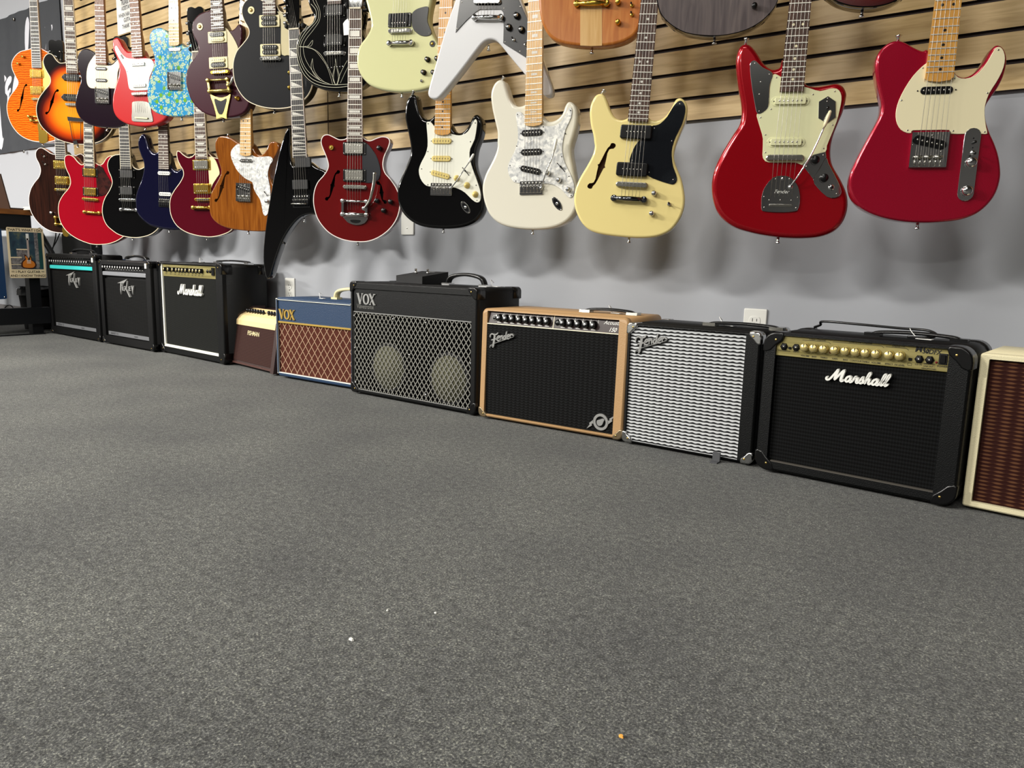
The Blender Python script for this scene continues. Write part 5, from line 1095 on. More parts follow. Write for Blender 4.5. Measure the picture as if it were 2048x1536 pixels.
GR_TAN = mat('black_basket_cloth', '#0b0b0c', .7, build=weave('#030303', '#131415', 62, 120, 1.2, .9, .62))
GR_BRN = mat('oxblood_cloth', '#3a1710', .8, build=weave('#2a100c', '#5a3a26', 38, 120, .9, 0, .72))
GR_VOX = mat('brown_cloth', '#4a2419', .8, build=weave('#3c1c14', '#54291d', 200, 200, 1))
CORDT = mat('tan_cord', '#b08f74', .7); CORDG = mat('grey_cord', '#84837c', .5)
GOLDP = mat('brushed_gold_panel', rough=.4, metal=.35, build=woodgrain([(.35, '#7d7342'), (.65, '#a69b66')], (3, 3, 120), .3))
DKPANEL = mat('dark_panel', '#191416', .35); BRPANEL = mat('brown_panel', '#2a1a18', .35)
SKIRT = mat('knob_black', '#0a0a0b', .3); GOLDK = mat('gold_knob', '#d9c88c', .28, .8); SILK = mat('silver_knob', '#d6d6d6', .25, .8)
LOGOW = mat('logo_white', '#e8e8e2', .35); LOGOS = mat('logo_silver', '#a5a5a3', .35, .4); LOGOG = mat('logo_gold', '#d6b25c', .3, .6)
CONE = mat('speaker_cone', '#5c5b4a', .8, spec=.1)
class Amp:
    def __init__(s, name, label, A, B, TL, TR, depth, mcab, rad=.012, warp=None, drop=0.0):
        a, b_ = on_floor(*A), on_floor(*B); yaw = math.atan2(b_.y-a.y, b_.x-a.x); s.fr = Frame((a.x, a.y, 0), yaw); s.W = (b_-a).length
        h1, h2 = s.fr.uv(*TL)[1], s.fr.uv(*TR)[1]; s.H = (h1+h2)/2; s.D = depth; s.root = empty(name, s.fr.O, yaw, label, 'amplifier'); s.warp = warp; s.mc = mcab; s.foot = .008
        s.rad = rad
    def uv(s, x, y, w_=0.0):
        return s.fr.uv(x, y, w_)
    def part(s, name, parent=None): return s.mb.build(name, parent or s.root, s.warp)
    def new(s): s.mb = MB(); return s.mb
    def cabinet(s, open_, rim=.014, mf=None, mg=None, gname='grille_cloth', inner=None):
        """open_ = (u0,u1,v0,v1) front opening; box + raised rim with rounded corners"""
        b = s.new(); F0 = s.foot; out = rrect(s.W/2, (s.H+F0)/2, s.W, s.H-F0, s.rad)
        b.prism(out, -rim, -s.D, s.mc, bevb=s.rad*.8)
        u0, u1, v0, v1 = open_
        # rim: ring between the outline and the opening, sampled on matching rays
        n = 10; O_ = []; I_ = []
        def sample(x0, x1, y0, y1, r):
            P = []; c = rrect((x0+x1)/2, (y0+y1)/2, x1-x0, y1-y0, r); return c
        O_ = ccw(out); I_ = ccw(rrect((u0+u1)/2, (v0+v1)/2, u1-u0, v1-v0, .002)); nn = len(O_); nr = normals(O_); V = []
        bv = min(.006, s.rad*.7)
        V += [(p[0], rim, p[1]) for p in O_]; V += [(p[0], bv, p[1]) for p in O_]; V += [(p[0]-q[0]*bv*.35, bv*.35, p[1]-q[1]*bv*.35) for p, q in zip(O_, nr)]; V += [(p[0]-q[0]*bv, 0, p[1]-q[1]*bv) for p, q in zip(O_, nr)]
        V += [(p[0], 0, p[1]) for p in I_]; V += [(p[0], rim+.001, p[1]) for p in I_]; F = []
        for r in range(5):
            for i in range(nn): j = (i+1) % nn; F.append((r*nn+i, (r+1)*nn+i, (r+1)*nn+j, r*nn+j))
        b.add(V, F[:3*nn], s.mc, True); b.add(V, F[3*nn:], s.mc, False)
        s.cab = s.part('cabinet')
        for x in (.06, s.W-.06):
            for y in (.04, s.D-.04):
                b = s.new(); b.lathe(0, 0, [(.012, .009), (.014, 0.0)], BLKM, 10); b.v = [(x+p[0], y+p[2], p[1]*-1) for p in b.v]; s.part('foot')
        return s
    def rect(s, name, u0, u1, v0, v1, w0, w1, m, bev=.001, parent=None):
        b = s.new(); b.prism(rrect((u0+u1)/2, (v0+v1)/2, u1-u0, v1-v0, max(bev, .0005)), max(w0, w1), min(w0, w1), m, bev=bev, smooth=False, seg=1); return s.part(name, parent)
    def knobs(s, uvs, r, m, top=None, w0=0.0, depth=.016, parent=None, name='control_knob', pointer=True, tr=.7):
        for (u, v) in uvs:
            b = s.new(); b.lathe(u, v, [(r*.82, w0+depth), (r*.9, w0+depth*.93), (r, w0+depth*.2), (r*1.05, w0)], m, 14)
            if top: b.lathe(u, v, [(r*(tr-.04), w0+depth+.0004), (r*tr, w0+depth-.0002)], top, 14)
            if pointer: b.ribbon([(u, v+r*.2), (u, v+r*.85)], r*.16, w0+depth+.0009, w0+depth-.001, WHT if not top else BLKM)
            s.part(name, parent)
    def corners(s, m, which='TB', size=.042, th=.0016, back=True):
        """moulded caps: an L-shaped shell wrapping each corner of the cabinet"""
        for (cx, sx) in ((0, 1), (s.W, -1)):
            for (cz, sz) in (((s.H, -1),) if which == 'T' else ((s.foot, 1),) if which == 'B' else ((s.H, -1), (s.foot, 1))):
                for front in ((True, False) if back else (True,)):
                    S = size; R_ = max(s.rad, .008)+th; P = []
                    # outline in the front plane: outer rounded corner, inner edge swept in a curve
                    for i in range(7):
                        t = PI/2*i/6; P.append((-th+R_-R_*math.cos(t), -th+R_-R_*math.sin(t)))
                    P = P[:]; P += [(S*.92, -th), (S, .006), (S*.9, S*.38), (S*.62, S*.62), (S*.38, S*.9), (.006, S), (-th, S*.92)]
                    Q = [(cx+sx*x, cz+sz*z) for x, z in P]; b = s.new()
                    w0, w1 = (th, -S) if front else (-s.D+S, -s.D-th)
                    # cap is solid but sits round the corner edge only, so it shows as a shell
                    b.prism(Q, w0, w1, m, bev=.004 if front else 0, seg=2, smooth=True)
                    o = s.part('corner_protector')
                    if front:
                        b = s.new(); b.cyl(cx+sx*S*.6, cz+sz*S*.34, .0028, th+.0012, 0, BRASS, 8); s.part('screw', o)
    def handle(s, u0, u1, arch=.02, m=BLK, endm=CHROME, y=None, th=.011, flat=False):
        y = s.D*.5 if y is None else y; z = s.H; b = s.new(); P = smooth([(u0, y, z+.004), (u0+.018, y, z+arch*.75), ((u0+u1)/2, y, z+arch), (u1-.018, y, z+arch*.75), (u1, y, z+.004)], 5, False)
        V = []; F = []
        for i, p in enumerate(P):
            a = Vector(P[max(i-1, 0)]); c = Vector(P[min(i+1, len(P)-1)]); t = (c-a).normalized(); n_ = Vector((-t.z, 0, t.x)); h = .0045 if not flat else .003
            for (dy, dn) in ((-th, -h), (-th, h), (-th*.6, h*1.6), (th*.6, h*1.6), (th, h), (th, -h)):
                q = Vector(p)+Vector((0, dy, 0))+n_*dn; V.append(q)
        for i in range(len(P)-1):
            for j in range(6): k = (j+1) % 6; F.append((i*6+j, (i+1)*6+j, (i+1)*6+k, i*6+k))
        F.append([0, 1, 2, 3, 4, 5]); F.append([(len(P)-1)*6+j for j in range(6)][::-1])
        b.add(V, F, m, True); o = s.part('handle')
        for u in (u0, u1):
            b = s.new(); b.cube3(u-.018, u+.018, y-.014, y+.014, z-.001, z+.008, endm); s.part('handle_bracket', o)
        return o
def lattice(a, u0, u1, v0, v1, du, dv, wid, w0, m, wav=0.0):
    """crossing diagonal cords clipped to a rectangle"""
    b = a.new(); k = dv/du
    for sg in (1, -1):
        c = -3*(u1-u0)*k if True else 0
        lo = (v0-(u1-u0)*k if sg == 1 else v0); hi = (v1 if sg == 1 else v1+(u1-u0)*k)
        c = lo
        while c < hi:
            # line v = c + sg*k*(u-u0)
            pts = []
            for (u, v) in ((u0, c), (u1, c+sg*k*(u1-u0))): pass
            ua, ub = u0, u1; va, vb = c, c+sg*k*(u1-u0)
            def clip(ua, va, ub, vb, lim, above):
                if (va > lim) == above and (vb > lim) == above: return None
                if (va > lim) == above: t = (lim-va)/(vb-va); ua, va = ua+(ub-ua)*t, lim
                elif (vb > lim) == above: t = (lim-va)/(vb-va); ub, vb = ua+(ub-ua)*t, lim
                return ua, va, ub, vb
            r = clip(ua, va, ub, vb, v1, True)
            if r: r = clip(*r, v0, False)
            if r and math.hypot(r[2]-r[0], r[3]-r[1]) > .004: b.ribbon([(r[0], r[1]), (r[2], r[3])], wid, w0, w0-.0015, m)
            c += dv
    return a.part('grille_cords')
def stroke(b, strokes, u, v, s, wid, w0, w1, m, rot=0.0, shear=0.0, k=4):
    for st in strokes:
        w0 += .00006
        wd = 1.0
        if isinstance(st, tuple): st, wd = st
        P = smooth(st, k, False) if len(st) > 2 else st
        Q = [(x+y*shear, y) for x, y in P]; c, n = math.cos(rot), math.sin(rot)
        Q = [(u+s*(x*c-y*n), v+s*(x*n+y*c)) for x, y in Q]; nq = len(Q)
        b.ribbon(Q, [wid*wd*(.7 if i in (0, nq-1) else 1) for i in range(nq)], w0, w1, m)
        for e in (Q[0], Q[-1]): b.lathe(e[0], e[1], [(wid*wd*.35, w0), (wid*wd*.35, w1)], m, 8, False)
MARSH = [[(.05, .42), (-.02, .2), (.12, .02), (.42, .12), (.75, .7), (1.05, 1.38), (1.12, 1.5)], ([(1.12, 1.5), (1.1, 1.0), (1.08, .4), (1.1, .15)], 1.3), [(1.1, .15), (1.4, .7), (1.75, 1.35), (1.9, 1.5)], ([(1.9, 1.5), (1.86, 1.0), (1.84, .35), (1.95, .06), (2.2, .2)], 1.3),
         [(3.0, .62), (2.8, .78), (2.52, .6), (2.45, .22), (2.65, .04), (2.9, .25), (3.02, .7)], ([(3.02, .7), (2.98, .25), (3.1, .05), (3.35, .25)], 1.2), [(3.35, .25), (3.55, .85), (3.62, .62), (3.88, .66)], ([(3.88, .66), (3.8, .25), (3.92, .05), (4.15, .25)], 1.2), [(4.15, .25), (4.42, .86), (4.5, .6), (4.6, .3), (4.45, .05), (4.2, .1)],
         [(4.5, .08), (4.8, .3), (5.08, .95), (5.18, 1.4), (5.08, 1.5), (4.98, 1.2), (4.92, .6), (4.9, .05)], [(4.92, .4), (5.12, .72), (5.3, .6), (5.28, .2), (5.42, .04), (5.65, .25)],
         [(6.28, .62), (6.08, .78), (5.8, .6), (5.73, .22), (5.93, .04), (6.18, .25), (6.3, .7)], ([(6.3, .7), (6.26, .25), (6.38, .05), (6.6, .25)], 1.2),
         [(6.6, .25), (6.9, .9), (7.02, 1.4), (6.92, 1.52), (6.82, 1.2), (6.76, .5), (6.84, .06), (7.1, .25)], [(7.1, .25), (7.4, .9), (7.52, 1.4), (7.42, 1.52), (7.32, 1.2), (7.26, .5), (7.34, .06), (7.62, .3)]]
FEND = [[(.0, .72), (.02, .95), (.25, 1.12), (.5, 1.05), (.85, 1.1), (1.05, 1.28)], ([(.62, 1.06), (.6, .7), (.5, .1), (.4, -.35)], 1.7), [(.2, .42), (.55, .52), (.85, .6)],
        [(.95, .62), (1.2, .75), (1.3, .88), (1.15, .95), (.98, .75), (.95, .5), (1.15, .42), (1.3, .5)], [(1.4, .98), (1.42, .52)], [(1.42, .8), (1.6, 1.0), (1.68, .95), (1.68, .58)],
        [(2.12, .98), (1.98, 1.02), (1.85, .82), (1.92, .62), (2.08, .72), (2.2, 1.3), (2.25, 1.5)], [(2.18, 1.1), (2.16, .72)], [(2.3, .88), (2.55, 1.0), (2.62, 1.15), (2.48, 1.2), (2.32, .98), (2.34, .74), (2.6, .76)],
        [(2.75, 1.28), (2.74, .84)], [(2.75, 1.1), (2.95, 1.28), (3.08, 1.2), (3.2, 1.12)], ([(.02, -.32), (.42, .0), (3.2, 1.0)], .35), ([(.0, -.46), (.05, -.28), (.4, -.2)], .4)]
def peavey(b, u, v, s, w0, w1, m, sy=1.0):
    P = lambda L_: [(u+x*s, v+y*sy) for x, y in L_]
    for pl in ([(0, .62), (.95, 1.0), (.62, .66), (.5, .42), (.42, .44), (.5, .64)], [(.28, .62), (.40, .62), (.33, .1), (.28, -.28), (.24, .1)], [(.43, .37), (.57, .37), (.57, .31), (.49, .31), (.49, .24), (.55, .24), (.55, .18), (.49, .18), (.49, .11), (.58, .11), (.58, .05), (.43, .05)], [(.60, .02), (.66, .02), (.77, .36), (.72, .42)], [(.66, .14), (.84, .14), (.82, .19), (.67, .19)], [(.5, .64), (.62, .66), (.50, .42), (.44, .40), (.40, .46), (.46, .47)],
               [(.63, .42), (.72, .42), (1.14, -.42), (1.04, -.42)], [(.9, .85), (.97, .85), (.84, .18), (.78, .22)], [(1.02, .42), (1.2, .42), (1.2, .36), (1.09, .36), (1.09, .28), (1.18, .28), (1.18, .22), (1.09, .22), (1.09, .14), (1.2, .14), (1.2, .08), (1.02, .08)], [(1.26, .5), (1.33, .5), (1.37, .34), (1.44, .5), (1.5, .5), (1.40, .1), (1.36, -.2), (1.32, .14)]):
        b.prism(P(pl), w0, w1, m, smooth=False)
def vox(b, u, v, s, w0, w1, m):
    R_ = lambda L_, w_: b.ribbon([(u+x*s, v+y*s) for x, y in L_], w_*s, w0, w1, m)
    R_([(.18, 1.0), (.52, 0.0)], .24); R_([(.52, .02), (.8, 1.0)], .09); R_([(0, .97), (.38, .97)], .07); R_([(.66, .97), (.95, .97)], .07)
    pts = [(1.32+.34*math.cos(t*PI/12), .48+.44*math.sin(t*PI/12)) for t in range(24)]
    b.ribbon([(u+x*s, v+y*s) for x, y in pts], [s*(.08+.14*abs(math.cos(t*PI/12))) for t in range(24)], w0, w1, m, closed=True)
    R_([(1.85, 1.0), (2.42, 0.0)], .22); R_([(2.42, 1.0), (1.85, 0.0)], .09)
    for x in (1.72, 2.3): R_([(x, .97), (x+.3, .97)], .07); R_([(x, .03), (x+.3, .03)], .07)
def tag_on(px, py, y, z, label, dx=.035, dy=-.02):
    """small white price tag lying on top of an amplifier, with its string"""
    t = empty('price_tag', (px, py, z), 0, label, 'tag'); b = MB(); b.add([(0, 0, .0012), (.034, -.010, .0012), (.038, .004, .0014), (.004, .014, .0012), (0, 0, .0002), (.034, -.010, .0002), (.038, .004, .0004), (.004, .014, .0002)], [(0, 1, 2, 3), (7, 6, 5, 4), (0, 4, 5, 1), (1, 5, 6, 2), (2, 6, 7, 3), (3, 7, 4, 0)], TAGP); b.build('card', t)
    b = MB(); b.tube(smooth([(.004, .004, .001), (-.01, .012, .014), (-.016, .018, .022), (-.012, .03, .012)], 4, False), .0009, TAGP, 6); b.build('string', t)

# --- two black amplifiers at the far left with a slanted winged name
for (nm, A, B, TL, TR, lab, trim, TR0, TR1, KN, LG, LS, BS, word) in (
    ('a', (103, 667), (201, 685.5), (89.5, 505.5), (187, 510), 'black amplifier with a turquoise strip under its knobs, leftmost in the floor row', TEAL, (97, 532.5), (184, 538.5), ((104, 519.5), (180, 524), 17), (131.8, 544, 157, 574), .026, ((105, 657.5), (193, 671)), 'SPECIAL 112'),
    ('b', (206, 686.5), (308, 705.5), (192.5, 519.5), (303, 523.5), 'black amplifier with a silver strip under its knobs, second from the left', SILV, (201.5, 545), (290.5, 552.5), ((206, 533), (287, 541), 15), (234.5, 559, 265, 592), .03, ((213, 675), (300.5, 690.5)), 'BANDIT 112')):
    a = Amp('guitar_amplifier', lab, A, B, TL, TR, .155, TOLEXM, .014)
    W_, H_ = a.W, a.H; a.cabinet((.045, W_-.045, .05, H_-.024), .02)
    a.rect('grille_cloth', .043, W_-.043, .05, H_-.10, -.012, -.02, GR_RIB)
    (u0, v0), (u1, v1) = a.uv(*TR0), a.uv(*TR1); v = (v0+v1)/2
    a.rect('control_panel', .045, W_-.045, v+.012, H_-.024, -.014, -.02, BLKM)
    b = a.new(); b.prism(rrect(W_/2, v, W_-.09, .022, .006), -.001, -.018, trim, bev=.003); a.part('trim_strip')
    (k0, q0), (k1, q1) = a.uv(*KN[0]), a.uv(*KN[1]); n = KN[2]; zk = (q0+q1)/2
    a.knobs([(.07+(W_-.17)*i/(n-1), v+.036) for i in range(n)], .0085, SKIRT, mat('pale_cap', '#d2d2d0', .35, .2), w0=-.006, depth=.014, pointer=False)
    b = a.new()
    for i in range(n): b.ribbon([(.06+(W_-.17)*i/(n-1), v+.024), (.075+(W_-.17)*i/(n-1), v+.024)], .002, -.0136, -.015, WHT)
    for i in range(n-3): b.ribbon([(.066+(W_-.17)*i/(n-1), v+.056), (.074+(W_-.17)*i/(n-1), v+.056)], .005, -.0136, -.015, WHT)
    a.part('panel_print')
    p = a.uv(KN[1][0]+4.5, KN[1][1]-6); a.rect('power_switch', p[0]-.009, p[0]+.009, v+.036, v+.062, .003, -.014, WHT)
    (l0, m0), (l1, m1) = a.uv(LG[0], LG[3]), a.uv(LG[2], LG[1]); b = a.new(); peavey(b, l0, m0+(m1-m0)*.30, (l1-l0)/1.5, -.004, -.012, LOGOS, (m1-m0)/1.42); a.part('name_badge')
    a.rect('lower_trim', .06, W_-.06, .055, .075, -.008, -.014, mat('grey_strip', '#6a6b6e', .4)); b = a.new(); b.text(word, .09, .060, .016, -.0076, BLKM); b.text('PEAVEY', W_*.62, .0605, .012, -.0076, BLKM); a.part('lettering')
    a.corners(BLK, 'TB', size=.035, back=False); a.handle(W_*.30, W_*.70, .024)
    if nm == 'a': a1 = a
# --- upright black amplifier with gold panel and white script
a = Amp('guitar_amplifier', 'tall black amplifier with gold panel and white script beside the small brown amplifier', (321.5, 704.5), (450, 731.5), (309, 520), (440.5, 531), .235, TOLEX, .016); W_, H_ = a.W, a.H
(u0, v0), (u1, v1) = a.uv(317.6, 526), a.uv(329.3, 692); (u2, v2), (u3, v3) = a.uv(429, 532.7), a.uv(438.7, 713.4)
vb = (v1+v3)/2; vt = (v0+v2)/2; ul = (u0+u1)/2; ur = (u2+u3)/2
a.cabinet((ul, ur, vb, vt), .022)
gp = a.uv(320.5, 551.3)[1]; gp2 = a.uv(429, 559)[1]; gp = (gp+gp2)/2
a.rect('grille_cloth', ul, ur, vb, gp, -.012, -.022, GR_CHAR); a.rect('control_panel', ul+.014, ur, gp, vt-.002, -.010, -.022, GOLDP)
b = a.new(); 
for P_ in ([(ul+.006, vt), (ul+.006, vb+.006)], [(ul, vb+.006), (ur, vb+.006)]): b.ribbon(P_, .012, -.004, -.014, mat('white_piping', '#e8e8dc', .4))
a.part('piping')
ks = [(145, 300), (190, 302), (235, 303), (275, 305), (305, 306), (335, 307), (370, 309), (412, 312), (445, 315), (480, 318), (515, 321)]
us = [a.uv(300+x/5.12, 480+y/5.12)[0] for x, y in ks]; vz = sum(a.uv(300+x/5.12, 480+y/5.12)[1] for x, y in ks)/11
a.knobs([(u, vz) for u in us], .0115, SKIRT, GOLDK, w0=-.010)
p = a.uv(300+630/5.12, 480+322/5.12); a.rect('power_switch', p[0]-.012, p[0]+.012, vz-.018, vz+.018, -.004, -.010, BLK)
for x in (570, 597): p = a.uv(300+x/5.12, 542.9); b = a.new(); b.lathe(p[0], vz, [(.007, -.006), (.008, -.010)], BLK, 12); a.part('input_jack')
b = a.new(); 
for u in us: b.ribbon([(u-.008, vz-.022), (u+.008, vz-.022)], .002, -.0096, -.011, BLKM)
b.text('Marshall', ul+.05, vt-.018, .010, -.0096, BLKM); a.part('panel_print')
(l0, m0), (l1, m1) = a.uv(354.5, 589), a.uv(402.5, 565); b = a.new(); stroke(b, MARSH, l0, m0+.003, (l1-l0)/7.8, .0062, -.002, -.011, LOGOW, shear=.12); a.part('name_badge')
a.corners(BLK, 'TB', size=.05); a.handle(a.uv(300+430/5.12, 518)[0], a.uv(300+720/5.12, 520)[0]+.02, .014, y=.13, flat=True)
t_ = a.fr.O+a.fr.U*(W_*.38)-a.fr.W*.10; tag_on(t_.x, t_.y, 0, H_+.002, 'small white tag on top of the tall black amplifier with the gold panel')

# --- small brown acoustic amplifier
sl = .21
def fishwarp(x, y, z):
    return (x, y+z*.16, z)
a = Amp('acoustic_amplifier', 'small brown amplifier with cream control panel, between the tall black and the blue amplifiers', (459, 728.5), (551, 752), (468, 622), (545, 640), .19, BROWNV, .02, warp=fishwarp); W_, H_ = a.W, a.H
H_ = a.H = .262
b = a.new(); prof = [(0, .012), (0, .215), (.012, .232), (.075, .262), (.19, .262), (.19, .012)]
V = []; F = []; n = len(prof)
for x in (0, W_):
    for (y, z) in prof: V.append((x, y+z*0, z))
F = [list(range(n)), [n+i for i in range(n)][::-1]]+[(i, n+i, n+(i+1) % n, (i+1) % n) for i in range(n)]
b.add(V, F, BROWNV); a.part('cabinet')
for x0, x1 in ((0, .030), (W_-.030, W_)):
    b = a.new(); b.add([(x, y, z) for x in (x0, x1) for (y, z) in ((-.012, .008), (-.012, .222), (.004, .242), (.07, .274), (.13, .274), (.13, .262), (.05, .2), (.05, .008))], [[0, 1, 2, 3, 4, 5, 6, 7], [15, 14, 13, 12, 11, 10, 9, 8]]+[(i, i+8, 8+(i+1) % 8, (i+1) % 8) for i in range(8)], BROWNV); a.part('side_rail')
a.rect('grille_cloth', .032, W_-.032, .028, .192, -.001 if False else .001, -.006, mat('brown_grille', '#35211e', .8, build=weave('#2c1a17', '#3d2824', 150, 150, 1)))
b = a.new(); b.add([(x, y, z) for x in (.030, W_-.030) for (y, z) in ((-.004, .192), (-.006, .214), (.010, .236), (.073, .266), (.073, .26), (.01, .2))], [[0, 1, 2, 3, 4, 5], [11, 10, 9, 8, 7, 6]]+[(i, i+6, 6+(i+1) % 6, (i+1) % 6) for i in range(6)], mat('cream_panel', '#ead09a', .4)); cp = a.part('control_panel')
for i in range(14):
    if i in (7,): continue
    b = a.new(); x = .055+(W_-.11)*i/13; b.tube([(x, .036, .248), (x, .027, .264)], [.0075, .006], SKIRT, 10); a.part('control_knob')
b = a.new(); b.text('FISHMAN', W_*.5-.075, .152, .028, .003, mat('cream_letters', '#e8d8a8', .4), off=.006); a.part('name_badge')
a.rect('lower_trim', .02, W_-.02, .014, .022, .004, -.004, mat('brown_trim', '#4a302b', .4))

# --- navy amplifier with brown diamond grille
a = Amp('guitar_amplifier', 'navy blue amplifier with brown diamond grille, white piping and cream handle', (556, 755), (705, 781), (548, 592), (703, 607), .22, BLUEV, .014); W_, H_ = a.W, a.H
W0 = W_; a.W = W_ = W_
c = Crop(a.fr, 300, 480); ul = c(1290, 700)[0]; vt = (c(1290, 600)[1]+c(2030, 665)[1])/2; vg = (c(1300, 830)[1]+c(2035, 920)[1])/2; vb = (c(1310, 1345)[1]+c(2040, 1490)[1])/2
a.cabinet((ul, W_-ul, vb, vt), .014)
a.rect('upper_panel', ul, W_-ul, vg, vt, -.006, -.014, BLUEV); a.rect('grille_cloth', ul, W_-ul, vb, vg, -.010, -.014, GR_VOX)
lattice(a, ul+.008, W_-ul-.008, vb+.006, vg-.006, abs(c(1358, 900)[0]-c(1300, 900)[0]), abs(c(1500, 1115)[1]-c(1500, 1000)[1]), .0024, -.0085, CORDT)
b = a.new(); b.ribbon([(ul, vb), (W_-ul, vb), (W_-ul, vt), (ul, vt)], .007, -.001, -.010, mat('white_piping', '#e8e8dc', .4), closed=True); a.part('piping')
b = a.new(); b.ribbon([(ul, vg), (W_-ul, vg)], .007, -.003, -.010, LOGOG); a.part('gold_trim')
l0 = c(1312, 800); l1 = c(1475, 715); b = a.new(); vox(b, l0[0], l0[1]-.002, (l1[0]-l0[0])/2.6, -.002, -.006, LOGOG); a.part('name_badge')
hu0, hu1 = c(1640, 560)[0]+.03, c(2000, 590)[0]+.05; a.handle(hu0, hu1, .045, m=mat('cream_strap', '#d8cda0', .4), endm=mat('cream_strap'), th=.013)
t_ = a.fr.O+a.fr.U*(hu0-.05)-a.fr.W*.06; tag_on(t_.x, t_.y, 0, H_+.002, 'small white tag on top of the navy amplifier beside its handle')

# --- wide black amplifier with silver diamond grille
a = Amp('guitar_amplifier', 'wide black amplifier with silver diamond grille over two speakers', (702, 786), (950, 834), (697, 560), (952, 579), .23, TOLEX, .014); W_, H_ = a.W, a.H; vxb = a
c = Crop(a.fr, 640, 520, 4.6545); ul = (c(300, 480)[0]+c(312, 1200)[0])/2; ur = (c(1412, 580)[0]+c(1392, 1385)[0])/2; vg = (c(300, 478)[1]+c(1412, 580)[1])/2; vb = (c(312, 1200)[1]+c(1390, 1390)[1])/2
a.cabinet((ul, ur, vb, H_-.025), .016); a.rect('upper_panel', ul, ur, vg, H_-.025, -.005, -.016, TOLEX)
a.rect('baffle', ul, ur, vb, vg, -.0135, -.016, mat('baffle_black', '#030303', .9, spec=.05))
for (x, y, r) in ((615, 1035, .080), (1175, 1140, .080)):
    p = c(x, y-30); b = a.new(); b.lathe(p[0], p[1], [(.03, -.0128), (r*.95, -.0110), (r, -.0110)], CONE, 32); b.lathe(p[0], p[1], [(r+.006, -.0112), (r+.011, -.0112), (r+.012, -.0135)], BLKM, 32); b.lathe(p[0], p[1], [(r, -.0109), (r, -.0112)], CONE, 32); a.part('speaker_cone')
lattice(a, ul+.002, ur-.002, vb+.002, vg-.002, (ur-ul)/27.5, (vg-vb)/10.4, .0027, -.006, CORDG)
b = a.new(); b.ribbon([(ul, vg), (ur, vg), (ur, vb), (ul, vb)], .003, -.004, -.010, LOGOS, closed=True); a.part('grille_edge')
for (x, y) in ((312, 520), (672, 552), (978, 585), (1400, 632), (318, 818), (826, 885), (1398, 965), (325, 1138), (680, 1205), (978, 1255), (1393, 1325)):
    p = c(x, y); b = a.new(); b.lathe(p[0], p[1], [(.002, -.0005), (.0042, -.002), (.0045, -.006)], CHROME, 10); a.part('screw')
l0 = c(338, 405); l1 = c(512, 330); b = a.new(); vox(b, l0[0], l0[1]-.001, (l1[0]-l0[0])/2.6, -.001, -.005, LOGOS); a.part('name_badge')
b = a.new(); p = c(335, 452); b.text('Valvetronix', p[0], p[1]+.002, .0235, -.0042, mat('dim_silver', '#7c7c78', .4, .4), sx=.86); a.part('lettering')
a.corners(BLK, 'TB', size=.04); hu0, hu1 = c(880, 190)[0]+.05, c(1200, 210)[0]+.06; a.handle(hu0, hu1, .038)
t_ = a.fr.O+a.fr.U*(hu1+.015)-a.fr.W*.13; tag_on(t_.x, t_.y, 0, H_+.002, 'small white tag behind the handle of the wide black diamond-grille amplifier')
# foot switch standing on it
p = a.fr.O+a.fr.U*(a.uv(785, 560)[0]+.012)-a.fr.W*.135; t = empty('foot_switch', (p.x, p.y, H_+.001), a.fr.yaw-.12, 'black two-button foot switch box standing on the wide black amplifier', 'foot switch')
b = MB(); wd, dp = .155, .12; V = [(-wd/2, -dp/2, 0), (wd/2, -dp/2, 0), (wd/2, dp/2, 0), (-wd/2, dp/2, 0), (-wd/2, -dp/2, .026), (wd/2, -dp/2, .026), (wd/2, dp/2, .043), (-wd/2, dp/2, .043)]
b.add(V, [(3, 2, 1, 0), (4, 5, 6, 7), (0, 1, 5, 4), (1, 2, 6, 5), (2, 3, 7, 6), (3, 0, 4, 7)], BLKM); b.build('housing', t)
for x in (-.035, .035):
    b = MB(); b.tube([(x, 0, .034), (x, -.001, .042), (x, -.001, .042), (x, -.002, .052)], [.006, .006, .0035, .005], CHROME, 12); b.build('push_button', t)
b = MB(); b.add([(-.01, .03, .0402), (.03, .03, .0402), (.03, .04, .0416), (-.01, .04, .0416)], [(0, 1, 2, 3)], LOGOS); b.build('lettering', t)

# --- tan amplifier with slanted brown panel
V0 = .30
def tanwarp(x, y, z): return (x, y+max(0, z-TZ)*.22, z)
TZ = .285
a = Amp('acoustic_amplifier', 'tan amplifier with dark brown control panel and black woven grille', (957, 836), (1243, 886), (972, 611), (1256, 643), .235, TANT, .016, warp=tanwarp); W_, H_ = a.W, a.H
c = Crop(a.fr, 920, 580); ul = (c(262, 345)[0]+c(240, 1265)[0])/2; ur = (c(1612, 450)[0]+c(1555, 1480)[0])/2; vb = (c(240, 1265)[1]+c(1555, 1485)[1])/2; vg = (c(262, 340)[1]+c(1620, 445)[1])/2-.002; vt = (c(290, 205)[1]+c(1650, 295)[1])/2-.004
TZ = vg-.01
a.cabinet((ul, ur, vb, vt), .016); a.rect('grille_cloth', ul, ur, vb, vg, -.008, -.016, GR_TAN); a.rect('control_panel', ul, ur, vg, vt, -.011, -.016, BRPANEL)
b = a.new(); b.ribbon([(ul, vg), (ur, vg)], .0022, -.007, -.012, mat('cream_line', '#e6dcc0', .4)); 
um = c(930, 320)[0]; b.ribbon([(um, vg), (um, vt)], .0022, -.0105, -.012, mat('cream_line')); a.part('panel_lines')
kx = [370, 437, 504, 575, 645, 715, 790, 860, 1022, 1098, 1178, 1258, 1335]; vk = (vg+vt)/2+.001
kus = [c(x, 255+(x-370)*.075)[0]+.003 for x in kx]; a.knobs([(u, vk) for u in kus], .0112, SKIRT, SILK, w0=-.011, depth=.014, tr=.4, pointer=False)
b = a.new()
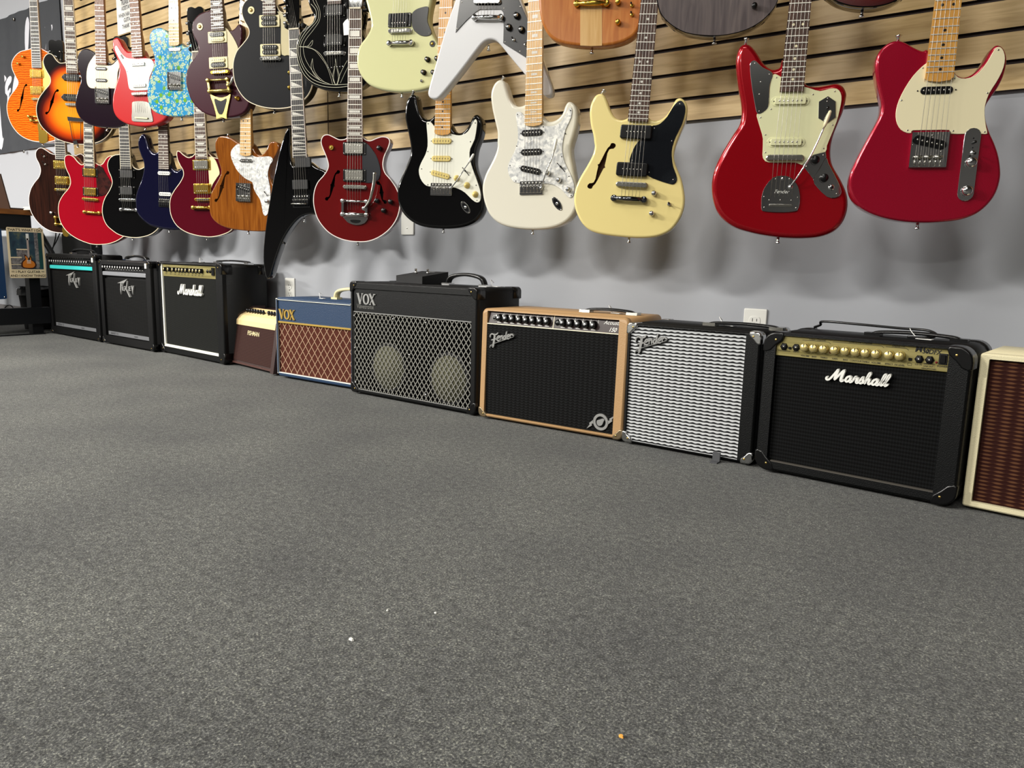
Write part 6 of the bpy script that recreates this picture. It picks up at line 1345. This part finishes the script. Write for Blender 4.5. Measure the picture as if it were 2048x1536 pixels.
for u in kus: b.ribbon([(u-.004, vk+.004), (u-.007, vk+.009)], .003, .0036, .002, WHT)
a.part('knob_pointers')
for x in (322, 970): u = c(x, 280)[0]; b = a.new(); b.lathe(u, vk-.002, [(.0085, -.009), (.0095, -.011)], LOGOS if x == 322 else BLK, 16); b.lathe(u, vk-.002, [(.0055, -.0086), (.006, -.009)], BLK, 12); a.part('input_jack')
b = a.new(); 
for u in kus: b.ribbon([(u-.008, vg+.006), (u+.007, vg+.006)], .0018, -.0106, -.012, WHT); b.ribbon([(u+.013, vt-.014), (u+.013, vt-.004)], .0009, -.0106, -.012, WHT)
b.text('Acoustasonic', c(1440, 355)[0], vk+.004, .0165, -.0106, WHT, shear=.4); b.text('150', c(1495, 405)[0], vk-.016, .0165, -.0106, WHT, shear=.4, off=.01); a.part('panel_print')
l0, l1 = c(300, 600), c(548, 440); b = a.new(); stroke(b, FEND, l0[0], l0[1]+.016, (l1[0]-l0[0])/3.25, .0040, -.003, -.009, LOGOS); a.part('name_badge')
# round emblem: ring, pear shape and two lightning bolts
b = a.new(); p = c(1432, 1355); ring = [(p[0]+.021*math.cos(t*PI/14), p[1]+.021*math.sin(t*PI/14)) for t in range(28)]; b.ribbon(ring, .008, -.004, -.009, LOGOS, closed=True)
pear = smooth([(-.012, -.006), (-.006, -.012), (.004, -.009), (.009, .002), (.012, .009), (.006, .011), (-.004, .007), (-.012, .003)], 3); b.prism([(p[0]+x, p[1]+y) for x, y in pear], -.004, -.009, LOGOS, smooth=False)
for sg in (1, -1): b.prism([(p[0]+sg*x, p[1]+sg*y) for x, y in ((.022, .006), (.030, .010), (.028, .014), (.046, .026), (.036, .012), (.038, .008), (.024, -.004))], -.004, -.009, LOGOS, smooth=False)
a.part('round_emblem')
a.corners(mat('aged_bracket', '#86765c', .35, .7), 'B', size=.032, back=False); a.handle(c(900, 150)[0]+.06, c(1350, 180)[0]+.07, .012, endm=NICKEL, flat=True)
t_ = a.fr.O+a.fr.U*(c(1180, 150)[0]+.05)-a.fr.W*.13; tag_on(t_.x, t_.y, 0, H_+.002, 'small white tag by the handle of the tan amplifier')

# --- black amplifier with silver cloth
a = Amp('bass_amplifier', 'black amplifier with silver striped cloth and chrome corners', (1243, 887), (1502, 935), (1253, 641), (1518, 670), .235, TOLEX, .012); W_, H_ = a.W, a.H
c = Crop(a.fr, 1200, 600, 4.3885); ul = (c(262, 230)[0]+c(222, 1240)[0])/2; ur = (c(1275, 300)[0]+c(1210, 1410)[0])/2; vb = (c(225, 1235)[1]+c(1210, 1408)[1])/2; vt = (c(262, 225)[1]+c(1275, 295)[1])/2
a.cabinet((ul, ur, vb, vt), .012); a.rect('grille_cloth', ul, ur, vb, vt, -.006, -.012, GR_SILV)
l0, l1 = c(305, 480), c(590, 350); b = a.new(); stroke(b, FEND, l0[0], l0[1]+.018, (l1[0]-l0[0])/3.25, .0042, -.001, -.006, LOGOS); stroke(b, FEND, l0[0]+.0015, l0[1]+.016, (l1[0]-l0[0])/3.25, .0062, -.003, -.006, BLK); a.part('name_badge')
a.corners(CHROME, 'TB', size=.032); a.handle(c(640, 135)[0]+.06, c(1210, 175)[0]+.065, .010, endm=NICKEL, flat=True)
t_ = a.fr.O+a.fr.U*(c(740, 135)[0]+.06)-a.fr.W*.12; tag_on(t_.x, t_.y, 0, H_+.002, 'small white tag by the handle of the silver cloth amplifier')
b = a.new(); p = c(1030, 1430); b.cube3(p[0]-.010, p[0]+.010, -.012, -.006, .0015, .026, mat('grey_strap', '#4a4b4e', .6)); b.cube3(p[0]-.010, p[0]+.010, -.03, -.006, .0005, .0035, mat('grey_strap')); a.part('strap_end')

# --- large black amplifier with gold panel and script name
a = Amp('guitar_amplifier', 'large black amplifier with gold control panel and big white script name', (1508, 940), (1908, 1022), (1531, 657), (1927, 703), .235, TOLEX, .03); W_, H_ = a.W, a.H
c = Crop(a.fr, 1500, 600, 3.3394); ul = (c(180, 225)[0]+c(108, 1075)[0])/2; ur = (c(1333, 315)[0]+c(1222, 1290)[0])/2; vb = (c(108, 1075)[1]+c(1222, 1285)[1])/2; vt = (c(180, 222)[1]+c(1335, 312)[1])/2; vg = (c(172, 372)[1]+c(1320, 483)[1])/2
a.cabinet((ul, ur, vb, vt), .02); a.rect('grille_cloth', ul, ur, vb, vg, -.012, -.02, GR_BLACK); a.rect('control_panel', ul, ur, vg, vt, -.006, -.02, GOLDP)
b = a.new(); b.ribbon([(ul, vb), (ur, vb)], .005, -.002, -.014, mat('worn_edge', '#4a4640', .6)); a.part('lower_trim')
kx = [(367, 312), (428, 318), (493, 325), (567, 330), (638, 340), (706, 347), (773, 353), (843, 358), (930, 365), (1002, 372)]
vk = sum(c(x, y)[1] for x, y in kx)/10-.001; a.knobs([(c(x, y)[0], vk) for x, y in kx], .0105, GOLDK, mat('pale_gold_cap', '#e8d48c', .3, .7), w0=-.006, depth=.015)
for x, y in ((222, 312), (303, 318), (1126, 397), (1196, 402)):
    u = c(x, y)[0]; b = a.new(); b.lathe(u, c(x, y)[1], [(.0088, -.003), (.0098, -.006)], BLK, 6); b.lathe(u, c(x, y)[1], [(.0055, -.0016), (.0062, -.003)], BLKM, 14); b.lathe(u, c(x, y)[1], [(.003, -.0012), (.003, -.0016)], NICKEL, 10); a.part('input_jack')
for x, y in ((262, 322), (1066, 397)): u, v = c(x, y); a.rect('push_button', u-.0035, u+.0035, v-.003, v+.003, -.003, -.006, BLK)
u, v = c(1287, 397); a.rect('power_switch', u-.0085, u+.0085, v-.012, v+.012, -.004, -.006, BLKM); a.rect('rocker', u-.0055, u+.0055, v-.009, v+.009, -.001, -.004, BLK)
for x, y in ((532, 352), (1241, 418)): u, v = c(x, y); b = a.new(); b.lathe(u, v, [(.002, -.004), (.0028, -.006)], mat('red_led', '#6a0f10', .3), 10); a.part('indicator_lamp')
b = a.new()
for (x, y), wd in zip(kx, ['VOLUME', 'BASS', 'TREBLE', 'GAIN', 'BASS', 'CONTOUR', 'TREBLE', 'VOLUME', 'EFFECT', 'FX LEVEL']): b.text(wd, c(x, y)[0], vk-.0225, .0052, -.0056, BLKM, 'CENTER', off=.01)
b.text('FOOTSWITCH', c(222, 345)[0], c(222, 345)[1], .0045, -.0056, BLKM, 'CENTER', off=.01); b.text('INPUT', c(303, 352)[0], c(303, 352)[1], .0052, -.0056, BLKM, 'CENTER', off=.01); b.text('CD IN', c(1120, 437)[0], c(1120, 437)[1], .0052, -.0056, BLKM, 'CENTER', off=.01)
for i, wd in enumerate(('EMULATED', 'LINE OUT /', 'HEADPHONES')): b.text(wd, c(1192, 440)[0], c(1192, 440)[1]+.002-.0052*i, .0045, -.0056, BLKM, 'CENTER', off=.01)
b.text('POWER', c(1280, 452)[0], c(1280, 452)[1], .0058, -.0056, BLKM, 'CENTER', off=.01)
p = c(1095, 345); b.text('MG', p[0], p[1], .019, -.0056, BLKM, off=.02, shear=.15); p = c(1145, 356); b.text('30DFX', p[0], p[1], .014, -.0056, BLKM, off=.02, sx=.9, shear=.15)
for (x0, y0, x1, y1, t, tx) in ((345, 265, 520, 285, 'Clean Channel', 390), (548, 283, 875, 305, 'Overdrive Channel', 655), (903, 312, 1040, 325, 'Digital FX', 945)):
    p, q = c(x0, y0), c(x1, y1); vv = (p[1]+q[1])/2; b.ribbon([(p[0], vv), (q[0], vv), (q[0]+.005, vv-.004)], .0009, -.0056, -.007, BLKM); b.text(t, c(tx, y0)[0], vv+.0015, .0065, -.0056, BLKM, off=.01)
u, v = c(1061, 432); b.ribbon([(u-.004, v-.002), (u+.004, v-.002), (u+.004, v+.003), (u-.004, v+.003)], .0008, -.0056, -.007, BLKM, closed=True)
a.part('panel_print')
l0, l1 = c(497, 515), c(928, 480); b = a.new(); stroke(b, MARSH, l0[0]+.003, (c(497, 530)[1]+c(880, 560)[1])/2-.003, (l1[0]-l0[0])/7.85, .0046, -.002, -.011, LOGOW, shear=.22, k=5); a.part('name_badge')
a.corners(BLK, 'TB', size=.05); 
c2 = lambda x: c(x, 200)[0]
o = a.handle(c2(530)+.06, c2(1080)+.07, .012, flat=True, endm=BLK, y=.14)
t_ = a.fr.O+a.fr.U*(c2(850)+.055)-a.fr.W*.11; tag_on(t_.x, t_.y, 0, H_+.002, 'small white tag by the handle of the large gold-panel amplifier')
# black cable laid over the top
t = empty('braided_cable', a.fr.O+a.fr.U*.2-a.fr.W*.12+Vector((0, 0, H_)), a.fr.yaw, 'black braided cable looped over the top of the large gold-panel amplifier', 'cable')
b = MB(); u0 = c(365, 140)[0]-.03; b.tube(smooth([(u0-.2-.02, .10, .004), (u0-.2, .085, .012), (u0-.19, .075, .022), (u0-.10, .06, .022), (u0+.0, .05, .020), (u0+.06, .04, .020), (u0+.085, .02, .012), (u0+.07, .0, .006), (u0+.03, -.005, .005)], 6, False), .0032, BLK, 8); b.build('cord', t)

# --- cream amplifier cut by the right edge
a = Amp('guitar_amplifier', 'cream amplifier with dark red-brown cloth, cut by the right edge of the picture', (1922, 1018), (2210, 1078), (1960, 701), (2250, 735), .235, CREAMT, .006); W_, H_ = a.W, a.H
c = Crop(a.fr, 1500, 600, 3.3394); ul = (c(1598, 395)[0]+c(1478, 1345)[0])/2; vt = c(1598, 395)[1]; vb = c(1478, 1345)[1]
a.cabinet((ul, W_-ul, vb, vt), .016); a.rect('grille_cloth', ul, W_-ul, vb, vt, -.010, -.016, GR_BRN); a.corners(NICKEL, 'B', size=.02, back=True) if False else None
a.handle(W_*.35, W_*.65, .02)

# ------------------------------------------------------------------ left end: banner, table, signs, small things
def on_x(px, py, X_): d = ray(px, py); return CAM+d*((X_-CAM.x)/d.x)
BANM = mat('banner_cloth', '#34373c', .75, build=noisebump(6, .5, .03, 2)); BANW = mat('banner_print', '#c9cad2', .7)
t = empty('banner', (-6.32, RY1-.012, 1.185), 0, 'dark grey cloth banner with ragged white lettering, hanging behind the orange guitar', 'banner')
Lb, Hb = 1.13, .875; b = MB(); nx_, nz_ = 40, 12; V = []; F = []
def wav(x, z): return .004*math.sin(x*17+z*3)+.003*math.sin(x*41-z*7)
for j in range(nz_+1):
    for i in range(nx_+1): x, z = Lb*i/nx_, Hb*j/nz_; V.append((x, wav(x, z), z))
for j in range(nz_):
    for i in range(nx_): q = j*(nx_+1)+i; F.append((q, q+1, q+nx_+2, q+nx_+1))
b.add(V, F, BANM, True); b.build('cloth', t)
b = MB(); fx = Frame((-6.32, RY1-.021, 1.185), 0)
def bp(L_): return [fx.uv(x/5.12, 20+y/5.12) for x, y in L_]
for pl in ([(270, 65), (286, 130), (282, 250), (272, 420), (245, 420), (240, 230), (250, 110)], [(385, 130), (405, 200), (418, 235), (430, 165), (446, 170), (436, 260), (425, 340), (412, 420), (385, 420), (380, 250)], [(505, 150), (524, 175), (500, 260), (462, 400), (425, 400), (450, 320)],
           [(-40, 500), (0, 590), (20, 650), (45, 680), (52, 705), (30, 745), (26, 810), (40, 1000), (36, 1200), (12, 1400), (-10, 1420), (-40, 1300)], [(88, 672), (106, 690), (100, 735), (72, 780), (66, 830), (85, 800), (98, 800), (92, 860), (78, 960), (60, 975), (62, 880), (40, 850), (38, 780), (55, 710)], [(140, 650), (165, 690), (178, 770), (150, 830), (118, 880), (108, 860)], [(150, 980), (190, 960), (230, 1100), (200, 1180), (160, 1100)]):
    b.prism(smooth(bp(pl), 2), .001, 0, BANW, smooth=False)
b.build('lettering', t)
for (x, y) in ((138, 93), (243, 1448)):
    q = fx.uv(x/5.12, 20+y/5.12); b = MB(); b.lathe(q[0], q[1], [(.009, .012), (.011, .010), (.011, .006)], NICKEL, 12); b.build('grommet', t)
# paper notice on the slats
x0, x1 = on_y(235, 40, 0).x, on_y(276, 40, 0).x; zb = on_y(240, 70, 0).z; wn = x1-x0
t = empty('paper_notice', (x0, -.0012, zb), 0, 'white paper notice in a clear sleeve on the slats behind the coral red guitar', 'notice')
b = MB(); b.box(0, wn, 0, wn*1.35, .0008, 0, TAGP); b.build('sheet', t)
b = MB(); zt = on_y(250, 0, 0).z-zb
zz = [on_y(248, 3+q, 0).z-zb for q in (1.5, 13, 26.5, 37.5, 50)]
for wd, z in zip(('PLEASE ASK', 'ASSISTANCE', 'WHEN HANDLING', 'GUITARS', 'THANK YOU'), zz): b.text(wd, wn*.54, z-.012, .030, .0012, mat('grey_ink', '#55565a', .7), 'CENTER', sx=.78, off=.02)
b.build('lettering', t)
# table whose end faces the amplifiers
XT = -5.05; TBROWN = mat('table_wood', rough=.45, build=woodgrain([(.3, '#5a3416'), (.7, '#84511f')], (40, 3, 40), 1)); TBLK = mat('table_black', '#0a0c10', .45)
t = empty('work_table', (XT, -1.2, 0), 0, 'black framed table with brown wooden top at the far left', 'table')
b = MB(); b.cube3(-1.5, .012, -.9, .93, .716, .745, TBROWN); b.build('tabletop', t)
b = MB(); b.cube3(-1.45, 0, -.86, .90, .628, .715, TBLK); b.build('apron', t)
for (x, y) in ((-.05, .90), (-.05, -.84), (-1.42, .90), (-1.42, -.84)):
    b = MB(); b.cube3(x-.025, x+.035, y-.03, y+.03, 0, .63, TBLK); b.build('leg', t)
b = MB(); b.cube3(-.02, .012, -.86, .965, .066, .165, TBLK); b.build('lower_rail', t)
b = MB(); b.cube3(-.012, .008, -.86, .93, .0, .008, TBLK); b.build('floor_rail', t)
b = MB(); b.tube([(-.03, .945, .64), (-.03, 1.06, .40), (-.03, 1.10, .22)], .017, TBLK, 8); b.build('brace', t)
b = MB(); b.cube3(-1.44, -.03, .985, 1.0, .0, .35, M_WALL2) if False else None
# tin signs on the end of the table
FX = Frame((XT+.012, -.2, 0), PI/2)      # local u runs along +y (towards the wall)
def tin(name, label, pxs, w_, h_):
    u, v = FX.uv(*pxs); p = FX.O+FX.U*u; t = empty(name, (XT+.013, p.y, v), PI/2, label, 'sign'); return t
t = tin('tin_sign', 'cream-edged tin sign picturing a sunburst guitar, hung on the table end', (20, 556), .2, .3)
sw, sh = .198, .297; PAPERC = mat('sign_cream', '#e6d2ac', .5)
b = MB(); b.prism(rrect(sw/2, sh/2, sw, sh, .008), .0012, 0, PAPERC, smooth=False); b.build('plate', t)
def skyb(nt, b):
    n = N(nt, 'ShaderNodeTexNoise', i_Scale=22.0, i_Detail=4.0); L(nt, coords(nt), n.inputs['Vector'])
    L(nt, ramp(nt, n.outputs['Fac'], [(.35, '#20303f'), (.55, '#2e4550'), (.72, '#6a6a48')]), b.inputs['Base Color'])
b = MB(); b.box(.012, sw-.012, .052, sh-.026, .0016, .0012, mat('sign_night_blue', build=skyb, rough=.4)); b.build('picture', t)
b = MB(); G1 = mat('sign_stone', rough=.5, build=woodgrain([(.35, '#4a464a'), (.65, '#8a8482')], (60, 60, 60), 1)); W2 = .0019
b.box(.012, .10, .052, .118, W2, .0012, G1); b.box(.045, .11, .118, .168, W2, .0012, G1); b.box(.145, .165, .055, sh-.027, W2, .0012, G1); b.box(.165, sw-.012, .06, sh-.027, W2, .0012, mat('sign_teal', '#17403f', .5))
b.box(.012, .07, .118, .124, .0021, .0012, PAPERC); b.box(.045, .11, .166, .172, .0021, .0012, PAPERC); b.box(.012, .09, .078, .081, .0021, .0012, PAPERC)
gc = smooth([(.075, .058), (.128, .056), (.148, .075), (.140, .098), (.125, .108), (.122, .125), (.112, .135), (.104, .122), (.090, .140), (.084, .132), (.088, .115), (.070, .098), (.064, .075)], 3)
b.prism(gc, .0024, .0012, mat('sign_burst_edge', '#3a1408', .4), smooth=False)
cxg, cyg = .106, .085; b.prism([(cxg+(x-cxg)*.8, cyg+(y-cyg)*.82) for x, y in gc], .0027, .0012, mat('sign_burst', '#c8711c', .4), smooth=False)
b.box(.103, .113, .10, .235, .0027, .0012, mat('sign_neck', '#a89890', .5)); b.box(.101, .116, .225, .262, .0027, .0012, WHT)
for z in (.088, .096, .104): b.box(.096, .118, z, z+.003, .003, .0012, WHT)
b.build('guitar_picture', t)
b = MB(); IK = mat('sign_ink', '#241c18', .5); b.text("THAT'S WHAT I DO", sw/2, sh-.021, .021, .0017, IK, 'CENTER', off=.015); b.text('I PLAY GUITAR', sw/2, .030, .020, .0017, IK, 'CENTER', off=.015); b.text('AND I KNOW THINGS', sw/2, .007, .019, .0017, IK, 'CENTER', off=.015)
for z in (.034, .040): b.box(.010, .026, z, z+.002, .0017, .0012, IK); b.box(sw-.026, sw-.010, z, z+.002, .0017, .0012, IK)
b.build('lettering', t)
u, v = FX.uv(14, 598); p = FX.O+FX.U*u
t = empty('tin_sign', (XT+.013, p.y-.30, v), PI/2, 'dark blue tin sign cut by the left edge of the picture, below the table top', 'sign')
b = MB(); b.prism(rrect(.15, .205, .30, .41, .01), .0012, 0, mat('sign_blue', '#1f3a5e', .3), smooth=False); b.build('plate', t)
b = MB(); b.text('Guitars', .15, .075, .055, .0017, WHT, 'CENTER', shear=.3); b.build('lettering', t)
b = MB(); b.lathe(.288, .012, [(.004, .003), (.004, .001)], NICKEL, 8); b.build('rivet', t)
# laptop and papers on the table
q = on_y(20, 415, -.36); t = empty('laptop', (q.x-.33, -.36, .746), 0, 'dark brown laptop standing open on the table at the left edge', 'laptop')
b = MB(); b.add([(0, 0, 0), (.33, 0, 0), (.33, .006, .0), (0, .006, 0), (.012, -.05, .205), (.362, -.05, .205), (.362, -.044, .205), (.012, -.044, .205)], [(3, 2, 1, 0), (4, 5, 6, 7), (0, 1, 5, 4), (1, 2, 6, 5), (2, 3, 7, 6), (3, 0, 4, 7)], mat('laptop_brown', '#33241c', .4)); b.build('lid', t)
b = MB(); b.cube3(0, .33, .0, .23, 0, .014, mat('laptop_brown')); b.build('base', t)
q = on_y(47, 417, -.33); t = empty('paper_stack', (q.x, -.33, .746), .1, 'short stack of white papers on the wooden table top', 'papers')
for i, (dx, h0) in enumerate(((0, 0), (.01, .006), (-.004, .012))):
    b = MB(); b.cube3(dx, dx+.20, 0, .26, h0, h0+.005, mat('paper_cream', '#e9e2c8', .8)); b.build('sheets', t)
q = on_y(45, 405, -.25); t = empty('small_box', (q.x+.02, -.11, .746), 0, 'small cream box behind the papers on the table', 'box')
b = MB(); b.prism(rrect(.05, .025, .10, .05, .003), 0, -.08, mat('paper_cream'), bev=.002); b.build('carton', t)
b = MB(); b.box(.004, .096, .036, .038, .0004, -.001, mat('grey_ink')); b.build('lid_seam', t)
# things behind the left amplifiers
x0, x1 = on_y(126, 480, -.04).x, on_y(184, 480, -.04).x
t = empty('equipment_case', (x0, -.050, 0), 0, 'black equipment case standing against the wall behind the leftmost amplifier', 'case')
b = MB(); b.prism(rrect((x1-x0)/2, .31, x1-x0, .62, .012), 0, -.064, BLKM, bev=.008); b.build('shell', t)
b = MB(); b.box(.0, x1-x0, .40, .412, .003, -.001, BLKMET); b.build('lid_band', t); b = MB(); b.prism(rrect((x1-x0)*.5, .47, .05, .03, .003), .006, 0, NICKEL, bev=.001); b.build('latch', t)
q = on_floor(80, 662); t = empty('waste_bin', (-5.42, -.15, 0), 0, 'black waste bin lined with a dark bag, behind the table leg', 'bin')
def binlathe(prof, m, n=18, jit=0.0):
    b = MB(); V = []; F = []
    for k, (r, z) in enumerate(prof):
        for i in range(n): a = 2*PI*i/n; rr = r*(1+jit*random.uniform(-1, 1)); V.append((rr*math.cos(a), rr*math.sin(a), z+jit*.2*random.uniform(-1, 1)*.3))
    for k in range(len(prof)-1):
        for i in range(n): F.append((k*n+i, k*n+(i+1) % n, (k+1)*n+(i+1) % n, (k+1)*n+i))
    b.add(V, F, m, True); return b
binlathe([(.085, 0), (.11, .26), (.106, .26), (.08, .01)], BLKM).build('tub', t); binlathe([(.113, .22), (.116, .255), (.108, .275), (.10, .24)], mat('bag_film', '#26282b', .25), jit=.05).build('liner', t)
def cable(label, pts, r=.0035, m=BLK):
    t = empty('cable', pts[0], 0, label, 'cable'); o = Vector(pts[0]); b = MB(); b.tube([tuple(Vector(p)-o) for p in smooth(pts, 5, False)], r, m, 6); b.build('cord', t)
A_ = lambda px, py, y: tuple(on_y(px, py, y))
cable('thin black cable hanging crossed in front of the wall left of the equipment case', [A_(112, 466, -.02), A_(110, 480, -.02), A_(106, 495, -.02), A_(103, 512, -.02)])
cable('thin black cable slanting down past the table brace', [A_(120, 466, -.03), A_(112, 484, -.03), A_(104, 498, -.03), A_(98, 512, -.03)])
cable('black cable looped above the lower rail of the table', [A_(8, 620, -.2), A_(12, 613, -.2), A_(18, 610, -.2), A_(24, 613, -.2), A_(29, 622, -.2)], .004)
cable('black cable slanting up behind the table leg', [A_(54, 620, -.1), A_(62, 606, -.1), A_(70, 592, -.1), A_(76, 580, -.1)], .004)
# crumbs on the carpet
for (px, py, s_, m_, lb) in ((703, 1281, .0042, WHT, 'small white paper crumb lying alone on the open carpet'), (1243, 1475, .0035, mat('orange_crumb', '#e0a04a', .5), 'tiny orange crumb on the carpet near the bottom edge'),
                         (775, 1222, .0024, WHT, 'tiny white speck of paper above and right of the larger crumb'), (871, 1227, .0022, WHT, 'tiny white speck of lint, rightmost of the white ones on the carpet')):
    q = on_floor(px, py); t = bpy.data.objects.new('x', None) if False else None; b = MB(); V = [(random.uniform(-1, 1)*s_*.25+s_*math.cos(i*PI/3), random.uniform(-1, 1)*s_*.25+s_*.7*math.sin(i*PI/3), 0) for i in range(6)]
    V += [(x*.6, y*.6, s_*.7) for x, y, z in V]; b.add(V, [tuple(range(6))[::-1], tuple(range(6, 12))]+[(i, (i+1) % 6, 6+(i+1) % 6, 6+i) for i in range(6)], m_)
    o = b.build('paper_crumb' if m_ is WHT else 'orange_crumb'); o.location = (q.x, q.y, .0005); tagit(o, lb, 'crumb')
# price tag on the pinstriped guitar
q = on_y(692, 30, -.30); t = empty('price_tag', q, 0, 'white price tag hanging on a string beside the pinstriped black guitar', 'tag')
f_ = Frame(q, .25); P = [f_.uv(*X1(550, 0, x, y)) for x, y in ((745, 190), (765, 240), (765, 355), (705, 362), (698, 240), (720, 210))]
b = MB(); b.prism(P, .0006, 0, TAGP, smooth=False); o = b.build('card', t); o.rotation_euler = (0, 0, .25)
b = MB(); e = f_.uv(*X1(550, 0, 742, 195)); g_ = f_.uv(*X1(550, 0, 735, 90)); b.tube([(e[0], 0, e[1]), (g_[0], .004, g_[1])], .0007, TAGP, 5); o = b.build('string', t); o.rotation_euler = (0, 0, .25)
